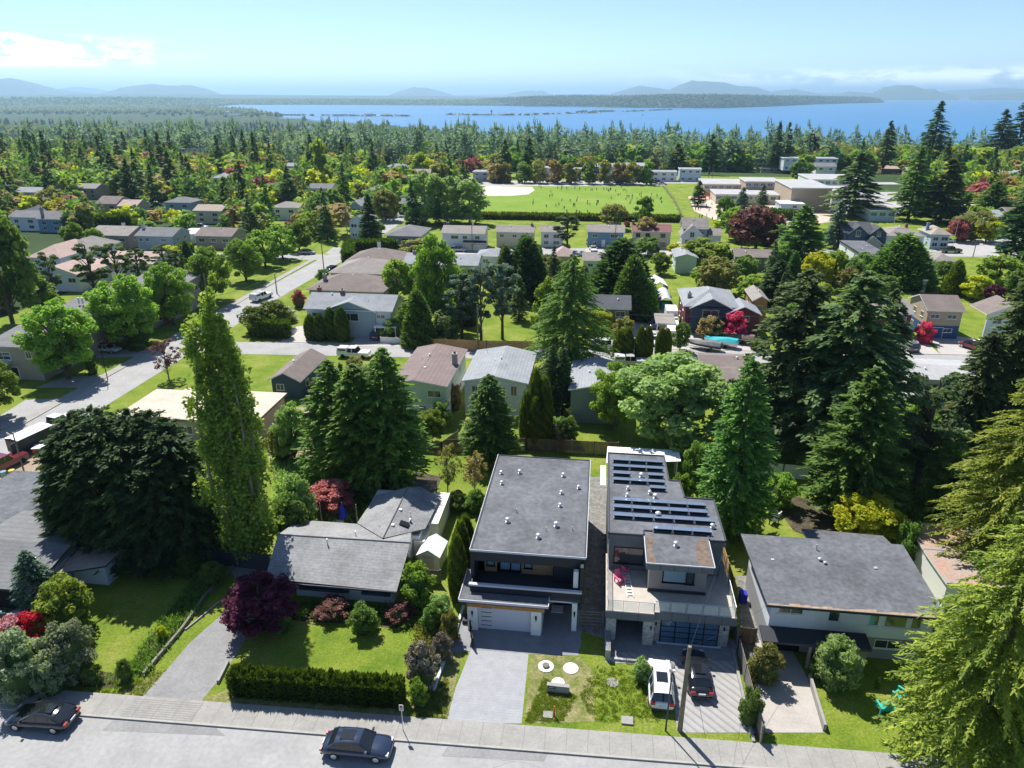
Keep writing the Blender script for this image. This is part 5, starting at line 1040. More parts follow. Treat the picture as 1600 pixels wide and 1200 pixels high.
# a few more roofs scattered between the far trees
for i, (u, v, ww, wl, rf, kd, lb) in enumerate(((846, 250, 14, 'wall_white', 'roof_light', 'flat', 'white flat-roofed house behind the left cypress pair'), (700, 252, 12, 'wall_brown', 'roof_salmon', 'gx', 'reddish roof between the dark firs above the willows'), (600, 262, 15, 'wall_white', 'roof_light', 'hip', 'pale hip roof above the bronze-leaved tree'),
    (645, 276, 12, 'wall_tan', 'roof_taupe', 'gx', 'taupe roof behind the olive trees'), (985, 243, 16, 'wall_cream', 'roof_salmon', 'gx', 'long tan roof over the flats above the field'), (1150, 248, 14, 'wall_taupe', 'roof_light', 'gx', 'grey roof between the firs above the school, left one'),
    (1190, 256, 15, 'wall_tan', 'roof_grey', 'flat', 'low grey roof right above the school'), (1150, 232, 12, 'wall_white', 'roof_light', 'flat', 'pale flat roof against the sea above the school'), (1380, 255, 12, 'wall_brown', 'roof_salmon', 'gx', 'red roof between the right-hand firs'),
    (1500, 228, 14, 'wall_white', 'roof_white', 'flat', 'white flat roof below the tallest seaside fir'), (1420, 262, 11, 'wall_tan', 'roof_tan', 'gx', 'tan roof beneath the tallest seaside fir'), (1525, 262, 12, 'wall_cream', 'roof_light', 'hip', 'cream house left of the grey long flats'),
    (480, 300, 12, 'wall_white', 'roof_grey', 'gx', 'white house between the firs left of the lime poplar'), (420, 330, 12, 'wall_white', 'roof_taupe', 'hip', 'pale hip-roofed house behind the street trees'), (110, 300, 13, 'wall_tan', 'roof_taupe', 'gx', 'tan house among the pink trees on the far left'), (20, 306, 13, 'wall_white', 'roof_light', 'gx', 'white house among the far left pink trees'),
    (255, 322, 12, 'wall_greyblue', 'roof_grey', 'hip', 'grey hip-roofed house between the tall firs, left'), (300, 335, 12, 'wall_cream', 'roof_tan', 'gx', 'tan-roofed house between the tall firs, right'), (445, 262, 12, 'wall_white', 'roof_light', 'gx', 'white house left of the lime poplar'), (10, 345, 12, 'wall_white', 'roof_grey', 'gx', 'grey-roofed house below the dark far left bungalow'),
    (1575, 340, 14, 'wall_taupe', 'roof_brown', 'gx', 'brown-roofed house at the right edge by the dark tall cedar'), (740, 243, 14, 'wall_white', 'roof_light', 'flat', 'white flat roof among the firs left of the cypress pair'), (1105, 250, 12, 'wall_white', 'roof_light', 'hip', 'pale house right behind the tall dark cypresses'))):
    x, y = G(u, v); KEEPH.append((u + 2, v - 10, u + int(ww * .8 / mpp(x, y)), v - 1)); house(lb, (u, v - 6), (u + int(ww * 1.0 / mpp(x, y)), v - 6), 4.5, 9, kd, wl, rf, 1.6, .4, simple=True, vents=0, sides=False, zb=gz(x, y + 5))
def bx(name, m_, parent, *bs, loc=None):
    mb = MB()
    for b in bs: mb.box(*b)
    return mb.build(name, m_, parent, loc=loc)
m = mat('stone', (.38, .38, .38), .85, noise=(4, .4)); stripes(m, 'Z', 6, .22, .5)
mat('panel_grey', (.115, .135, .155), .5, noise=(.8, .06)); mat('panel_taupe', (.24, .225, .215), .6, noise=(1, .06)); mat('deck_tan', (.42, .38, .33), .85, noise=(.9, .12))
mat('solar', (.13, .17, .25), .25, spec=.7, noise=(2, .1)); mat('solar_frame', (.62, .63, .65), .35, metal=.8); mat('moss_debris', (.155, .115, .09), .95, noise=(2.5, .4))
mat('white_metal', (.78, .79, .8), .45, noise=(1, .04)); stripes(MATS['white_metal'], 'X', 4, .4, .78)
mat('needles_litter', (.32, .23, .16), .95, noise=(3, .3)); mat('teal_plastic', (.03, .42, .36), .45); mat('pink_plastic', (.7, .12, .25), .5); mat('blue_fabric', (.02, .03, .35), .8, noise=(4, .2))
mat('shed_cream', (.72, .69, .60), .6, noise=(1, .04)); mat('sign_white', (.75, .75, .73), .5); mat('light_trim', (.55, .56, .6), .5); mat('skirt', (.62, .64, .68), .7, noise=(.8, .05))
# ------------------------------------------------------------------ modern house with white garage pillars
D = empty('house', (-9.6, 49.2, 0), 0, 'modern dark house with flat black roof, white pillars and orange wood trim', 'house')
mb = MB(); mb.box(.3, 9.3, 2.0, 16.6, -.1, 6.1); mb.box(.3, 9.3, 2.0, 2.01, 3, 6); mb.build('wall', 'charcoal', D)
mb = MB(); mb.box(.35, 6.3, -1.7, 2, -.1, 2.9); mb.build('garage_wall', 'skirt', D)
mb = MB(); mb.box(.25, 9.4, -1.0, 2.0, 2.86, 3.12); mb.build('balcony_floor', 'charcoal2', D)
mb = roof_mesh('flat', 9.7, 17.1, 6.62, 0, 0); [mb.box(0, 9.7, 17.1 * 0 - .0, .0 + .0001, 0, 0) for _ in ()]
rf = mb.build('roof', ['roof_flat', 'charcoal'], D)
bx('fascia', 'charcoal', D, (.02, 9.68, .02, 2.1, 5.55, 6.29), (-.0, .3, .1, 3, 3, 5.6))
bx('roof_edging', 'light_trim', D, (-.03, 9.73, -.05, -.003, 6.5, 6.68), (-.05, -.003, -.05, 17.15, 6.5, 6.68), (9.703, 9.75, -.05, 17.15, 6.5, 6.68))
bx('wood_panel', 'orange_wood', D, (.9, 2.0, 1.90, 1.98, 3.15, 5.5), (4.1, 6.9, 1.90, 1.98, 3.15, 5.5))
bx('recess_wall', 'charcoal', D, (7.0, 9.3, 1.0, 1.96, 3.12, 5.55))
for xx, ww, hh, z in ((1.45, .75, 1.7, 4.6), (2.75, 1.05, 1.95, 4.35), (3.65, 1.0, 1.95, 4.35), (4.75, .75, 1.7, 4.6)): window(D, xx, 1.898, z, ww, hh, 'f', 0, 'black_metal', 'pane_sky', hm=1 if ww < 1 else 0, t=.1)
window(D, 6.2, 1.898, 5.2, .8, .4, 'f', 0, 'black_metal', 'pane')
bx('post', 'trim_white', D, (8.75, 9.15, -.6, -.2, 4.0, 5.6))
bx('parapet', 'charcoal', D, (.1, 9.45, -1.0, -.86, 3.1, 3.78), (.1, .24, -.86, 1.9, 3.1, 3.78), (9.3, 9.45, -.86, 1.9, 3.1, 3.78)); bx('parapet_cap', 'light_trim', D, (.02, 9.5, -1.1, -.8, 3.785, 3.95))
bx('right_wall_fin', 'charcoal', D, (9.3, 9.55, -.8, 2.0, 2.0, 6.2)); bx('balcony_screen', 'wood_fence_grey', D, (6.8, 9.0, -.5, -.42, 3.13, 3.6))
# canopy over the garage
mb = MB(); mb.box(-.6, 6.8, -2.3, -1.12, 2.95, 3.2, 1, 0); mb.box(-.6, .25, -1.12, 1.9, 2.95, 3.2, 1, 0); mb.build('canopy', ['roof_flat', 'charcoal'], D)
bx('canopy_edging', 'light_trim', D, (-.64, 6.84, -2.36, -2.303, 3.08, 3.3), (-.66, -.603, -2.36, 1.9, 3.08, 3.3), (6.803, 6.86, -2.36, -1.1, 3.08, 3.3))
bx('soffit', 'cedar_soffit', D, (.05, 6.5, -2.1, -1.72, 2.45, 2.94))
for i, xx in enumerate((.05, 5.4, 8.75)):
    o = bx('pillar', 'trim_white', D, (xx, xx + (.85 if i < 2 else .45), -2.12, -1.72, 0, 2.44) if i < 2 else (xx, xx + .42, -1.2, -.8, 0, 2.86))
    xc = xx + (.42 if i < 2 else .21); yy = -2.12 if i < 2 else -1.2; mb = MB(); mb.box(xc - .07, xc + .07, yy - .1, yy, 1.75, 2.05); mb.box(xc - .05, xc + .05, yy - .08, yy, 1.5, 1.7, 1); mb.build('wall_lamp', ['black_metal', 'pane_sky'], o)
mb = MB(); mb.box(.92, 5.38, -1.78, -1.705, 0, 2.4); gd = mb.build('garage_door', 'light_trim', D); bx('door_slot', 'slot_and_shade_black', gd, *[(1.15, 2.05, -1.785, -1.781, .35 + i * .45, .42 + i * .45) for i in range(5)])
bx('porch_ceiling_trim', 'light_trim', D, (6.4, 9.2, -1.02, -.96, 2.72, 2.86)); bx('front_door', 'black_metal', D, (7.2, 8.3, 1.9, 1.98, .1, 2.3)); bx('entry_panel', 'orange_wood', D, (6.35, 7.0, 1.92, 1.98, .1, 2.3)); window(D, 8.75, 1.95, 1.5, .5, 2.2, 'f', 0, 'light_trim', 'pane_green')
for (y_, z_) in ((6, 4.6), (10, 4.6), (5, 1.6), (9, 1.6), (14, 1.6)): window(D, 9.302, y_, z_, 1.4, 1.1, 'r', 1, 'cedar_soffit' if 0 else 'trim_white')
for (u, v, s, k) in ((783, 740, 1, 0), (784, 756, 1, 0), (762, 797, 1, 0), (793, 815, 1.2, 0), (812, 739, 1.1, 0), (880, 744, 1.1, 0), (904, 763, 1, 0), (877, 771, 1, 0), (875, 791, 1, 0), (869, 822, 1.3, 0), (841, 840, 1.2, 0), (807, 800, 1, 1), (853, 829, .9, 1), (894, 828, .9, 1)):
    x, y = G(u, v, 6.6); 
    if u > 770: x, y = G(u, v, 6.6); vent_mb(x + 9.6, y - 49.2, 6.57, s, k).build('roof_vent', 'galv', rf)
# ------------------------------------------------------------------ stone house with solar panels
E_ = empty('house', (1.9, 47.4, 0), 0, 'stone-fronted modern house with solar panels on the roof and glass-railed terrace', 'house')
ox, oy = 1.9, 47.4
mb = MB(); mb.prism([(.15, 5.3), (9.75, 5.3), (9.7, 11.7), (7.05, 11.7), (6.85, 14.85), (5.85, 14.85), (5.75, 19.95), (.15, 19.95)], -.1, 6.418); mb.build('wall', 'panel_grey', E_)
mb = MB(); mb.box(4.0, 10.0, .25, 5.3, -.1, 3.0); mb.box(.1, .9, -.1, 5.3, -.1, 2.6); mb.box(3.1, 3.95, -.3, .5, -.1, 2.6); mb.box(.1, .5, -2.4, -.1, -.1, 1.0); mb.build('stone_wall', 'stone', E_)
mb = MB(); mb.box(0, 10.35, -.05, 7.5, 3.0, 3.2, 1, 0); mb.box(0, .02, 0, .01, 0, 0); mb.build('terrace_floor', ['deck_tan', 'panel_grey'], E_)
bx('terrace_fascia', 'panel_grey', E_, (-.02, 3.9, -.42, -.053, 2.5, 3.24), (3.95, 10.4, -.12, -.053, 2.5, 3.24), (10.352, 10.42, -.05, 7.5, 2.6, 3.24)); bx('terrace_ledge', 'deck_tan', E_, (0, 3.9, -.36, -.056, 3.243, 3.26))
bx('panel_joint', 'slot_and_shade_black', E_, *[(x, x + .03, -.425, -.421, 2.5, 3.24) for x in (1.3, 2.6)], *[(x, x + .03, -.126, -.122, 2.5, 3.24) for x in (5.3, 6.6, 7.9, 9.2)])
# glass railing
def railing(path, z, label=None):
    r_ = bx('railing', 'galv', E_)
    mb = MB(); gl = MB()
    for a, b in zip(path, path[1:]):
        A, Bv = Vector((*a, 0)), Vector((*b, 0)); L = (Bv - A).length; n = max(1, round(L / 1.35)); d = (Bv - A) / n
        mb.tube([A + Vector((0, 0, z + 1.05)), Bv + Vector((0, 0, z + 1.05))], .03, n=5)
        for i in range(n + 1): p = A + d * i; mb.tube([p + Vector((0, 0, z - .1)), p + Vector((0, 0, z + 1.05))], .028, n=4)
        for i in range(n):
            p, q = A + d * (i + .06), A + d * (i + .94); gl.face([(p.x, p.y, z + .1), (q.x, q.y, z + .1), (q.x, q.y, z + .98), (p.x, p.y, z + .98)])
    C.objects.unlink(r_); o = mb.build('railing', 'galv', E_); gl.build('glass_panel', 'clear_glass', o)
railing([(.15, 7.4), (.15, -.3), (3.85, -.3), (3.85, .0), (10.25, .0), (10.3, 7.4)], 3.22)
# upper front room
mb = MB(); mb.box(3.5, 8.2, 2.6, 5.3, 3.2, 6.5); mb.build('front_room', 'panel_taupe', E_); bx('plinth', 'charcoal', E_, (3.45, 8.25, 2.55, 2.597, 3.2, 3.5))
mb = MB(); mb.box(3.1, 8.45, 1.3, 5.8, 6.3, 6.95, 1, 2); rr_ = mb.build('front_roof', ['roof_flat', 'panel_grey', 'roof_flat'], E_); bx('roof_edging', 'light_trim', rr_, (3.05, 8.5, 1.24, 1.297, 6.9, 7.0), (3.04, 3.097, 1.3, 5.8, 6.9, 7.0), (8.453, 8.51, 1.3, 5.8, 6.9, 7.0))
mb = MB(); mb.face([(3.2, 1.4, 6.956), (3.9, 1.4, 6.956), (3.6, 3, 6.956), (3.9, 5.0, 6.956), (3.2, 5.3, 6.956)]); mb.face([(7.3, 1.4, 6.956), (8.35, 1.4, 6.956), (8.35, 5.2, 6.956), (7.6, 5.2, 6.956), (7.1, 3.2, 6.956)]); mb.build('moss_patch', 'moss_debris', rr_)
bx('panel_joint', 'slot_and_shade_black', rr_, *[(x, x + .03, 1.294, 1.298, 6.3, 6.9) for x in (4.2, 5.3, 6.4, 7.5)])
window(E_, 5.9, 2.598, 4.9, 2.6, 1.35, 'f', 0, 'black_metal', 'pane_sky', t=.09); window(E_, 6.85, 2.54, 4.9, .7, 1.35, 'f', 0, 'black_metal', 'pane', t=.08)
window(E_, 1.9, 5.298, 4.7, 2.6, 1.7, 'f', 1, 'black_metal', 'pane', t=.09)
mb = MB(); pts = [(0, 5.1), (3.4, 5.1), (3.4, 5.8), (10, 5.0), (9.85, 11.95), (7.2, 11.95), (7.0, 15), (6.0, 15), (5.9, 20.1), (0, 20.1)]
pts = [(0, 5.1), (3.1, 5.1), (3.1, 5.85), (8.46, 5.85), (8.46, 5.0), (9.95, 5.0), (9.85, 11.9), (7.2, 11.9), (7.0, 15), (6.0, 15), (5.9, 20.1), (0, 20.1)]
mb.prism(pts, 6.42, 6.96, 1, 0); er = mb.build('roof', ['roof_flat', 'panel_grey'], E_)
mb = MB()
for a, b in zip(pts, pts[1:] + pts[:1]):
    A, Bv = Vector((*a, 0)), Vector((*b, 0)); d = (Bv - A).normalized(); n = Vector((d.y, -d.x, 0)); mb.add([(*(A + n * .003 + Vector((0, 0, 6.85))),), (*(Bv + n * .003 + Vector((0, 0, 6.85))),), (*(Bv - n * .12 + Vector((0, 0, 6.85))),), (*(A - n * .12 + Vector((0, 0, 6.85))),), (*(A + n * .003 + Vector((0, 0, 7.06))),), (*(Bv + n * .003 + Vector((0, 0, 7.06))),), (*(Bv - n * .12 + Vector((0, 0, 7.06))),), (*(A - n * .12 + Vector((0, 0, 7.06))),)], [(4, 5, 6, 7), (0, 1, 5, 4), (2, 3, 7, 6)])
mb.build('roof_edging', 'charcoal2', er)
def solar(u1, v1, u2, v2):
    x0, y0 = G(u1, v1, 7.1); x1, _ = G(u2, v2, 7.1); x0 -= ox; x1 -= ox; y0 -= oy
    n = max(1, round((x1 - x0) / 1.7)); w_ = (x1 - x0) / n; s_ = bx('solar_row', 'solar_frame', er, *[(x0 + i * w_ - (.1 if i else 0), x0 + i * w_ + .1, y0 - .1, y0 + .25, 6.97, 7.05) for i in range(n + 1)], *[(x0 + i * w_ - .02, x0 + i * w_ + .02, y0 + .0, y0 + .05, 7.05, 7.28) for i in range(n + 1)])
    for i in range(n):
        mb = MB(); a, b = x0 + i * w_ + .02, x0 + (i + 1) * w_ - .02; mb.slab([(a, y0, 7.32), (b, y0, 7.32), (b, y0 + .92, 7.1), (a, y0 + .92, 7.1)], .035, 0, 1); mb.build('solar_panel', ['solar', 'black_metal'], s_)
for q in ((957, 721, 1036, 725), (957, 731, 1036, 735), (957, 742, 985, 744), (1012, 745, 1037, 747), (957, 752, 1039, 756), (1015, 765, 1041, 768), (958, 784, 1104, 796), (958, 795, 1107, 809), (958, 808, 1118, 822), (1020, 829, 1113, 837)): solar(*q)
for (u, v, s) in ((1002, 745, 1.4), (981, 764, 1), (980, 775, 1), (1015, 771, 1), (1024, 778, 1.4), (1028, 807, 1.5), (1113, 824, 1.2)):
    x, y = G(u, v, 7.0); vent_mb(x - ox, y - oy, 6.95, s).build('roof_vent', 'galv', er)
x, y = G(1056, 853, 6.95); vent_mb(x - ox, y - oy, 6.95, 1.2).build('roof_vent', 'galv', rr_)
mb = MB(); gx0, gx1 = 4.5, 9.2; mb.box(gx0, gx1, .16, .245, 0, 2.35); gd = mb.build('garage_door', 'black_metal', E_)
for i in range(4):
    for j in range(4): bx('glass_panel', 'pane_blue', gd, (gx0 + .1 + i * (gx1 - gx0 - .1) / 4, gx0 + (i + 1) * (gx1 - gx0 - .1) / 4, .145, .158, .12 + j * .56, .12 + j * .56 + .46))
for x, y in ((3.7, -.38), (4.15, .2), (9.6, .2)): bx('wall_lamp', 'black_metal', E_, (x - .06, x + .06, y - .06, y + .04, 1.7, 2.0))
bx('recess_wall', 'charcoal', E_, (.9, 4.0, 4.6, 5.28, 0, 3.0)); bx('front_door', 'orange_wood', E_, (1.6, 2.7, 4.5, 4.6, .1, 2.3)); bx('light_trim', 'skirt', E_, (4.3, 9.5, -.0, .24, 0, .06))
mb = MB(); mb.slab([(.0, 24.8, 3.2), (8.5, 26.3, 3.2), (8.6, 29.4, 3.0), (.2, 29.4, 3.0)], .08, 0, 0); pg = empty('patio_roof', (ox, oy, 0), 0, 'white corrugated patio roof behind the solar panel house', 'patio roof'); o = mb.build('roof', 'white_metal', pg)
bx('post', 'trim_white', pg, *[(x, x + .12, y, y + .12, 0, 2.95) for x, y in ((.3, 25.2), (8.1, 26.6), (.4, 29), (8.2, 29))]); bx('beam', 'trim_white', pg, (.2, 8.3, 29, 29.12, 2.9, 3.0))
mb = MB(); mb.slab([(-.6, 20.3, 2.9), (0, 20.3, 2.9), (0, 24.6, 3.0), (-.6, 24.6, 3.0)], .06, 0, 0); mb.build('side_awning', 'white_metal', pg)
# things on the terrace
x, y = G(983, 921, 3.22)
ld = empty('ladder', (x, y, 3.2), .1, 'white metal ladder lying folded on the stone house terrace', 'ladder'); mb = MB(); mb.box(-.28, -.22, -1, 2.6, .02, .1); mb.box(.22, .28, -1, 2.6, .02, .1); mb.build('rail', 'trim_white', ld); mb = MB(); [mb.box(-.22, .22, -.8 + i * .42, -.72 + i * .42, .04, .08) for i in range(8)]; mb.build('rung', 'trim_white', ld)
def chair(x, y, z, rz, m_, label, cat='chair', s=1):
    r = empty('garden_chair', (x, y, z), rz, label, cat); r.scale = (s, s, s)
    mb = MB(); mb.slab([(-.3, -.3, .42), (.3, -.3, .42), (.3, .25, .34), (-.3, .25, .34)], .04, 0, 0); mb.build('seat', m_, r)
    mb = MB(); mb.slab([(-.3, .24, .36), (.3, .24, .36), (.24, .5, 1.0), (-.24, .5, 1.0)], .04, 0, 0); mb.build('backrest', m_, r)
    for sx in (-1, 1):
        bx('armrest', m_, r, (sx * .36 - .07, sx * .36 + .07, -.35, .35, .56, .6))
        for yy in (-.3, .22): bx('leg', m_, r, (sx * .36 - .04, sx * .36 + .04, yy - .04, yy + .04, 0, .56))
x, y = G(968, 909, 3.2); chair(x, y, 3.2, .6, 'pink_plastic', 'pink garden chair toppled beside the ladder on the stone house terrace')
x, y = G(977, 893, 3.2); chair(x, y, 3.2, 2.4, 'pink_plastic', 'small magenta chair near the terrace window of the stone house', s=.75)
chair(*G(1381, 1112), 0, 3.3, 'teal_plastic', 'teal lawn chair facing the street, nearer one of two on the right lawn', s=1.25)
chair(*G(1405, 1092), 0, 3.9, 'teal_plastic', 'teal lawn chair half hidden by the golden cedar on the right lawn', s=1.2)
chair(*G(1213, 806), 0, 2.5, 'trim_white', 'white garden chair on the back lawn behind the right house, farther one')
chair(*G(1208, 818), 0, 1.0, 'charcoal2', 'grey garden lounger on the back lawn behind the right house', s=1.2)
# ------------------------------------------------------------------ right white house with flat dark roof
F_ = empty('house', (14.4, 46.9, 0), 0, 'white two-storey house with broad dark flat roof right of the stone house', 'house')
mb = MB(); mb.box(.4, 12.6, .55, 9.0, 2.4, 4.95); mb.build('wall', 'skirt', F_); mb = MB(); mb.box(.4, 12.6, .95, 9.0, -.1, 2.4); mb.build('lower_wall', 'wall_grey', F_)
mb = MB(); mb.slab([(-.1, 0, 5.15), (13.2, 0, 5.15), (13.2, 9.2, 5.5), (-.6, 9.2, 5.5)], .22, 0, 1); fr_ = mb.build('roof', ['roof_flat', 'charcoal'], F_)
mb = MB(); [mb.slab([(x, .05, 5.156), (x + .8, .05, 5.156), (x + .8, .05 + d, 5.158 + d * .04), (x, .05 + d * .8, 5.158 + d * .03)], .001, 0, 0) for x, d in ((i * .81, rnd.uniform(.1, .42)) for i in range(16))]; mb.build('needle_litter', 'needles_litter', fr_)
mb = MB(); mb.slab([(5.6, 9.25, 4.9), (12.9, 9.25, 4.9), (12.5, 11.6, 4.75), (5.4, 11.9, 4.75)], .2, 0, 1); mb.build('rear_roof', ['roof_flat', 'concrete'], F_); bx('rear_wall', 'skirt', F_, (5.8, 12.2, 9.0, 11.2, 0, 4.5))
mb = MB(); mb.slab([(-.3, -1.1, 2.55), (7.8, -1.1, 2.55), (7.8, .5, 2.75), (-.3, .5, 2.75)], .2, 0, 1); mb.build('porch_roof', ['charcoal', 'charcoal2'], F_)
bx('porch_post', 'wall_taupe', F_, (3.3, 3.5, -.9, -.7, 0, 2.35), (6.9, 7.6, -.9, .9, 0, 2.35)); bx('porch_shade_panel', 'slot_and_shade_black', F_, (.5, 3.2, .9, .94, 0, 2.2))  # flat near-black sheet before the lower wall, porch shade put into its colour
for xx, ww, hh, z in ((1.9, 1.9, .75, 4.45), (5.2, .9, 1.1, 4.2), (8.2, .8, 1.2, 4.15), (9.8, 1.7, 1.2, 4.15), (11.3, .8, 1.2, 4.15)): window(F_, xx, .548, z, ww, hh, 'f', 1 if ww > 1.8 else 0, 'skirt', 'pane_green' if xx > 7 else 'pane')
window(F_, 9.8, .948, 1.5, 2.0, .85, 'f', 1, 'trim_white', 'pane')
for (u, v, s, k) in ((1275, 860, 1.6, 1), (1281, 876, 1, 0), (1289, 881, .8, 0), (1207, 875, .8, 2), (1368, 888, .8, 2), (1228, 855, .7, 1)):
    x, y = G(u, v, 5.35); vent_mb(x - 14.4, y - 46.9, 5.3, s, k).build('roof_vent', 'galv', fr_)
h = empty('outbuilding', (31.2, 54.5, 0), 0, 'white outbuilding with rust-stained flat roof beside the golden cedar', 'outbuilding')
bx('wall', 'trim_white', h, (0, 6.5, 0, 9, -.1, 2.9)); mb = MB(); mb.box(-.2, 6.8, -.2, 4.6, 2.92, 3.15, 1, 0); mb.box(-.2, 6.8, 4.7, 9.2, 3.0, 3.22, 1, 0); mb.build('roof', [mat('rusty_roof', (.30, .28, .27), .9, noise=(.5, .2), col2=(.42, .22, .13)), 'trim_white'], h)
# ------------------------------------------------------------------ bungalow
Bn = empty('house', (-25.9, 49.6, 0), 0, 'grey-shingled L-shaped bungalow with long front roof left of the modern house', 'house')
mat_s = shingle('roof_bungalow', (.25, .25, .252), .22)
mb = MB(); mb.box(.2, 9.2, 0, 7.6, -.1, 2.45); mb.box(3.4, 9.9, 7, 15, -.1, 2.45); mb.face([(9.2, 0, 2.4), (9.2, 7.6, 2.4), (9.2, 3.9, 3.75)]); mb.build('wall', 'wall_white', Bn)
bx('entry_extension', 'shed_cream', Bn, (9.9, 11.2, 9.5, 15.5, -.1, 2.3), (9.4, 10.4, 6.8, 9.5, -.1, 2.0))
mb = MB(); mb.slab([(-2.0, -1.1, 2.5), (10.0, -1.4, 2.5), (10.0, 3.6, 4.0), (-2.6, 3.4, 4.0)], .16); mb.slab([(-2.6, 3.4, 4.0), (10.0, 3.6, 4.0), (8.9, 8.0, 2.65), (-2.6, 8.0, 2.65)], .16)
mb.slab([(3.4, 8.0, 2.75), (7.25, 4.1, 3.93), (7.2, 13.4, 3.95), (3.6, 13.4, 2.7)], .14); mb.slab([(7.25, 4.1, 3.93), (10.3, 7.9, 2.72), (10.5, 14, 2.6), (7.2, 13.4, 3.95)], .14); mb.slab([(7.2, 13.4, 3.95), (10.5, 14, 2.6), (7.8, 15.9, 2.6), (3.6, 13.4, 2.7)], .14)
br = mb.build('roof', [mat_s, 'charcoal2'], Bn)
mb = MB(); mb.tube([(-2.6, 3.4, 4.02), (10, 3.6, 4.02)], .07, n=5); mb.tube([(7.25, 4.1, 3.96), (7.2, 13.4, 3.98)], .06, n=5); mb.build('ridge_cap', 'roof_grey', br)
window(Bn, 2.6, -.002, 1.75, 4.2, .95, 'f', 2, 'trim_white', 'pane'); bx('flower_box', 'wall_navy', Bn, (.6, 5.2, -.35, -.06, .95, 1.2), (6.4, 9, -.35, -.06, .95, 1.2)); window(Bn, 7.6, -.002, 1.75, 3.0, .8, 'f', 1, 'trim_white', 'pane')
bx('gutter', 'charcoal', Bn, (-2.0, 10, -1.52, -1.42, 2.36, 2.5))
for (u, v, s, k) in ((512, 853, 1.5, 1), (556, 838, 1.3, 1), (626, 800, .8, 2), (614, 824, .8, 2), (641, 811, .8, 0), (641, 802, .8, 1), (593, 823, .7, 1), (540, 826, .5, 1)):
    x, y = G(u, v, 3.6); yl_ = y - 49.6; xl = x + 25.9; z = 4.0 - abs(yl_ - 3.5) * .3 if u < 560 else 3.95 - abs(xl - 7.2) * .34
    vent_mb(xl, yl_, z - .03, s, k).build('roof_vent', 'galv', br)
x, y = G(631, 819, 3.5); o = bx('skylight', 'black_metal', br, (-.45, .45, -.35, .35, 0, .22), loc=(x + 25.9, y - 49.6, 3.4)); o.rotation_euler = (0, .33, 0)
# garden shed, pergola, umbrella
s_ = empty('garden_shed', (-15.7, 54.6, 0), -.08, 'small cream garden shed with white gable roof beside the bungalow', 'shed')
mb = MB(); mb.box(0, 2.1, 0, 2.6, 0, 1.75); mb.face([(0, 0, 1.75), (2.1, 0, 1.75), (1.05, 0, 2.4)]); mb.face([(2.1, 2.6, 1.75), (0, 2.6, 1.75), (1.05, 2.6, 2.4)]); mb.build('wall', 'shed_cream', s_)
mb = MB(); mb.slab([(-.12, -.1, 1.72), (1.05, -.1, 2.45), (1.05, 2.7, 2.45), (-.12, 2.7, 1.72)], .06, 0, 0); mb.slab([(1.05, -.1, 2.45), (2.22, -.1, 1.72), (2.22, 2.7, 1.72), (1.05, 2.7, 2.45)], .06, 0, 0); mb.build('roof', 'trim_white', s_); bx('door', 'wall_cream', s_, (.5, 1.6, -.04, -.002, .05, 1.7))
p_ = empty('pergola', (-20.3, 64.2, 0), .05, 'slatted wooden pergola behind the bungalow', 'pergola'); bx('post', 'wood_fence', p_, *[(x, x + .12, y, y + .12, 0, 2.2) for x in (0, 3.6) for y in (0, 3)]); bx('slat', 'wood_fence_grey', p_, *[(-.1, 3.8, y * .28, y * .28 + .1, 2.2, 2.28) for y in range(12)])
x, y = G(526, 838); um = empty('patio_umbrella', (x, y + 2.2, 0), 0, 'closed dark blue patio umbrella behind the bungalow', 'umbrella'); mb = MB(); mb.lathe([(.5, 1.0), (.42, 1.3), (.2, 2.1), (.03, 2.6)], 12); mb.build('canopy', 'blue_fabric', um); mb = MB(); mb.tube([(0, 0, 0), (0, 0, 2.7)], .03); mb.build('pole', 'trim_white', um)
t_ = empty('patio_table', (x - .3, y + 1.2, 0), 0, 'pale round patio table beside the blue umbrella', 'table'); mb = MB(); mb.lathe([(.7, .72), (.7, .76)], 16); mb.build('table_top', 'shed_cream', t_); mb = MB(); mb.tube([(0, 0, 0), (0, 0, .72)], .06); mb.build('leg', 'charcoal2', t_)
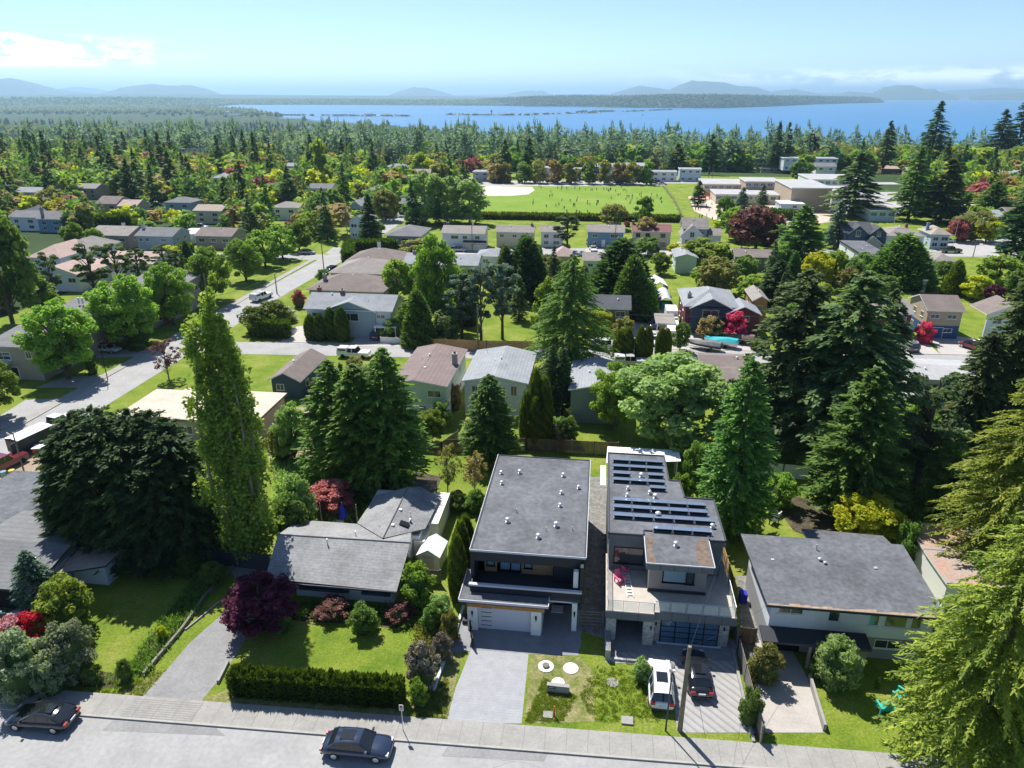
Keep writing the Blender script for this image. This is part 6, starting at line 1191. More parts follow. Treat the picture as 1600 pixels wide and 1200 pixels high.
# ------------------------------------------------------------------ fences
def fence(pts, h_, m_, label, post='wood_fence_grey', step=2.4, boards=True, rails=None, z=0):
    r = empty('fence', (*pts[0], z), 0, label, 'fence'); o0 = Vector((*pts[0], 0)); pb = MB(); posts = []
    for a, b in zip(pts, pts[1:]):
        A = Vector((*a, 0)) - o0; Bv = Vector((*b, 0)) - o0; L = (Bv - A).length; d = (Bv - A).normalized(); n = Vector((-d.y, d.x, 0))
        k = max(1, int(L / step))
        for i in range(k + 1): posts.append(A + d * (L * i / k))
        if rails:
            for zz in rails: pb.add([A + n * .03 + Vector((0, 0, zz)), A - n * .03 + Vector((0, 0, zz)), Bv - n * .03 + Vector((0, 0, zz)), Bv + n * .03 + Vector((0, 0, zz)), A + n * .03 + Vector((0, 0, zz + .08)), A - n * .03 + Vector((0, 0, zz + .08)), Bv - n * .03 + Vector((0, 0, zz + .08)), Bv + n * .03 + Vector((0, 0, zz + .08))], [(0, 1, 2, 3), (7, 6, 5, 4), (0, 4, 5, 1), (2, 6, 7, 3), (1, 5, 6, 2), (0, 3, 7, 4)])
        else:
            nb = max(1, int(L / .16))
            for i in range(nb):
                p, q = A + d * (L * i / nb + .006), A + d * (L * (i + 1) / nb - .006); w_ = n * (.015 + .006 * (i % 2)); hh = h_ - rnd.uniform(0, .03)
                pb.add([p - w_, q - w_, q + w_, p + w_, p - w_ + Vector((0, 0, hh)), q - w_ + Vector((0, 0, hh)), q + w_ + Vector((0, 0, hh)), p + w_ + Vector((0, 0, hh))], [(0, 1, 5, 4), (1, 2, 6, 5), (2, 3, 7, 6), (3, 0, 4, 7), (4, 5, 6, 7)])
    pb.build('rail' if rails else 'boards', m_, r)
    for p in posts: bx('post', post, r, (p.x - .06, p.x + .06, p.y - .06, p.y + .06, 0, h_ + .08))
    return r
fence([(-18, 78.6), (-8, 80.2), (3.5, 80.4)], 1.8, 'wood_fence', 'brown board fence along the back lawn of the black-roofed house')
fence([(10.4, 80.4), (20.5, 80.3)], 1.8, 'wood_fence', 'brown board fence behind the tall cone-shaped cedar')
fence([G(1180, 742), G(1222, 746), G(1262, 750)], 1.8, 'trim_white', 'pale grey panel fence under the two dark firs', post='charcoal2', step=3)
fence([G(676, 545), G(760, 548), G(835, 549)], 1.9, 'orange_wood', 'orange wooden fence along the cross street under the grey-green pines', post='orange_wood')
fence([G(450, 612), G(498, 614)], 1.9, 'wood_fence', 'brown fence beside the dark teal bungalow')
fence([G(595, 536), G(645, 538)], 1.2, 'trim_white', 'low white fence right of the dark parked suv', post='trim_white')
fence([(12.75, 38.3), (12.65, 47.0), (12.7, 53.5)], 1.7, 'wood_fence_grey', 'grey wooden fence between the stone house drive and the right house')
fence([(13.4, 54.5), (13.2, 61)], 1.8, 'orange_wood', 'tan fence panel at the rear left corner of the right house')
fence([(-.3, 48.6), (1.75, 48.7)], 1.7, 'wood_fence_grey', 'horizontal rail side gate between the modern house and the stone house', rails=(.3, .65, 1.0, 1.35, 1.6), step=2)
fence([(12.95, 48.2), (14.2, 48.2)], 1.7, 'wood_fence', 'brown side gate left of the white two-storey house')
fence([(-15.6, 52.6), (-13.1, 52.7)], 1.6, 'wood_fence_grey', 'short grey fence right of the bungalow front corner')
fence([(-10.9, 47.5), (-10.9, 43.4)], 1.0, 'black_metal', 'black handrail beside the modern house side path', post='black_metal', rails=(.5, .95), step=1.0)
fence([(-9.3, 46.9), (-8.75, 45.0)], 1.05, 'black_metal', 'short black railing at the left of the modern house driveway', post='black_metal', rails=(.3, .6, .98), step=.5)
fence([G(320, 880), G(425, 893)], 1.9, 'charcoal2', 'dark fence between the huge cypress and the bungalow')
fence([G(655, 705), G(690, 708)], 1.6, 'wood_fence', 'brown fence corner behind the three green cedars')
fence([G(716, 690), G(690, 708)], 1.6, 'wood_fence_grey', 'side fence between the mint green house and its right neighbour')
fence([(29.5, 264), (30.5, 318), (29.5, 372)], 2.0, 'wood_fence_grey', 'long pale fence between the playing field and the schoolyard', step=6, rails=(.3, 1.0, 1.8))
fence([G(868, 706), G(895, 660)], 1.5, 'wood_fence_grey', 'side fence left of the grey-green house lawn')
def wall_(label, pts, h_, m_, name='retaining_wall', cat='wall', w_=.2):
    mb = MB()
    for (ax, ay), (bx_, by) in zip(pts, pts[1:]):
        d = Vector((bx_ - ax, by - ay)); d.normalize(); n = Vector((-d.y, d.x)) * w_ / 2
        mb.prism([(ax - n.x, ay - n.y), (bx_ - n.x, by - n.y), (bx_ + n.x, by + n.y), (ax + n.x, ay + n.y)], -.1, h_)
    return tag(mb.build(name, m_), label, cat)
wall_('low timber edging along the left side of the bungalow driveway', [G(225, 1056), G(285, 985), G(320, 935), (G(365, 888))], .35, 'wood_fence_grey')
wall_('thin pipe edging beside the dark strip of the left lawn', [G(290, 985), G(345, 940)], .15, 'concrete', w_=.12)
wall_('low kerb wall at the right side of the bungalow driveway', [G(357, 1036), G(341, 1068)], .3, 'concrete')
wall_('white edging kerb between the planted bed and the modern house drive', [G(678, 1080), G(700, 1018)], .3, 'skirt')
wall_('white edging wall along the side path of the modern house', [G(700, 1018), G(715, 980), G(724, 950)], .3, 'skirt')
wall_('grey retaining wall right of the right driveway', [G(1264, 1062), G(1288, 1142)], .6, 'concrete')
wall_('concrete kerb between the herringbone drive and the slanting fence', [(12.3, 38.3), (12.3, 46.8)], .25, 'concrete')
wall_('low stone kerb between the verge and the stone house entrance', [G(947, 1030), G(1012, 1036)], .2, 'stone')
bx_o = bx('entrance_step', 'skirt', D, (6.9, 7.9, .9, 1.8, 0, .12)); bx('planter', 'charcoal', D, (-.55, -.1, -1.5, -.6, 0, .4))
# ------------------------------------------------------------------ small things on the verge
x, y = G(853, 1042); tag(MB().lathe([(.62, 0), (.62, .06), (.36, .07), (.34, .05)], 24).build('manhole_ring', 'sign_white', loc=(x, y, .02)), 'white concrete ring with round brown cap on the dry verge', 'manhole')
o = bpy.data.objects['manhole_ring']; MB().lathe([(.28, 0), (.28, .2), (.2, .24)], 16).build('cap', 'wood_fence_grey', o)
x, y = G(892, 1045); tag(MB().lathe([(.6, 0), (.6, .05), (.5, .09)], 24).build('manhole_cover', 'sign_white', loc=(x, y, .02)), 'plain white round concrete lid on the dry verge', 'manhole')
x, y = G(957, 1067); tag(MB().lathe([(.5, 0), (.5, .04), (.4, .05)], 22).build('manhole_cover', 'concrete', loc=(x, y, .02)), 'beige round concrete lid in the green verge', 'manhole')
x, y = G(872, 1067); tag(MB().lathe([(.5, 0), (.5, .05), (.4, .07)], 22).build('manhole_cover', 'sign_white', loc=(x, y, .02)), 'white round lid half hidden behind the grey address block', 'manhole')
ab = empty('address_block', (-2.4, 41.1, 0), -.02, 'small grey concrete address wall with black number plate on the verge', 'sign'); bx('block', 'concrete', ab, (0, 1.7, 0, .35, 0, .72)); pl_ = bx('number_plate', 'black_metal', ab, (.12, .68, -.015, -.002, .44, .66))
bx('number', 'sign_white', pl_, (.18, .22, -.02, -.016, .5, .6), (.25, .31, -.02, -.016, .5, .6), (.34, .40, -.02, -.016, .5, .6), (.43, .47, -.02, -.016, .5, .6), (.54, .6, -.02, -.016, .54, .6))
mk = empty('marker_post', (*G(866, 1120), 0), 0, 'red and orange survey marker stake at the verge', 'marker'); MB().tube([(0, 0, 0), (0, 0, .7)], .05).build('stake', mat('marker_red', (.6, .04, .04), .6), mk); MB().tube([(0, 0, .7), (0, .02, 1.0)], .07, .04).build('flag_top', mat('marker_orange', (.75, .25, .03), .6), mk)
x, y = G(856, 1118); tag(bx('utility_box', 'concrete', None, (-.35, .35, -.3, .3, 0, .1), loc=(x, y, .02)), 'flat grey utility lid behind the red marker stake', 'utility lid')
x, y = G(980, 1127); tag(bx('utility_box', 'concrete', None, (-.42, .42, -.35, .35, 0, .12), loc=(x, y, .02)), 'square concrete utility lid near the white car', 'utility lid')
sg = empty('parking_sign', (*G(630, 1143), 0), 0, 'white no-parking sign on a thin post by the clipped hedge', 'sign'); MB().tube([(0, 0, 0), (0, 0, 2.5)], .03).build('post', 'galv', sg); p = bx('sign_plate', 'sign_white', sg, (-.16, .16, -.045, -.03, 2.0, 2.55))
MB().lathe([(.1, 0), (.1, .004), (.07, .004), (.07, 0)], 20).build('symbol', 'marker_red', p).location = (0, -.046, 2.38); o = p.children[0]; o.rotation_euler = (R_(90), 0, 0); bx('lettering', 'black_metal', p, (-.1, .1, -.049, -.046, 2.12, 2.16), (-.1, .1, -.049, -.046, 2.19, 2.22), (-.03, .03, -.05, -.047, 2.33, 2.42))
# ------------------------------------------------------------------ poles
def pole(u, vb, vt, label, r0=.16, arm=0, m_='wood_pole', lamp=0, trans=False, xy=None, name='utility_pole', cat='utility pole'):
    x, y = xy or G(u, vb); h_ = topz(x, y, vt); r = empty(name, (x, y, 0), 0, label, cat)
    MB().tube([(0, 0, -.3), (0, 0, h_)], r0, r0 * .7, 10).build('post', m_, r)
    for i in range(arm): bx('crossarm', m_, r, (-1.1, 1.1, -.06, .06, h_ - .5 - i * 1.1, h_ - .36 - i * 1.1)); MB().add([], []).tube([(-.9, 0, h_ - .36 - i * 1.1), (-.9, 0, h_ - .2 - i * 1.1)], .05).tube([(.9, 0, h_ - .36 - i * 1.1), (.9, 0, h_ - .2 - i * 1.1)], .05).build('insulator', 'galv', r)
    if lamp: MB().tube([(0, 0, h_ - .1), (lamp * .6, 0, h_ + .5), (lamp * 1.8, 0, h_ + .6)], .05, .04).build('lamp_arm', 'charcoal2', r); bx('lamp_head', 'galv', r, (lamp * 1.8 - .3, lamp * 1.8 + .3, -.12, .12, h_ + .52, h_ + .66))
    if trans: MB().lathe([(.22, h_ - 2.2), (.22, h_ - 1.3)], 12, (.35, 0, 0)).build('transformer', 'galv', r)
    return (x, y, h_)
pole(1062, 1142, 1010, 'thick weathered wooden utility pole in front of the black car', .19)
pole(1040, 1142, 1050, 'slim green-grey steel post crossing in front of the white car', .07, m_='charcoal2')
pA = pole(747, 549, 476, 'wooden utility pole with guy wire on the cross street by the orange fence', .15, 0)
pole(842, 530, 497, 'twin grey posts left of the feathery cedar', .1, m_='galv')
pB = pole(545, 392, 322, 'tall utility pole at the crossing beside the dark pointed cedar', .14, 1)
pC = pole(506, 420, 376, 'utility pole by the long road near the black parked car', .14, 0)
pD = pole(433, 459, 428, 'utility pole with curved lamp arm beside the white pickup', .14, 0, lamp=1.2)
pole(556, 385, 350, 'thin pole right of the crossing utility pole', .08, m_='galv')
pE = pole(738, 393, 341, 'utility pole in front of the double garage house', .13, 1, trans=True)
pF = pole(960, 398, 346, 'utility pole in front of the sky blue house', .13, 1)
pole(168, 592, 520, 'dark curved street lamp by the grey townhouses', .07, m_='black_metal', lamp=-1.2, name='street_lamp', cat='street lamp')
pole(1520, 402, 375, 'utility pole at the car park on the right', .12, 1); pole(1487, 392, 335, 'slim street lamp by the magenta tree', .07, lamp=1, m_='galv', name='street_lamp', cat='street lamp')
pole(1390, 385, 330, 'slim pole in front of the hip-roofed bungalow on the right', .08, m_='galv'); pole(1232, 388, 330, 'slim pole left of the tall dense cedar', .08, m_='galv')
pole(1106, 285, 258, 'left one of two thin poles above the schoolyard', .12); pole(1112, 285, 258, 'right one of two thin poles above the schoolyard', .12)
pole(1063, 285, 262, 'thin pole at the right corner of the playing field', .12); pole(842, 292, 262, 'thin pole beside the baseball infield', .12)
pole(40, 745, 676, 'leaning wooden sign pole on the building site', .1, 0); pole(596, 571, 548, 'left post of the wooden frame by the mint green house', .09); pole(606, 569, 545, 'right post of the wooden frame by the mint green house', .09)
pole(192, 355, 333, 'thin pole over the far left rooftops', .12, 1); pole(505, 835, 786, 'short wooden post behind the bungalow, left one', .08); pole(560, 832, 788, 'short wooden post behind the bungalow, right one', .08)
def wire(a, b, label, sag=.8, r=.025):
    A, Bv = Vector(a), Vector(b); n = 12; pts = [A.lerp(Bv, i / n) - Vector((0, 0, sag * 4 * (i / n) * (1 - i / n))) for i in range(n + 1)]
    o0 = A.copy(); o = MB().tube([p - o0 for p in pts], r, n=4).build('power_line', 'charcoal2', loc=tuple(o0)); tag(o, label, 'power line')
wire((pA[0], pA[1], pA[2] - .2), (-15.5, 98.5, 5.6), 'service wire from the cross street pole to the mint green house')
wire((pA[0], pA[1], pA[2] - .1), (40, pA[1] + 3, 8), 'long wire running right along the cross street', 1)
wire((pB[0], pB[1], pB[2] - .3), (pC[0], pC[1], pC[2]), 'wire between the crossing pole and the pole by the black car', 1.0, .03)
wire((pC[0], pC[1], pC[2]), (pD[0], pD[1], pD[2]), 'wire between the two poles along the long road', 1.0, .03)
wire((pB[0], pB[1], pB[2] - .3), (pE[0], pE[1], pE[2] - .3), 'wire along the second street above the hip-roofed house', 1.2, .03)
wire((pE[0], pE[1], pE[2] - .3), (pF[0], pF[1], pF[2] - .3), 'wire along the second street above the field row houses', 1.2, .03)
x_, y_ = G(1062, 1142); zt = topz(x_, y_, 1012)
wire((x_, y_, zt), (14.3, 46.95, 5.1), 'service wire from the weathered pole to the right white house', .3, .01)
wire((x_, y_, zt - .15), (11.8, 52.5, 6.9), 'service wire from the weathered pole to the solar panel house', .3, .01)
wire((x_, y_, zt - .1), (8.6, 36.5, 2.0), 'guy wire running down from the weathered pole to the pavement', .05, .015)
wire((-15, 98, 5.4), (-4.6, 96, 5.2), 'short wire between the two middle houses', .3, .02)
wire((pD[0], pD[1], pD[2]), (-70, 118, 8), 'wire running from the lamp pole down the long road', .8, .03)
wire((pF[0], pF[1], pF[2] - .3), (100, pF[1] + 12, 8), 'wire running right along the second street', 1.5, .03)
# ------------------------------------------------------------------ cars: lofted body and greenhouse
for n_, c_ in (('white', (.72, .73, .74)), ('black', (.012, .013, .016)), ('silver', (.45, .47, .49)), ('paleblue', (.25, .38, .42)), ('red', (.35, .02, .025)), ('maroon', (.16, .02, .03)), ('grey', (.10, .11, .12)), ('navy', (.02, .03, .06)), ('brown', (.14, .10, .08)), ('green', (.03, .07, .05))):
    mat('paint_' + n_, c_, .14, spec=.5, coat=.8)
mat('lamp_red', (.35, .01, .015), .2, spec=.6); mat('lamp_clear', (.6, .62, .65), .1, spec=.8); mat('plate', (.6, .62, .66), .5)
STY = {  # stations: x fraction from rear (0) to front (1), belt z, then greenhouse (x, roof z)
 'suv': dict(L=4.75, W=1.92, belt=[(0, .75), (.03, 1.0), (.2, 1.05), (.68, 1.0), (.85, .95), (.96, .85), (1, .62)], cab=[(.02, 1.02), (.08, 1.55), (.2, 1.66), (.5, 1.69), (.58, 1.62), (.73, 1.0)]),
 'sedan': dict(L=4.8, W=1.86, belt=[(0, .7), (.03, .93), (.18, .98), (.7, .92), (.86, .86), (.96, .76), (1, .55)], cab=[(.1, .97), (.2, 1.3), (.32, 1.42), (.5, 1.44), (.57, 1.38), (.73, .92)]),
 'coupe': dict(L=4.75, W=1.9, belt=[(0, .72), (.03, .95), (.15, .98), (.7, .9), (.86, .84), (.96, .74), (1, .52)], cab=[(.06, .96), (.2, 1.24), (.34, 1.37), (.48, 1.4), (.56, 1.33), (.73, .9)]),
 'van': dict(L=5.0, W=1.95, belt=[(0, .8), (.02, 1.05), (.2, 1.08), (.78, 1.05), (.9, .95), (.97, .85), (1, .6)], cab=[(.01, 1.05), (.04, 1.65), (.15, 1.78), (.6, 1.78), (.67, 1.7), (.83, 1.03)])}
def make_car(sty, label, paint):
    S_ = STY[sty]; L, W_ = S_['L'], S_['W']; r = empty('car', (0, 0, 0), 0, label, 'car'); bl = S_['belt']
    def it(t, pts):
        for (a, b), (c, d) in zip(pts, pts[1:]):
            if t <= c: return b + (d - b) * (t - a) / max(1e-6, c - a)
        return pts[-1][1]
    ts = [0, .015, .06, .13, .185, .24, .4, .55, .68, .745, .80, .86, .93, .985, 1]; vs = []; K = 9; fs = []; ms = []
    for t in ts:
        x = -L / 2 + L * t; zb = it(t, bl); e = min(1, .80 + 3.2 * min(t, 1 - t)) if min(t, 1 - t) < .0625 else 1; w2 = W_ / 2 * e
        arch = .0
        prof = [(-w2 * .9, .28), (-w2, .45), (-w2 * 1.0, zb * .72), (-w2 * .93, zb * .97), (0, zb + .035), (w2 * .93, zb * .97), (w2, zb * .72), (w2, .45), (w2 * .9, .28)]
        vs += [(x, p[0], p[1]) for p in prof]
    for i in range(len(ts) - 1):
        for j in range(K - 1): fs.append((i * K + j, i * K + j + 1, (i + 1) * K + j + 1, (i + 1) * K + j))
        fs.append((i * K + K - 1, i * K, (i + 1) * K, (i + 1) * K + K - 1))
    fs += [tuple(range(K - 1, -1, -1)), tuple((len(ts) - 1) * K + j for j in range(K))]
    mb = MB(); mb.add(vs, [f[::-1] for f in fs]); b = mb.build('body', paint, r, smooth=True); md = b.modifiers.new('s', 'SUBSURF'); md.levels = md.render_levels = 1
    cb = S_['cab']; cs = [cb[0]] + [(cb[0][0] + (cb[1][0] - cb[0][0]) * .98, cb[1][1] - .01)] + cb[1:-1] + [((cb[-2][0] + .01), cb[-2][1] - .02), cb[-1]]
    cs = sorted(cs); vs = []; fs = []; ms = []
    # glass shell and painted roof
    for (t, z) in cs:
        x = -L / 2 + L * t; zb = it(t, bl) - .02; k = (z - zb) / .6; w2 = W_ / 2; wt = w2 * (.9 - .2 * min(1, k))
        zz = max(z, zb + .01); vs += [(x, -w2 * .9, zb), (x, -wt, zz - .03), (x, -wt * .8, zz), (x, wt * .8, zz), (x, wt, zz - .03), (x, w2 * .9, zb)]
    n = len(cs)
    for i in range(n - 1):
        for j in range(5):
            fs.append((i * 6 + j, (i + 1) * 6 + j, (i + 1) * 6 + j + 1, i * 6 + j + 1))
    mb = MB(); mb.add(vs, fs); g = mb.build('windows', 'car_glass', r, smooth=False)
    i0, i1 = 2, n - 3; mb = MB(); top = []
    for i in range(i0, i1 + 1):
        t, z = cs[i]; x = -L / 2 + L * t; zb = it(t, bl); k = (z - zb) / .6; wt = W_ / 2 * (.9 - .2 * min(1, k)); top.append([(x, -wt - .012, z - .06), (x, -wt * .8, z + .014), (x, 0, z + .03), (x, wt * .8, z + .014), (x, wt + .012, z - .06)])
    vs = [p for row in top for p in row]; fs = [(i * 5 + j, (i + 1) * 5 + j, (i + 1) * 5 + j + 1, i * 5 + j + 1) for i in range(len(top) - 1) for j in range(4)]
    mb.add(vs, fs); ro = mb.build('roof', paint, r, smooth=True)
    if sty in ('suv', 'sedan', 'coupe'):
        xm = -L / 2 + L * (cs[i1][0] - .06); zt = max(z for _, z in cs) + .034; bx('sunroof', 'car_glass', ro, (xm - 1.15, xm - .15, -.42, .42, zt - .012, zt + .004))
    class PIL:
        def tube(s, *a, **k): return MB().tube(*a, **k).build('pillar', paint, r)
    pil = PIL()
    def cabpt(t, f):
        z = it(t, cs) if t > cs[0][0] else cs[0][1]; x = -L / 2 + L * t; zb = it(t, bl) - .02; k = (z - zb) / .6; wt = W_ / 2 * (.9 - .2 * min(1, k)); a = (W_ / 2 * .9, zb); c = (wt, z - .03); return x, a[0] + (c[0] - a[0]) * f + .012, a[1] + (c[1] - a[1]) * f
    for t in (.27 if sty != 'van' else .3, .46):
        for sd in (-1, 1):
            p = [cabpt(t, 0), cabpt(t, 1)]; pil.tube([(p[0][0], sd * p[0][1], p[0][2]), (p[1][0], sd * p[1][1], p[1][2])], .035, n=4)
    for sd in (-1, 1):
        a = cs[-1]; c = cs[-3]; A = cabpt(a[0] - .001, .2); B2 = cabpt(c[0], 1); pil.tube([(A[0], sd * A[1], A[2]), (B2[0], sd * B2[1], B2[2])], .04, n=4)
        A = cabpt(cs[0][0] + .002, .1); B2 = cabpt(cs[2][0], 1); pil.tube([(A[0], sd * A[1], A[2]), (B2[0], sd * B2[1], B2[2])], .05, n=4)
    for sx in (-.3, .305):
        for sd in (-1, 1):
            wv = MB(); wv.lathe([(.12, -.11), (.31, -.11), (.335, -.06), (.335, .06), (.31, .11), (.12, .11)], 20); wh = wv.build('wheel', 'rubber', r, loc=(sx * L, sd * (W_ / 2 - .1), .335)); wh.rotation_euler = (R_(90), 0, 0)
            rm = MB(); rm.lathe([(.21, 0), (.21, .012), (.05, .03)], 10); q = rm.build('rim', 'galv', wh, loc=(0, 0, -sd * .105)); q.rotation_euler = (R_(180) if sd > 0 else 0, 0, 0)
    zb0 = bl[1][1]; zf = bl[-2][1]
    for sd in (-1, 1):
        bx('taillight', 'lamp_red', r, (-L / 2 - .015, -L / 2 + .12, sd * W_ * .36 - .17, sd * W_ * .36 + .17, zb0 - .26, zb0 - .08)); bx('headlight', 'lamp_clear', r, (L / 2 - .26, L / 2 - .09, sd * W_ * .34 - .17, sd * W_ * .34 + .15, zf - .24, zf - .1))
        xm = -L / 2 + L * (cs[-1][0] - .05); bx('mirror', paint, r, (xm - .08, xm + .08, sd * (W_ / 2 + .06) - .09, sd * (W_ / 2 + .06) + .09, .98, 1.12))
    bx('number_plate', 'plate', r, (-L / 2 - .03, -L / 2 + .02, -.26, .26, .62, .74)); bx('bumper', 'charcoal2', r, (-L / 2 - .02, -L / 2 + .2, -W_ * .4, W_ * .4, .28, .42), (L / 2 - .25, L / 2 + .0, -W_ * .36, W_ * .36, .26, .4))
    if sty in ('suv', 'van'):
        for sd in (-1, 1): zt = max(z for _, z in cs); MB().tube([(-L * .4, sd * W_ * .33, zt + .02), (-L * .3, sd * W_ * .33, zt + .06), (L * .0, sd * W_ * .33, zt + .04)], .02, n=4).build('roof_rail', 'galv', r)
    return r
# the four near cars
c = make_car('suv', 'white suv parked nose-in beside the wooden pole, rear to the street', 'paint_white'); c.location = (6.15, 42.5, .03); c.rotation_euler = (0, 0, R_(89))
c = make_car('sedan', 'black car parked nose-in on the herringbone drive right of the white suv', 'paint_black'); c.location = (9.05, 44.0, .03); c.rotation_euler = (0, 0, R_(92))
c = make_car('coupe', 'black coupe parked along the kerb in the bottom left corner', 'paint_black'); c.location = (-38.2, 33.9, .02); c.rotation_euler = (0, 0, R_(181.7))
c = make_car('sedan', 'dark car on the street just below the clipped hedge', 'paint_navy'); c.location = (-14.9, 34.35, .02); c.rotation_euler = (0, 0, R_(1.7))
c = make_car('sedan', 'pale blue-green sedan under the carport roof at the left edge', 'paint_paleblue'); x, y = G(5, 985); c.location = (x - .3, y - .3, .02); c.rotation_euler = (0, 0, R_(60))
PC = {}
def car(sty, u, v, rz, paint, label, z=.04, group=None):
    if sty not in PC: PC[sty] = make_car(sty, label, 'paint_white'); c = PC[sty]
    else: c = copy_tree(PC[sty])
    x, y = G(u, v); c.location = (x, y, z); c.rotation_euler = (0, 0, R_(rz)); c['label'] = label
    if group: c['group'] = group
    def rep(o):
        for s in o.material_slots:
            if s.material and s.material.name.startswith('paint_'): s.link = 'OBJECT'; s.material = M(paint)
        for k in o.children: rep(k)
    rep(c); return c
car('sedan', 168, 550, 0, 'paint_silver', 'silver car in the driveway between the two bright street trees')
car('sedan', 521, 423, 75, 'paint_black', 'black car parked by the long road beside the pole'); car('sedan', 480, 397, 5, 'paint_silver', 'silver car turning at the crossing')
car('suv', 593, 527, 80, 'paint_navy', 'dark suv in the driveway of the blue-trimmed white house'); car('van', 1417, 545, 100, 'paint_grey', 'dark grey minivan with roof box by the hot pink bush'); car('van', 1520, 546, 120, 'paint_maroon', 'dark red minivan in front of the cream split-level house')
car('sedan', 1021, 536, -88, 'paint_white', 'white car in the drive between the column cypresses'); car('suv', 1021, 510, -90, 'paint_navy', 'dark car behind the white one beside the olive house carport')
car('suv', 922, 383, -80, 'paint_red', 'red car in front of the sky blue house'); car('sedan', 927, 392, -80, 'paint_white', 'white car behind the red one at the sky blue house'); car('sedan', 734, 386, 0, 'paint_silver', 'silver car in front of the double garage, right one')
car('suv', 708, 383, 70, 'paint_white', 'white car in front of the double garage, left one'); car('suv', 717, 393, 5, 'paint_silver', 'grey suv in the street below the double garage'); car('sedan', 1480, 379, 20, 'paint_white', 'white car in front of the small hip-roofed carport house')
car('suv', 1455, 374, 80, 'paint_navy', 'dark car between the two hip-roofed houses on the right'); car('suv', 545, 405, 80, 'paint_grey', 'dark car at the crossing by the tall hedge') if 0 else None
car('suv', 609, 340, 70, 'paint_black', 'dark car in the street left of the pale willows'); car('suv', 238, 318, 5, 'paint_silver', 'silver car between the firs on the far left'); car('suv', 315, 357, 5, 'paint_silver', 'silver car behind the left ranch house'); car('sedan', 200, 384, 5, 'paint_silver', 'silver car below the chimney bungalow on the left')
CO = ['leftmost ', 'second ', 'third ', 'fourth ', 'fifth ', 'sixth ', 'seventh ', 'eighth ', 'ninth ', 'tenth ', 'eleventh ', 'twelfth ', 'thirteenth ', 'rightmost ']; CU = [870, 882, 903, 951, 955, 970, 976, 985, 1006, 1021, 1028, 1035, 860, 748]
for i, (u, v, p_) in enumerate(((870, 288.5, 'paint_grey'), (882, 288.5, 'paint_silver'), (903, 286, 'paint_white'), (951, 289, 'paint_silver'), (955, 286, 'paint_white'), (970, 289, 'paint_navy'), (976, 286.5, 'paint_black'), (985, 289, 'paint_silver'), (1006, 285, 'paint_white'), (1021, 288, 'paint_navy'), (1028, 286, 'paint_black'), (1035, 289, 'paint_silver'), (860, 286, 'paint_black'), (748, 288, 'paint_black'))):
    car(('suv', 'sedan')[i % 2], u, v, 7, p_, CO[sorted(CU).index(u)] + p_[6:] + ' parked car in the line along the top of the playing field', z=.08, group='cars parked along the top of the playing field')
# pickups, trailer and boats
def pickup(u, v, rz, paint, label, canopy=None, bedcol='charcoal2'):
    x, y = G(u, v); r = empty('pickup_truck', (x, y, .04), R_(rz), label, 'pickup')
    mb = MB(); mb.box(-2.8, 2.7, -.98, .98, .45, .85); mb.box(.8, 2.7, -.95, .95, .85, 1.1); b = mb.build('body', paint, r)
    mb = MB(); z0, z1 = 1.0, 1.8; mb.add([(-.9, -.93, .85), (1.1, -.93, .85), (1.1, .93, .85), (-.9, .93, .85), (-.8, -.78, z1), (.5, -.78, z1), (.5, .78, z1), (-.8, .78, z1)], [(0, 1, 5, 4), (1, 2, 6, 5), (2, 3, 7, 6), (3, 0, 4, 7)]); mb.build('windows', 'car_glass', r); bx('roof', paint, r, (-.82, .52, -.8, .8, z1, z1 + .05), (-.9, 1.1, -.96, -.935, .85, 1.1), (-.9, 1.1, .935, .96, .85, 1.1), (-.2, -.08, -.9, .9, 1.1, 1.82))
    bx('cargo_bed', bedcol, r, (-2.75, -.95, -.85, .85, .86, .92)); bx('bed_side', paint, r, (-2.8, -.9, -.98, -.86, .86, 1.15), (-2.8, -.9, .86, .98, .86, 1.15), (-2.8, -2.7, -.86, .86, .86, 1.15))
    if canopy: mb = MB(); mb.add([(-2.8, -.98, 1.16), (-.95, -.98, 1.16), (-.95, .98, 1.16), (-2.8, .98, 1.16), (-2.7, -.82, 1.8), (-1, -.82, 1.8), (-1, .82, 1.8), (-2.7, .82, 1.8)], [(0, 1, 5, 4), (1, 2, 6, 5), (2, 3, 7, 6), (3, 0, 4, 7), (4, 5, 6, 7)]); q = mb.build('canopy', canopy, r); bx('side_window', 'car_glass', q, (-2.5, -1.2, -.985, -.93, 1.35, 1.6), (-2.5, -1.2, .93, .985, 1.35, 1.6))
    for sx in (-1.75, 1.8):
        for sd in (-1, 1):
            wh = MB().lathe([(.15, -.13), (.36, -.13), (.4, -.07), (.4, .07), (.36, .13), (.15, .13)], 18).build('wheel', 'rubber', r, loc=(sx, sd * .86, .4)); wh.rotation_euler = (R_(90), 0, 0)
    for sd in (-1, 1): bx('taillight', 'lamp_red', r, (-2.83, -2.78, sd * .85 - .1, sd * .85 + .1, .7, 1.05)); bx('headlight', 'lamp_clear', r, (2.65, 2.73, sd * .75 - .15, sd * .75 + .15, .8, 1.0))
    return r
pickup(554, 558, -1, 'paint_white', 'white pickup with camper canopy parked on the cross street', 'paint_white'); pickup(409, 468, 76, 'paint_white', 'white pickup with canopy parked on the long road', 'paint_white')
pickup(1485, 395, 5, 'paint_green', 'dark pickup crossing the car park on the right'); pickup(6, 733, 78, 'paint_maroon', 'dark red pickup at the left edge by the building site'); pickup(92, 668, 78, 'paint_white', 'white pickup partly hidden by the huge cypress top', bedcol='charcoal2')
pickup(947, 545, 0, 'paint_white', 'white pickup under the feathery cedar on the cross street', 'paint_white'); pickup(985, 571, 3, 'paint_silver', 'silver pickup behind the column cypresses', 'paint_white')
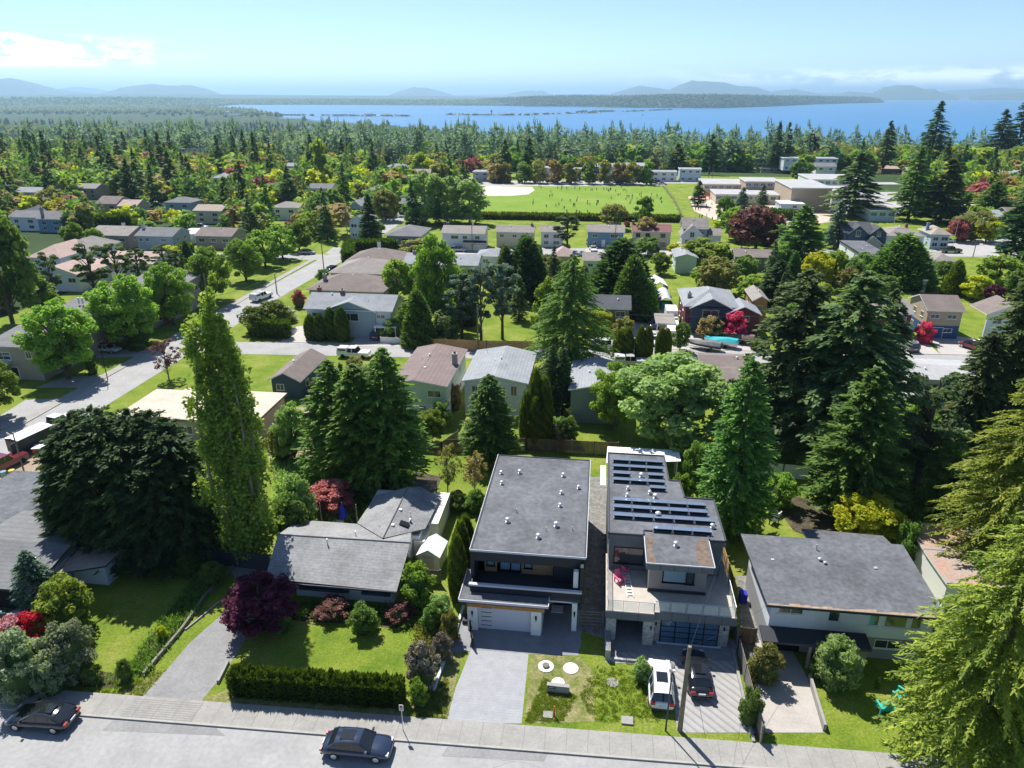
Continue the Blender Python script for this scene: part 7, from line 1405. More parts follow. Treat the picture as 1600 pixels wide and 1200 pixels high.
x, y = G(52, 700); t_ = empty('cargo_trailer', (x, y, 0), R_(78), 'black cargo trailer with white roof open at the rear', 'trailer'); bx('body', 'charcoal', t_, (-2.4, 2.4, -1.1, 1.1, .5, 2.3)); mb = MB(); mb.slab([(-2.45, -1.15, 2.35), (2.45, -1.15, 2.35), (2.45, 0, 2.5), (-2.45, 0, 2.5)], .06, 0, 0); mb.slab([(-2.45, 0, 2.5), (2.45, 0, 2.5), (2.45, 1.15, 2.35), (-2.45, 1.15, 2.35)], .06, 0, 0); mb.build('roof', 'white_paint', t_)
bx('rear_door', 'charcoal2', t_, (-3.4, -2.42, -1.15, -1.08, .5, 2.3)); bx('ramp', 'wood_fence_grey', t_, (-4.0, -2.42, -1, 1, .05, .15)); bx('rear_opening', 'wood_fence', t_, (-2.43, -2.405, -.95, .95, .6, 2.1)); [setattr(MB().lathe([(.12, -.1), (.33, -.1), (.33, .1), (.12, .1)], 16).build('wheel', 'rubber', t_, loc=(sx, sd * 1.15, .33)), 'rotation_euler', (R_(90), 0, 0)) for sx in (-.4, .4) for sd in (-1, 1)]
x, y = G(66, 708); q = empty('utility_box', (x, y, 0), .3, 'orange-sided crate with white lid on the building site', 'crate'); bx('crate', 'marker_red', q, (-.8, .8, -.6, .6, 0, .9)); bx('lid', 'white_paint', q, (-.85, .85, -.65, .65, .905, 1.0))
x, y = G(28, 705); q = empty('site_sign', (x - .5, y, 0), -.5, 'grey plywood notice board on the building site', 'sign'); bx('board', 'roof_plywood', q, (-.9, .9, -.03, .03, .8, 2.4)); bx('post', 'wood_pole', q, (-.8, -.7, .035, .13, 0, 2.4), (.7, .8, .035, .13, 0, 2.4))
def boat(u, v, rz, m_, label, cover):
    x, y = G(u, v); r = empty('boat', (x, y, 0), R_(rz), label, 'boat'); mb = MB(); st = [(-2.9, 1.0, .5), (-1, 1.15, .55), (1.2, 1.0, .6), (2.5, .5, .75), (3.1, .04, .95)]
    vs = []
    for (X, w_, zl) in st: vs += [(X, -w_, 1.25), (X, -w_ * .85, zl + .2), (X, 0, zl - .1), (X, w_ * .85, zl + .2), (X, w_, 1.25)]
    fs = [(i * 5 + j, i * 5 + j + 1, (i + 1) * 5 + j + 1, (i + 1) * 5 + j) for i in range(4) for j in range(4)] + [(4, 3, 2, 1, 0)]; mb.add(vs, fs); mb.build('hull', m_, r)
    mb = MB(); vs = []
    for (X, w_, zl) in st: vs += [(X, -w_ - .03, 1.2), (X, -w_ * .5, 1.5 + .25 * (X < 1)), (X, w_ * .5, 1.5 + .25 * (X < 1)), (X, w_ + .03, 1.2)]
    mb.add(vs, [(i * 4 + j, (i + 1) * 4 + j, (i + 1) * 4 + j + 1, i * 4 + j + 1) for i in range(4) for j in range(3)] + [(0, 1, 2, 3)]); mb.build('cover', cover, r)
    bx('trailer_frame', 'galv', r, (-2.8, 3.6, -.06, .06, .25, .35), (-1, -.9, -.9, .9, .25, .33)); [setattr(MB().lathe([(.1, -.1), (.3, -.1), (.3, .1), (.1, .1)], 14).build('wheel', 'rubber', r, loc=(-1, sd * .95, .3)), 'rotation_euler', (R_(90), 0, 0)) for sd in (-1, 1)]
boat(1100, 546, 158, 'charcoal2', 'boat under a dark grey tarpaulin, nearest of the three stored boats', mat('tarp_grey', (.14, .15, .15), .8, noise=(2, .3))); boat(1126, 541, 158, 'white_paint', 'boat under a bright turquoise cover, middle of the three stored boats', mat('tarp_teal', (.02, .36, .40), .7, noise=(1, .15)))
boat(1152, 535, 158, 'charcoal2', 'boat with brown cover right of the turquoise one', mat('tarp_brown', (.16, .11, .09), .8, noise=(2, .3)))
x, y = G(1043, 497); q = empty('storage_tent', (x, y + 6, 0), 0, 'arched grey tarpaulin shelter beside the maroon gabled house', 'tent'); mb = MB(); n = 12; vs = [(1.7 * math.cos(math.pi * i / n), yy, 2.6 * math.sin(math.pi * i / n)) for yy in (0, 3, 6, 9) for i in range(n + 1)]; mb.add(vs, [(k * 13 + i, k * 13 + i + 1, (k + 1) * 13 + i + 1, (k + 1) * 13 + i) for k in range(3) for i in range(n)]); mb.build('canopy', mat('tarp_white', (.5, .52, .54), .6), q, smooth=True); bx('stored_crate', 'tarp_teal', q, (-.8, .8, .5, 1.6, 0, 1.5))
q = empty('storage_tent', (x - .6, y + 17, 0), .1, 'white pitched party tent behind the arched tarpaulin shelter', 'tent'); mb = MB(); mb.slab([(-2, 0, 2.2), (0, 0, 3.3), (0, 7, 3.3), (-2, 7, 2.2)], .04, 0, 0); mb.slab([(0, 0, 3.3), (2, 0, 2.2), (2, 7, 2.2), (0, 7, 3.3)], .04, 0, 0); mb.build('roof', 'white_paint', q); bx('side', 'tarp_white', q, (-1.98, -1.95, 0, 7, 0, 2.15), (1.95, 1.98, 0, 7, 0, 2.15))
x, y = G(1048, 505); q = empty('box_truck', (x, y, 0), R_(-90), 'white box truck parked in front of the arched tarpaulin shelter', 'truck'); bx('cargo_box', 'white_paint', q, (-3.2, 1.2, -1.1, 1.1, .7, 2.9)); bx('cab', 'paint_white', q, (1.25, 2.8, -1, 1, .5, 1.9)); bx('windscreen', 'car_glass', q, (2.2, 2.82, -.9, .9, 1.2, 1.75)); [setattr(MB().lathe([(.12, -.12), (.4, -.12), (.4, .12), (.12, .12)], 16).build('wheel', 'rubber', q, loc=(sx, sd * .9, .4)), 'rotation_euler', (R_(90), 0, 0)) for sx in (-2, 2) for sd in (-1, 1)]
x, y = G(1050, 528); q = empty('camper_trailer', (x, y, 0), R_(-92), 'long white camper trailer beside the leafy street tree', 'trailer'); mb = MB(); mb.prism([(-3.4, -1.1), (3.2, -1.1), (3.6, -.7), (3.6, .7), (3.2, 1.1), (-3.4, 1.1)], .5, 2.5); mb.build('body', 'white_paint', q); bx('window', 'car_glass', q, (3.5, 3.62, -.5, .5, 1.4, 2.0)); [setattr(MB().lathe([(.12, -.1), (.33, -.1), (.33, .1), (.12, .1)], 14).build('wheel', 'rubber', q, loc=(sx, sd * 1.05, .33)), 'rotation_euler', (R_(90), 0, 0)) for sx in (-.4, .4) for sd in (-1, 1)]
for i, (u, v, l_) in enumerate(((8, 748, 'pale blue plastic barrel on the building site'), (21, 746, 'yellow bin on the building site'), (30, 752, 'grey-green bin on the building site'))):
    x, y = G(u, v); tag(MB().lathe([(.32, 0), (.36, .5), (.34, 1.0), (.05, 1.05)], 14).build('bin', ['paint_paleblue', mat('bin_yellow', (.5, .4, .03), .6), 'paint_green'][i], loc=(x, y, 0)), l_, 'bin')
x, y = G(1160, 940); tag(bx('recycling_bin', 'blue_fabric', None, (-.3, .3, -.35, .35, 0, 1.0), loc=(x, y, 0)), 'blue wheelie bin between the stone house and the white house', 'bin')
# scattered lumber on the building site
mb = MB()
for i in range(16): a = rnd.uniform(0, 3.1); x, y = G(rnd.uniform(440, 485), rnd.uniform(698, 722)); mb.tube([(x - 1.2 * math.cos(a), y - 1.2 * math.sin(a), .1 + i * .02), (x + 1.2 * math.cos(a), y + 1.2 * math.sin(a), .12 + i * .02)], .07, n=4)
tag(mb.build('lumber_pile', 'roof_plywood'), 'loose pile of pale lumber between the poplar and the green cedars', 'lumber')
fr = empty('play_frame', (*G(1091, 312), 0), 0, 'red climbing frame in the schoolyard', 'play frame'); mb = MB()
for i in range(4):
    for j in range(3): mb.tube([(i * 1.6, j * 1.6, 0), (i * 1.6, j * 1.6, 2.6)], .09, n=5)
for j in range(3): mb.tube([(0, j * 1.6, 2.5), (4.8, j * 1.6, 2.5)], .08, n=5); mb.tube([(0, j * 1.6, 1.3), (4.8, j * 1.6, 1.3)], .08, n=5)
for i in range(4): mb.tube([(i * 1.6, 0, 2.5), (i * 1.6, 3.2, 2.5)], .08, n=5)
mb.build('bars', 'marker_red', fr); bx('platform', 'marker_red', fr, (0, 1.6, 0, 1.6, 1.5, 1.6))
# ------------------------------------------------------------------ children on the playing field
def body_mesh(pose):
    a, b = pose
    V = [(0, 0, .80), (0, 0, 1.0), (0, 0, 1.22), (0, 0, 1.34), (0, .02, 1.50), (.17, 0, 1.2), (.24 + .1 * a, -.1 * a, .98), (.22 + .16 * a, -.2 * a, .78), (-.17, 0, 1.2), (-.24, .12 * a, .98), (-.22, .22 * a, .78),
         (.09, 0, .76), (.10, -.16 * b, .42), (.11, -.1 * b, .04), (.11, -.2 * b - .08, .02), (-.09, 0, .76), (-.10, .12 * b, .42), (-.11, .3 * b, .06), (-.11, .3 * b - .1, .03)]
    Ed = [(0, 1), (1, 2), (2, 3), (3, 4), (2, 5), (5, 6), (6, 7), (2, 8), (8, 9), (9, 10), (0, 11), (11, 12), (12, 13), (13, 14), (0, 15), (15, 16), (16, 17), (17, 18)]
    Rr = [.13, .12, .13, .05, .11, .06, .045, .035, .06, .045, .035, .085, .06, .045, .035, .085, .06, .045, .035]
    me = bpy.data.meshes.new('body'); me.from_pydata(V, Ed, []); o = bpy.data.objects.new('tmp', me); C.objects.link(o); o.modifiers.new('k', 'SKIN')
    for i, v in enumerate(me.skin_vertices[0].data): v.radius = (Rr[i], Rr[i]); v.use_root = i == 0
    bpy.context.view_layer.update(); ev = o.evaluated_get(bpy.context.evaluated_depsgraph_get()); m2 = bpy.data.meshes.new_from_object(ev); C.objects.unlink(o); bpy.data.objects.remove(o)
    m2.materials.clear(); [m2.materials.append(M('charcoal')) for _ in range(3)]
    for p in m2.polygons: z = p.center.z; m2.materials and setattr(p, 'material_index', 2 if z > 1.36 else (0 if z > .8 else 1)); p.use_smooth = True
    return m2
mat('skin_tone', (.42, .25, .18), .7)
for n_, c_ in (('dark', (.02, .022, .03)), ('navy', (.03, .05, .14)), ('red', (.4, .04, .04)), ('white', (.6, .6, .6)), ('teal', (.03, .25, .3)), ('grey', (.15, .15, .16))): mat('cloth_' + n_, c_, .9)
BM = [body_mesh(p) for p in ((0, .2), (.8, 1), (1.2, .5))]
pp = [(rnd.uniform(-30, 26), rnd.uniform(275, 366)) for _ in range(34)] + [(rnd.gauss(18, 5), rnd.gauss(322, 9)) for _ in range(18)] + [(rnd.gauss(0, 9), rnd.gauss(348, 2.5)) for _ in range(14)] + [(rnd.gauss(-8, 8), rnd.gauss(305, 8)) for _ in range(12)]
pp = [(x, y) for x, y in pp if -32 < x < 28 and 268 < y < 368]
def person(x, y, label, group, s=1.0):
    o = bpy.data.objects.new('person', rnd.choice(BM)); C.objects.link(o); o.location = (x, y, .04); o.rotation_euler = (0, 0, rnd.uniform(0, 6.28)); o.scale = (s, s, s); tag(o, label, 'person', group)
    for i, m_ in ((0, rnd.choice(['cloth_dark', 'cloth_dark', 'cloth_navy', 'cloth_red', 'cloth_white', 'cloth_teal', 'cloth_grey'])), (1, rnd.choice(['cloth_dark', 'cloth_navy', 'cloth_grey'])), (2, 'skin_tone')): o.material_slots[i].link = 'OBJECT'; o.material_slots[i].material = M(m_)
for x, y in pp: person(x, y, 'tiny figure of a person standing or running on the playing field', 'people scattered over the playing field', rnd.uniform(.8, .95))
for _ in range(16):
    x, y = G(rnd.uniform(1085, 1125), rnd.uniform(318, 345)); person(x, y, 'tiny figure of a person on the tan schoolyard', 'people in the schoolyard', .85)
# ------------------------------------------------------------------ trees filling the streets, each standing in its own place
def proj(x, y, z):
    X = x * cy7 + y * sy7; Y = -x * sy7 + y * cy7; Z = z - CAMH
    f = Y * cp - Z * sp; return 800 + FPX * X / f, 600 - FPX * (Y * sp + Z * cp) / f
def skyline(u):
    P_ = [(-200, 172), (0, 176), (120, 186), (300, 190), (420, 186), (640, 198), (720, 206), (800, 212), (900, 210), (1000, 212), (1150, 206), (1250, 210), (1400, 200), (1600, 196), (1900, 190)]
    for (a, b), (c, d) in zip(P_, P_[1:]):
        if u <= c: return b + (d - b) * (u - a) / (c - a)
    return 190
FOOT = []
bpy.context.view_layer.update()
for o in scene.objects:
    if o.parent or o.type == 'LIGHT' or o.get('kind'): continue
    cat = o.get('category')
    if cat in ('tree', 'bush', 'cypress', 'willow'): FOOT.append((o.location.x - 2.6, o.location.x + 2.6, o.location.y - 2.6, o.location.y + 2.6)); continue
    if cat in ('power line', 'person'): continue
    bb = [q.matrix_world @ Vector(c) for q in (o, *o.children) if q.type == 'MESH' for c in q.bound_box]
    if bb: FOOT.append((min(p.x for p in bb) - 1.8, max(p.x for p in bb) + 1.8, min(p.y for p in bb) - 3.2, max(p.y for p in bb) + 1.5))
HB = [f for f in FOOT]
NOGO = [(-79, -66, 20, 400), (-58, 31, 255, 396), (30, 48, 268, 350), (-140, -78, 182, 193), (-140, -74, 246, 256)]
KEEP = [(735, 262, 1070, 348), (686, 350, 1130, 380), (470, 440, 615, 520), (420, 395, 540, 470), (206, 358, 362, 372), (1080, 262, 1420, 335), (1310, 330, 1500, 395), (1040, 455, 1170, 555), (915, 462, 990, 505), (930, 530, 1200, 560), (1360, 455, 1540, 555), (605, 545, 840, 650), (890, 570, 950, 650), (20, 370, 150, 430), (430, 700, 1600, 1200), (0, 560, 500, 1200), (560, 350, 700, 400), (1440, 370, 1600, 405), (270, 225, 325, 240)]
def ok(x, y, m=0):
    for a, b, c, d in NOGO:
        if a - m < x < b + m and c - m < y < d + m: return False
    if abs(y - (YC + GC * x)) < 5.5 + m and x < 135: return False
    if abs(y - (Y2 + G2 * x)) < 7 + m: return False
    for a, b, c, d in HB:
        if a - m < x < b + m and c - m < y < d + m: return False
    return True
KEEP += KEEPH + [(150, 305, 212, 314), (330, 264, 352, 274), (545, 305, 566, 316), (56, 326, 86, 336)]
placed = []
MIXK = [(.36, 'fir_far', 'needle_dark', 15, 24, .32, 'dark fir'), (.50, 'cedar_far', 'needle_fir', 11, 19, .44, 'dense dark cedar'), (.60, 'fir_far', 'needle_cedar', 14, 21, .34, 'green fir'), (.72, 'maple_far', 'leaf_green', 7, 12, .95, 'round green tree'), (.79, 'maple_far', 'leaf_lime', 7, 12, .9, 'lime tree'), (.86, 'maple_far', 'leaf_olive', 8, 12, .95, 'olive tree'), (.90, 'maple_far', 'leaf_yellow', 6, 9, 1.0, 'yellow tree'), (.95, 'maple_far', 'leaf_bronze', 8, 12, .95, 'bronze tree'), (.975, 'maple_far', 'leaf_pink', 6, 9, 1.0, 'pink-red tree'), (1, 'maple_far', 'leaf_maroon', 6, 9, 1.0, 'dark red tree')]
MIXS = [(.22, 'cone', 'needle_dark', 6, 11, .5, 'dense dark cypress'), (.34, 'fir', 'needle_fir', 10, 16, .36, 'dark fir'), (.56, 'maple', 'leaf_green', 5, 8, 1.0, 'round green tree'), (.70, 'maple', 'leaf_lime', 4, 7, 1.05, 'lime tree'), (.80, 'maple', 'leaf_olive', 5, 8, 1.0, 'olive tree'), (.87, 'maple', 'leaf_pale', 4, 7, 1.1, 'pale green tree'), (.92, 'maple', 'leaf_yellow', 3, 5, 1.2, 'yellow tree'), (.96, 'maple', 'leaf_maroon', 4, 6, 1.1, 'dark red tree'), (1, 'shrub', 'leaf_pink', 2.5, 4, 1.2, 'pink bush')]
def fill(n, x0, x1, y0, y1, gap, mix, hs=1.0, tries=40, keep=True):
    c = 0
    for _ in range(n * tries):
        if c >= n: break
        x, y = rnd.uniform(x0, x1), rnd.uniform(y0, y1); u, v = proj(x, y, gz(x, y))
        if not (-60 < u < 1660) or not ok(x, y, .5): continue
        if any((x - a) ** 2 + (y - b) ** 2 < gap * gap for a, b in placed): continue
        q = rnd.random(); K = next(k for k in mix if q <= k[0]); h = rnd.uniform(K[3], K[4]) * hs; z = gz(x, y)
        ut, vt = proj(x, y, z + h); sk = skyline(ut) + rnd.uniform(0, 12)
        if vt < sk:
            h = topz(x, y, sk) - z
            if h < 4: continue
            vt = sk
        w = K[5] * h; wp = w / mpp(x, y, z + h / 2) / 2
        if keep and any(ut - wp * .8 < R[2] and ut + wp * .8 > R[0] and vt < R[3] - 4 and v > R[1] + 6 for R in KEEP): continue
        placed.append((x, y)); c += 1; DONE.append([K, x, y, z, h, w, ut, vt, v])
DONE = []
fill(34, -330, -82, 195, 300, 11, MIXK, .85); fill(64, -420, -76, 300, 430, 11, MIXK); fill(80, -460, 420, 398, 470, 10, MIXK, .95); fill(46, -520, 520, 470, 560, 13, MIXK)
fill(26, 40, 330, 240, 400, 12, MIXK, .9); fill(18, -66, -58, 215, 380, 8, MIXK, .7)
fill(45, -62, 120, 128, 194, 5.5, MIXS, .85); fill(24, -62, 130, 216, 256, 6, MIXS, .7); fill(8, 100, 240, 130, 240, 9, MIXK, .8); fill(8, -190, -100, 130, 182, 8, MIXS); fill(10, 8, 60, 82, 108, 6, MIXS, .8); fill(5, -60, 0, 82, 106, 6, MIXS, .6)
# street trees along the top of the playing field
for i in range(11):
    u = 762 + i * 25.5 + rnd.uniform(-5, 5); x, y = G(u, 291); y = 374.5
    DONE.append([(0, 'maple_far', ('leaf_bronze', 'leaf_olive', 'leaf_green', 'leaf_olive')[i % 4], 0, 0, 0, 'STREET'), x, y, 0, rnd.uniform(10, 12.5), rnd.uniform(7.5, 9.5), u, 262, 291])
LAND = [('the long dark hedge', 180, 350), ('the salmon roofs', 90, 405), ('the chimney bungalow', 235, 365), ('the lime poplar', 505, 250), ('the pale willows', 700, 310), ('the baseball infield', 780, 298), ('the bronze tree', 620, 285), ('the dark pointed cedar', 580, 350), ('the brown flats', 995, 270), ('the row of flats', 910, 270), ('the schoolyard', 1100, 305), ('the gymnasium', 1265, 290),
        ('the craftsman house', 1340, 350), ('the white gabled house', 1290, 270), ('the hip-roofed bungalow', 1415, 355), ('the grey flats', 1585, 270), ('the portable classroom', 1240, 322), ('the tallest seaside fir', 1450, 215), ('the purple-red beech', 1180, 350), ('the maroon house', 1115, 470), ('the olive house', 950, 470), ('the far left roofs', 40, 330), ('the twin-gable house', 165, 312), ('the white far house', 342, 275),
        ('the brown complex', 550, 420), ('the blue and white house', 545, 470), ('the tall dark hedge', 580, 400), ('the yellow house', 1018, 360), ('the mint cottage', 1070, 400), ('the white and black flats', 760, 262), ('the cross street', 1300, 555), ('the wide pale tree', 1040, 610), ('the round street trees', 420, 380), ('the townhouses', 100, 480), ('the reddish roof', 700, 248), ('the school', 1150, 290)]
cnt = {}
import collections
lab = collections.defaultdict(list)
for d in DONE:
    K, x, y, z, h, w, ut, vt, v = d
    if K[6] == 'STREET': lab['spring street tree in the row along the top of the field'].append(d); continue
    cu, cv = ut, (vt + v) / 2; L = min(LAND, key=lambda l: (l[1] - cu) ** 2 + (2.0 * (l[2] - cv)) ** 2); dx, dy = cu - L[1], cv - L[2]
    rel = ('left of ' if dx < 0 else 'right of ') if abs(dx) > abs(dy) * 1.6 else ('beyond ' if dy < 0 else 'in front of ')
    size = 'tall ' if h > 16 else 'small ' if h < 7 else ''
    lab[size + K[6] + ' ' + rel + L[0]].append(d)
ORD = ['leftmost', 'second from left', 'third from left', 'fourth from left', 'fifth from left', 'sixth from left', 'seventh from left', 'eighth from left', 'ninth from left', 'tenth from left', 'eleventh from left', 'twelfth from left', 'thirteenth from left', 'fourteenth from left', 'fifteenth from left', 'sixteenth from left']
for lb, ds in lab.items():
    ds.sort(key=lambda d: d[6])
    for i, d in enumerate(ds):
        K, x, y, z, h, w, ut, vt, v = d
        l_ = lb if len(ds) == 1 else ORD[min(i, 15)] + ' ' + lb
        if len(l_.split()) > 16: l_ = l_.replace('in front of', 'before').replace('small ', '').replace(' tall ', ' ').replace('round ', '').replace('dense ', '').replace('the baseball', 'baseball').replace('the portable', 'portable').replace('white and black', 'white')
        place_tree(K[1], x, y, h, w, K[2], l_, 'tree', z=z - .1, group='trees among the far houses' if K[6] != 'STREET' else 'bronze street trees above the playing field')
def qtmpl(kind):
    if kind == 'c': q, v = crown_conifer(1, .5, z0=.05, nlev=14, per=7, k=3, sl=.14, sw=.10, droop=.2, p=.75, open_=.35, up=.25, side=0); return q, v
    q, v, _ = crown_leafy(1, .5, z0=.15, K=17, rc=.36, nl=14, s=.17); return q, v
QT = {k: [qtmpl(k) for _ in range(5)] for k in 'cb'}
def woods_q(name, P, H, W_, kind, mt, label):
    Q = []; V = []; pick = rg.integers(0, 5, len(P))
    for t in range(5):
        q0, v0 = QT[kind][t]; m = pick == t; k = int(m.sum())
        if not k: continue
        a = rg.random(k) * 6.283; ca, sa = np.cos(a)[:, None, None], np.sin(a)[:, None, None]; Pm, Hm, Wm = P[m], H[m][:, None, None], W_[m][:, None, None]
        X = (q0[None, :, :, 0] * ca - q0[None, :, :, 1] * sa) * Wm + Pm[:, 0][:, None, None]; Y = (q0[None, :, :, 0] * sa + q0[None, :, :, 1] * ca) * Wm + Pm[:, 1][:, None, None]; Z = q0[None, :, :, 2] * Hm + Pm[:, 2][:, None, None]
        Q.append(np.stack([X, Y, Z], 3).reshape(-1, 4, 3)); V.append((np.repeat(rg.random(k), len(v0)) * .55 + np.tile(v0, k) * .45))
    o = bpy.data.objects.new(name, quad_mesh(name, np.concatenate(Q), np.concatenate(V), mt)); C.objects.link(o); return tag(o, label, None, None, 'stuff')
GT = []
for _ in range(60000):
    if len(GT) > 1450: break
    x, y = rnd.uniform(-560, 480), 215 + 275 * rnd.random() ** .8; z = gz(x, y); u, v = proj(x, y, z)
    if not (-40 < u < 1640) or not ok(x, y, -.6) or (-66 < x < 32 and 250 < y < 398): continue
    h = rnd.uniform(3.5, 12.5); ut, vt = proj(x, y, z + h); wp = h / mpp(x, y, z) / 2
    if any((x - a) ** 2 + (y - b) ** 2 < 20 for a, b in placed): continue
    if any(ut - wp * .8 < R[2] and ut + wp * .8 > R[0] and vt < R[3] - 4 and v > R[1] + 6 for R in KEEP): continue
    placed.append((x, y)); GT.append((x, y, z - .2, h, rnd.random()))
GT = np.array(GT)
for lo, hi, kd, mt_, l_ in ((0, .22, 'c', 'needle_cedar', 'dark garden conifers filling the far gardens'), (.22, .50, 'b', 'leaf_green', 'green garden trees filling the far gardens'), (.5, .68, 'b', 'leaf_lime', 'lime green shrubs and trees filling the far gardens'), (.68, .82, 'b', 'leaf_olive', 'olive shrubs filling the far gardens'), (.82, .9, 'b', 'leaf_bronze', 'bronze spring trees in the far gardens'), (.9, .96, 'b', 'leaf_yellow', 'yellow shrubs in the far gardens'), (.96, 1, 'b', 'leaf_pink', 'pink blossom shrubs in the far gardens')):
    k = (GT[:, 4] >= lo) & (GT[:, 4] < hi); g = GT[k]; woods_q('garden_greenery', g[:, :3], g[:, 3] * (1.3 if kd == 'c' else .95), g[:, 3] * (.6 if kd == 'c' else 1.15), kd, mt_, l_)
# ------------------------------------------------------------------ the woods towards the bay: thousands of crowns, nobody could count them
def tri_mesh(name, V, F, rv, mt, label, kind='stuff'):
    me = bpy.data.meshes.new(name); n = len(F)
    me.vertices.add(len(V)); me.vertices.foreach_set('co', V.astype(np.float32).ravel()); me.loops.add(3 * n); me.loops.foreach_set('vertex_index', F.astype(np.int32).ravel())
    me.polygons.add(n); me.polygons.foreach_set('loop_start', np.arange(0, 3 * n, 3, dtype=np.int32)); me.update(calc_edges=True)
    a = me.attributes.new('rv', 'FLOAT', 'FACE'); a.data.foreach_set('value', rv.astype(np.float32)); me.materials.append(M(mt))
    o = bpy.data.objects.new(name, me); C.objects.link(o); return tag(o, label, None, None, kind)
def tmpl(kind, seed):
    r = np.random.default_rng(seed); V = []; F = []
    if kind == 'c':
        for k in range(5):
            z0, z1, rr = .06 + k * .18, .06 + k * .18 + .34, .5 * (1 - k * .185); n = 9; b = len(V)
            for j in range(n): a = 6.283 * j / n + r.random() * .5; q = rr * (.6 + .6 * r.random()); V.append((q * math.cos(a), q * math.sin(a), z0 + r.random() * .07))
            V.append((0, 0, min(1, z1))); F += [(b + j, b + (j + 1) % n, b + n) for j in range(n)]
    elif kind == 's':
        n = 6
        for j in range(n): a = 6.283 * j / n; V.append((.5 * math.cos(a), .5 * math.sin(a), 0))
        V.append((0, 0, 1)); F += [(j, (j + 1) % n, n) for j in range(n)]
    else:
        for k in range(11):
            c = r.normal(size=3) * np.array([.24, .24, .17]) + np.array([0, 0, .6]); b = len(V); s = .2 + .12 * r.random()
            for p in ((1, 0, 0), (0, 1, 0), (-1, 0, 0), (0, -1, 0), (0, 0, 1), (0, 0, -1), ):
                V.append(tuple(c + np.array(p) * s * (.8 + .5 * r.random())))
            F += [(b + i, b + (i + 1) % 4, b + 4) for i in range(4)] + [(b + (i + 1) % 4, b + i, b + 5) for i in range(4)]
    return np.array(V, float), np.array(F)
def woods(name, P, H, W_, kind, mt, label):
    Vs, Fs, Rv = [], [], []; off = 0; n = len(P); pick = rg.integers(0, 4, n)
    for t in range(4):
        V0, F0 = tmpl(kind, t + 5); m = pick == t; Pm, Hm, Wm = P[m], H[m], W_[m]; k = len(Pm)
        if not k: continue
        a = rg.random(k) * 6.283; ca, sa = np.cos(a)[:, None], np.sin(a)[:, None]
        X = (V0[:, 0] * ca - V0[:, 1] * sa) * Wm[:, None] + Pm[:, 0:1]; Y = (V0[:, 0] * sa + V0[:, 1] * ca) * Wm[:, None] + Pm[:, 1:2]; Z = V0[:, 2] * Hm[:, None] + Pm[:, 2:3]
        Vs.append(np.stack([X, Y, Z], 2).reshape(-1, 3)); Fs.append((F0[None] + (np.arange(k) * len(V0))[:, None, None] + off).reshape(-1, 3)); off += k * len(V0)
        Rv.append((np.repeat(rg.random(k), len(F0)) * .7 + rg.random(k * len(F0)) * .3))
    return tri_mesh(name, np.concatenate(Vs), np.concatenate(Fs), np.clip(np.concatenate(Rv), 0, 1), mt, label)
def cand(n, y0, y1, cond, pw=1.0):
    out_ = []
    while len(out_) < n:
        y = y0 + (y1 - y0) * rnd.random() ** pw; X = rnd.uniform(-.80, .80) * y * 1.0; x = X - y * sy7 * 1.0
        if cond(x, y): out_.append((x, y, gz(x, y)))
    return np.array(out_)
inland = lambda x, y: x < shore(y) - 90
P = cand(6500, 480, 2700, inland, 1.25); dk = np.array([math.sin(p[0] * .006 + 2) + math.sin(p[1] * .008 + p[0] * .003) + rnd.gauss(0, .55) for p in P])
A = P[dk > -.05]; B_ = P[(dk <= -.05)]; A[:, 2] -= .5
hmax = lambda Q, H: np.array([max(4, min(h, topz(q[0], q[1], skyline(proj(q[0], q[1], 0)[0]) + rnd.choice((-5, 2, 6, 10, 14, 18)) + rnd.uniform(-2, 4)) - q[2])) if q[0] > shore(q[1]) - 1700 else h for q, h in zip(Q, H)])
H = hmax(A, 12 + 17 * rg.random(len(A)) ** 1.3); nr = A[:, 1] < 1000; woods_q('forest', A[nr], H[nr], H[nr] * .46 + 2.5, 'c', 'needle_blue', 'dark conifers in the near part of the bay woods'); A, H = A[~nr], H[~nr]; woods('forest', A, H, H * .36 + 2 + 5 * rg.random(len(A)), 'c', 'needle_fir', 'dark conifer wood running down to the bay')
H = hmax(B_, 7 + 10 * rg.random(len(B_))); m_ = rg.random(len(B_))
for lo, hi, mt_, l_ in ((0, .45, 'leaf_green', 'green broadleaf wood running down to the bay'), (.45, .8, 'leaf_olive', 'olive spring wood running down to the bay'), (.8, 1, 'leaf_lime', 'fresh lime trees mixed into the far wood')):
    k = (m_ >= lo) & (m_ < hi); (woods_q if lo < .45 else woods_q)('forest', B_[k], H[k], H[k] * 1.1 + 2, 'b', mt_, l_)
P = cand(9000, 2400, 9000, lambda x, y: x < shore(y) - 120 and (math.sin(x * .0012 + 1) + math.sin(y * .0021 + x * .0007) + rnd.gauss(0, .5)) > -.1, .9)
woods('forest', P, 16 + 10 * rg.random(len(P)), 22 + 22 * rg.random(len(P)), 'c', 'needle_cedar', 'distant wooded lowland at the left')
# roofs of the far town on the left lowland
tw = empty('far_warehouse', (-1900, 3650, -58), .3, 'tiny white warehouse roof in the distant lowland on the left', 'warehouse'); bx('wall', 'trim_white', tw, (0, 60, 0, 30, 0, 9))
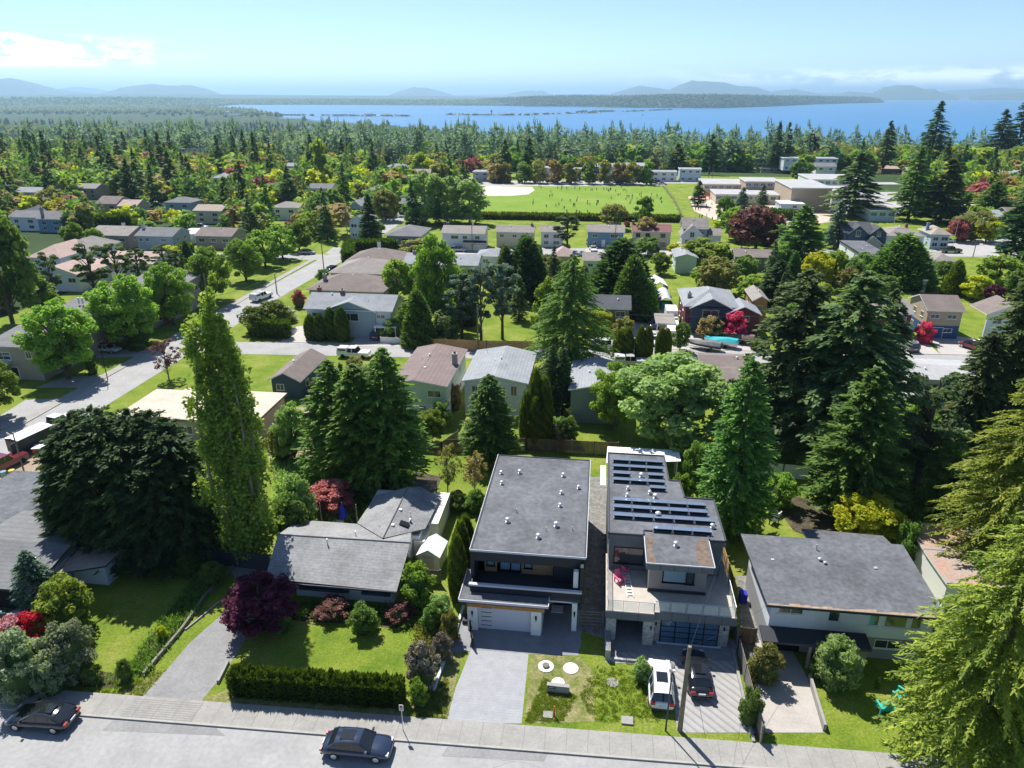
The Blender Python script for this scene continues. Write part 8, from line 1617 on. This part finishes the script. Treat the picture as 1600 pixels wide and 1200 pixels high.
# ------------------------------------------------------------------ far land across the bay
def ridge(name, pts, mt, depth, base=-60, rows=8, rough=.12, seg=14, kind='structure', label=None):
    """pts: (x, y, top z) along a shore; a real hill mass rising behind it"""
    P_ = []
    for (a, b) in zip(pts, pts[1:]):
        for i in range(seg): P_.append(tuple(a[k] + (b[k] - a[k]) * i / seg for k in range(3)))
    P_.append(pts[-1]); mb = MB(); n = len(P_); rr = random.Random(len(name) + int(abs(pts[0][0])))
    nz_ = [rr.uniform(-1, 1) for _ in range(n + 8)]
    for r in range(rows + 1):
        f = r / rows; prof = math.sin(math.pi * f) ** .75
        for i, p in enumerate(P_):
            q = (nz_[i] + nz_[i + 1] * .8 + nz_[i + 2] * .6) / 2.4; d = Vector((p[0], p[1])).normalized()
            z = base - 6 + (p[2] - base + 6) * prof * (1 + rough * q * math.sin(math.pi * f * 2.3 + i * .9)) if 0 < r < rows else base - 6
            if r == rows // 2: z = p[2] * 1 + (p[2] - base) * rough * .15 * q
            mb.v.append((p[0] + d.x * depth * f, p[1] + d.y * depth * f, z))
    for r in range(rows):
        for i in range(n - 1): a = r * n + i; mb.f.append((a, a + 1, a + n + 1, a + n)); mb.m.append(0)
    o = mb.build(name, mt, smooth=True); return tag(o, label, None, None, kind)
def RP(u, vb, vt, dist=None, back=0):
    """shore point seen at (u, vb) on the water, with the hill top reaching row vt"""
    if dist is None: x, y = G(u, vb, -60)
    else: d = ray(u, 148); k = dist / math.hypot(d[0], d[1]); x, y = d[0] * k, d[1] * k
    k = 1 + back / math.hypot(x, y); return (x, y, topz(x * k, y * k, vt))
mat('hill_forest', (.035, .065, .03), .95, noise=(.004, .35)); mat('hill_bare', (.06, .085, .055), .95, noise=(.0006, .25)); mat('sand', (.42, .38, .30), .95, noise=(.01, .1))
pen = [RP(716, 163.5, 160, back=450), RP(760, 164.5, 156, back=450), RP(830, 166.2, 152, back=450), RP(900, 166.5, 150.5, back=450), RP(960, 168, 152, back=450), RP(1040, 168.5, 149.5, back=450), RP(1120, 169, 149.5, back=450), RP(1200, 166.5, 151, back=450), RP(1290, 162.5, 151.5, back=450), RP(1350, 161, 152.5, back=450), RP(1372, 160.5, 155, back=450), RP(1380, 160.3, 160, back=450)]
ridge('peninsula', pen, 'hill_forest', 900, rows=8, rough=.05, seg=10)
P = []
for _ in range(5200):
    i = rnd.randrange(len(pen) - 1); f = rnd.random(); a, b = pen[i], pen[i + 1]; x, y, zt = (a[k] + (b[k] - a[k]) * f for k in range(3)); g_ = rnd.random() * .55; d = Vector((x, y)).normalized()
    P.append((x + d.x * 900 * g_, y + d.y * 900 * g_, -62 + (zt + 62) * math.sin(math.pi * g_) ** .75 - 4))
P = np.array(P); k = rg.random(len(P)) < .6; woods('forest', P[k], 14 + 14 * rg.random(k.sum()), 14 + 14 * rg.random(k.sum()), 'c', 'needle_dark', 'dark wooded peninsula across the bay'); k = ~k; woods('forest', P[k], 12 + 8 * rg.random(k.sum()), 18 + 16 * rg.random(k.sum()), 'b', 'leaf_green', 'green trees on the slope of the peninsula')
band1 = [RP(-120, 158, 153, 7600, 500), RP(100, 158, 154, 7600, 500), RP(250, 159, 153, 7800, 500), RP(360, 163.6, 156.5, back=500), RP(450, 163.8, 155.5, back=500), RP(560, 164, 156, back=500), RP(680, 164.8, 157, back=500), RP(760, 165.2, 158, back=500), RP(830, 165.5, 161, back=500)]
ridge('far_land', band1, 'hill_forest', 1500, rows=8, rough=.08, seg=12)
P = []
for _ in range(3600):
    i = rnd.randrange(len(band1) - 1); f = rnd.random(); a, b = band1[i], band1[i + 1]; x, y, zt = (a[k] + (b[k] - a[k]) * f for k in range(3)); g_ = rnd.random() * .5; d = Vector((x, y)).normalized()
    P.append((x + d.x * 1500 * g_, y + d.y * 1500 * g_, -62 + (zt + 62) * math.sin(math.pi * g_) ** .75 - 4))
P = np.array(P); woods('forest', P, 14 + 12 * rg.random(len(P)), 22 + 22 * rg.random(len(P)), 'c', 'needle_cedar', 'distant wooded shore at the far side of the bay')
ridge('far_land', [RP(-150, 0, 148.5, 13000, 1200), RP(150, 0, 147.5, 13000, 1200), RP(300, 0, 147, 13000, 1200), RP(450, 0, 148.5, 13000, 1200), RP(620, 0, 149.5, 13000, 1200), RP(760, 0, 151, 13000, 1200), RP(900, 0, 152, 13000, 1200), RP(1000, 0, 156, 13000, 1200)], 'hill_forest', 3600, rows=8, rough=.05, seg=16)
ridge('far_land', [RP(-150, 0, 153, 9600, 900), RP(100, 0, 152.5, 9600, 900), RP(400, 0, 153, 9800, 900), RP(600, 0, 154, 9800, 900), RP(800, 0, 156, 9800, 900)], 'hill_forest', 2400, rows=8, rough=.07, seg=16)
MT = [('mountain', 38000, [(-60, 132), (-20, 126), (0, 123), (25, 122), (45, 126), (70, 134), (95, 140), (130, 144), (160, 148)]), ('mountain', 36000, [(150, 148), (185, 139), (210, 134), (240, 131), (270, 134), (300, 133), (325, 139), (348, 148)]),
      ('mountain', 38000, [(606, 149), (625, 142), (645, 137), (668, 137.5), (690, 143), (710, 149)]), ('mountain', 42000, [(778, 150), (800, 145), (822, 141.5), (848, 141.5), (862, 149)]),
      ('mountain', 34000, [(950, 148), (975, 140), (1000, 134), (1022, 137), (1045, 140), (1062, 132), (1078, 126.5), (1105, 127), (1130, 129), (1150, 134), (1180, 136), (1200, 142), (1215, 148)]), ('mountain', 38000, [(1185, 149), (1210, 142), (1240, 139), (1262, 143), (1290, 149)]),
      ('mountain', 36000, [(1300, 149), (1325, 143), (1345, 144), (1362, 146), (1378, 137), (1400, 133), (1425, 134), (1440, 139), (1458, 139), (1470, 145), (1500, 149)]), ('mountain', 36000, [(1515, 150), (1560, 147.5), (1600, 145), (1680, 143)]),
      ('mountain', 52000, [(60, 149), (90, 139), (115, 136), (150, 138), (175, 143), (200, 149)]), ('mountain', 52000, [(1420, 149), (1480, 142), (1530, 139), (1560, 137), (1600, 139), (1680, 140)]), ('mountain', 50000, [(560, 150), (760, 147), (900, 147.5), (960, 146), (1100, 147), (1300, 145), (1420, 146), (1500, 149)])]
for i, (nm, ds, pl) in enumerate(MT):
    o = ridge('hills', [RP(u, 0, v, ds * .5, 1200) for u, v in pl], 'hill_bare', 2400, rows=8, rough=.18, seg=5)
# spits of sand with trees and marinas in the bay
def spit(pts, w_, label):
    mb = MB(); L_ = []; P = []
    for (u, v) in pts: x, y = G(u, v, -58.5); L_.append((x, y))
    Lo = [(x, y - w_ / 2) for x, y in L_]; Up = [(x, y + w_ / 2) for x, y in L_][::-1]; mb.prism(Lo + Up, -61, -58.4); o = struct('sand_spit', mb, 'sand')
    for a, b in zip(L_, L_[1:]):
        for _ in range(int(abs(b[0] - a[0]) / 9)): f = rnd.random(); P.append((a[0] + (b[0] - a[0]) * f, a[1] + (b[1] - a[1]) * f + rnd.uniform(-.4, .4) * w_, -58.6))
    P = np.array(P); woods('spit_trees', P, 3 + 6 * rg.random(len(P)), 12 + 12 * rg.random(len(P)), 'b', 'hedge_green', label)
spit([(396, 179), (480, 180.5), (560, 181), (642, 181.3)], 60, 'low dark trees along the left sand spit'); spit([(696, 178.8), (760, 180), (830, 179.5), (900, 177), (940, 176)], 60, 'low dark trees along the middle sand spit'); spit([(900, 174.5), (985, 174), (1050, 171.5)], 30, 'thin line of scrub on the far sand spit')
for i, (u, v, ww, hh, l_) in enumerate(((569, 180.5, 36, 9, 'tiny white boathouse on the left sand spit, left one'), (599, 181, 22, 7, 'tiny white boathouse on the left sand spit, right one'), (780, 179.8, 30, 7, 'tiny pale building on the middle sand spit, left one'), (797, 179.5, 20, 9, 'tiny pale building on the middle sand spit, right one'), (352, 178, 60, 10, 'tiny white hall where the left lowland meets the bay'), (375, 176, 70, 8, 'tiny pale warehouse by the water at the left'), (60, 165.5, 90, 14, 'tiny white shed far off in the left lowland'), (242, 168, 80, 12, 'tiny pale shed far off in the middle of the left lowland'))):
    x, y = G(u, v, -58); o = empty('far_building', (x, y, -58.5), 0, l_, 'building'); bx('wall', 'trim_white', o, (0, ww, 0, 16, 0, hh)); mb = MB(); mb.slab([(-1, -1, hh), (ww + 1, -1, hh), (ww + 1, 8, hh + 4), (-1, 8, hh + 4)], .5, 0, 0); mb.slab([(-1, 8, hh + 4), (ww + 1, 8, hh + 4), (ww + 1, 17, hh), (-1, 17, hh)], .5, 0, 0); mb.build('roof', 'roof_light', o)
for (u, v, s, l_) in ((957, 193.5, 6, 'dark channel marker standing in the bay, nearer one'), (1004, 181.5, 5, 'thin channel marker farther out in the bay'), (768, 179, 14, 'thin mast on the middle sand spit')):
    x, y = G(u, v, -60); o = empty('channel_marker', (x, y, -60), 0, l_, 'marker'); MB().tube([(0, 0, 0), (0, 0, s * 1.6)], s * .22, s * .12, 8).build('pile', 'charcoal', o); MB().lathe([(s * .4, s * 1.0), (s * .4, s * 1.5)], 8).build('board', 'charcoal', o)
# ------------------------------------------------------------------ air
m = bpy.data.materials.new('air'); m.use_nodes = True; t = m.node_tree; t.nodes.remove(t.nodes['Principled BSDF']); v_ = t.nodes.new('ShaderNodeVolumePrincipled')
v_.inputs['Color'].default_value = (.50, .77, 1.0, 1); v_.inputs['Density'].default_value = 7e-5; v_.inputs['Anisotropy'].default_value = .35; t.links.new(v_.outputs[0], t.nodes['Material Output'].inputs['Volume'])
MATS['air'] = m; mb = MB(); mb.box(-85000, 85000, -2000, 85000, -84, 470); o = mb.build('haze', m); tag(o, None, None, None, 'stuff')
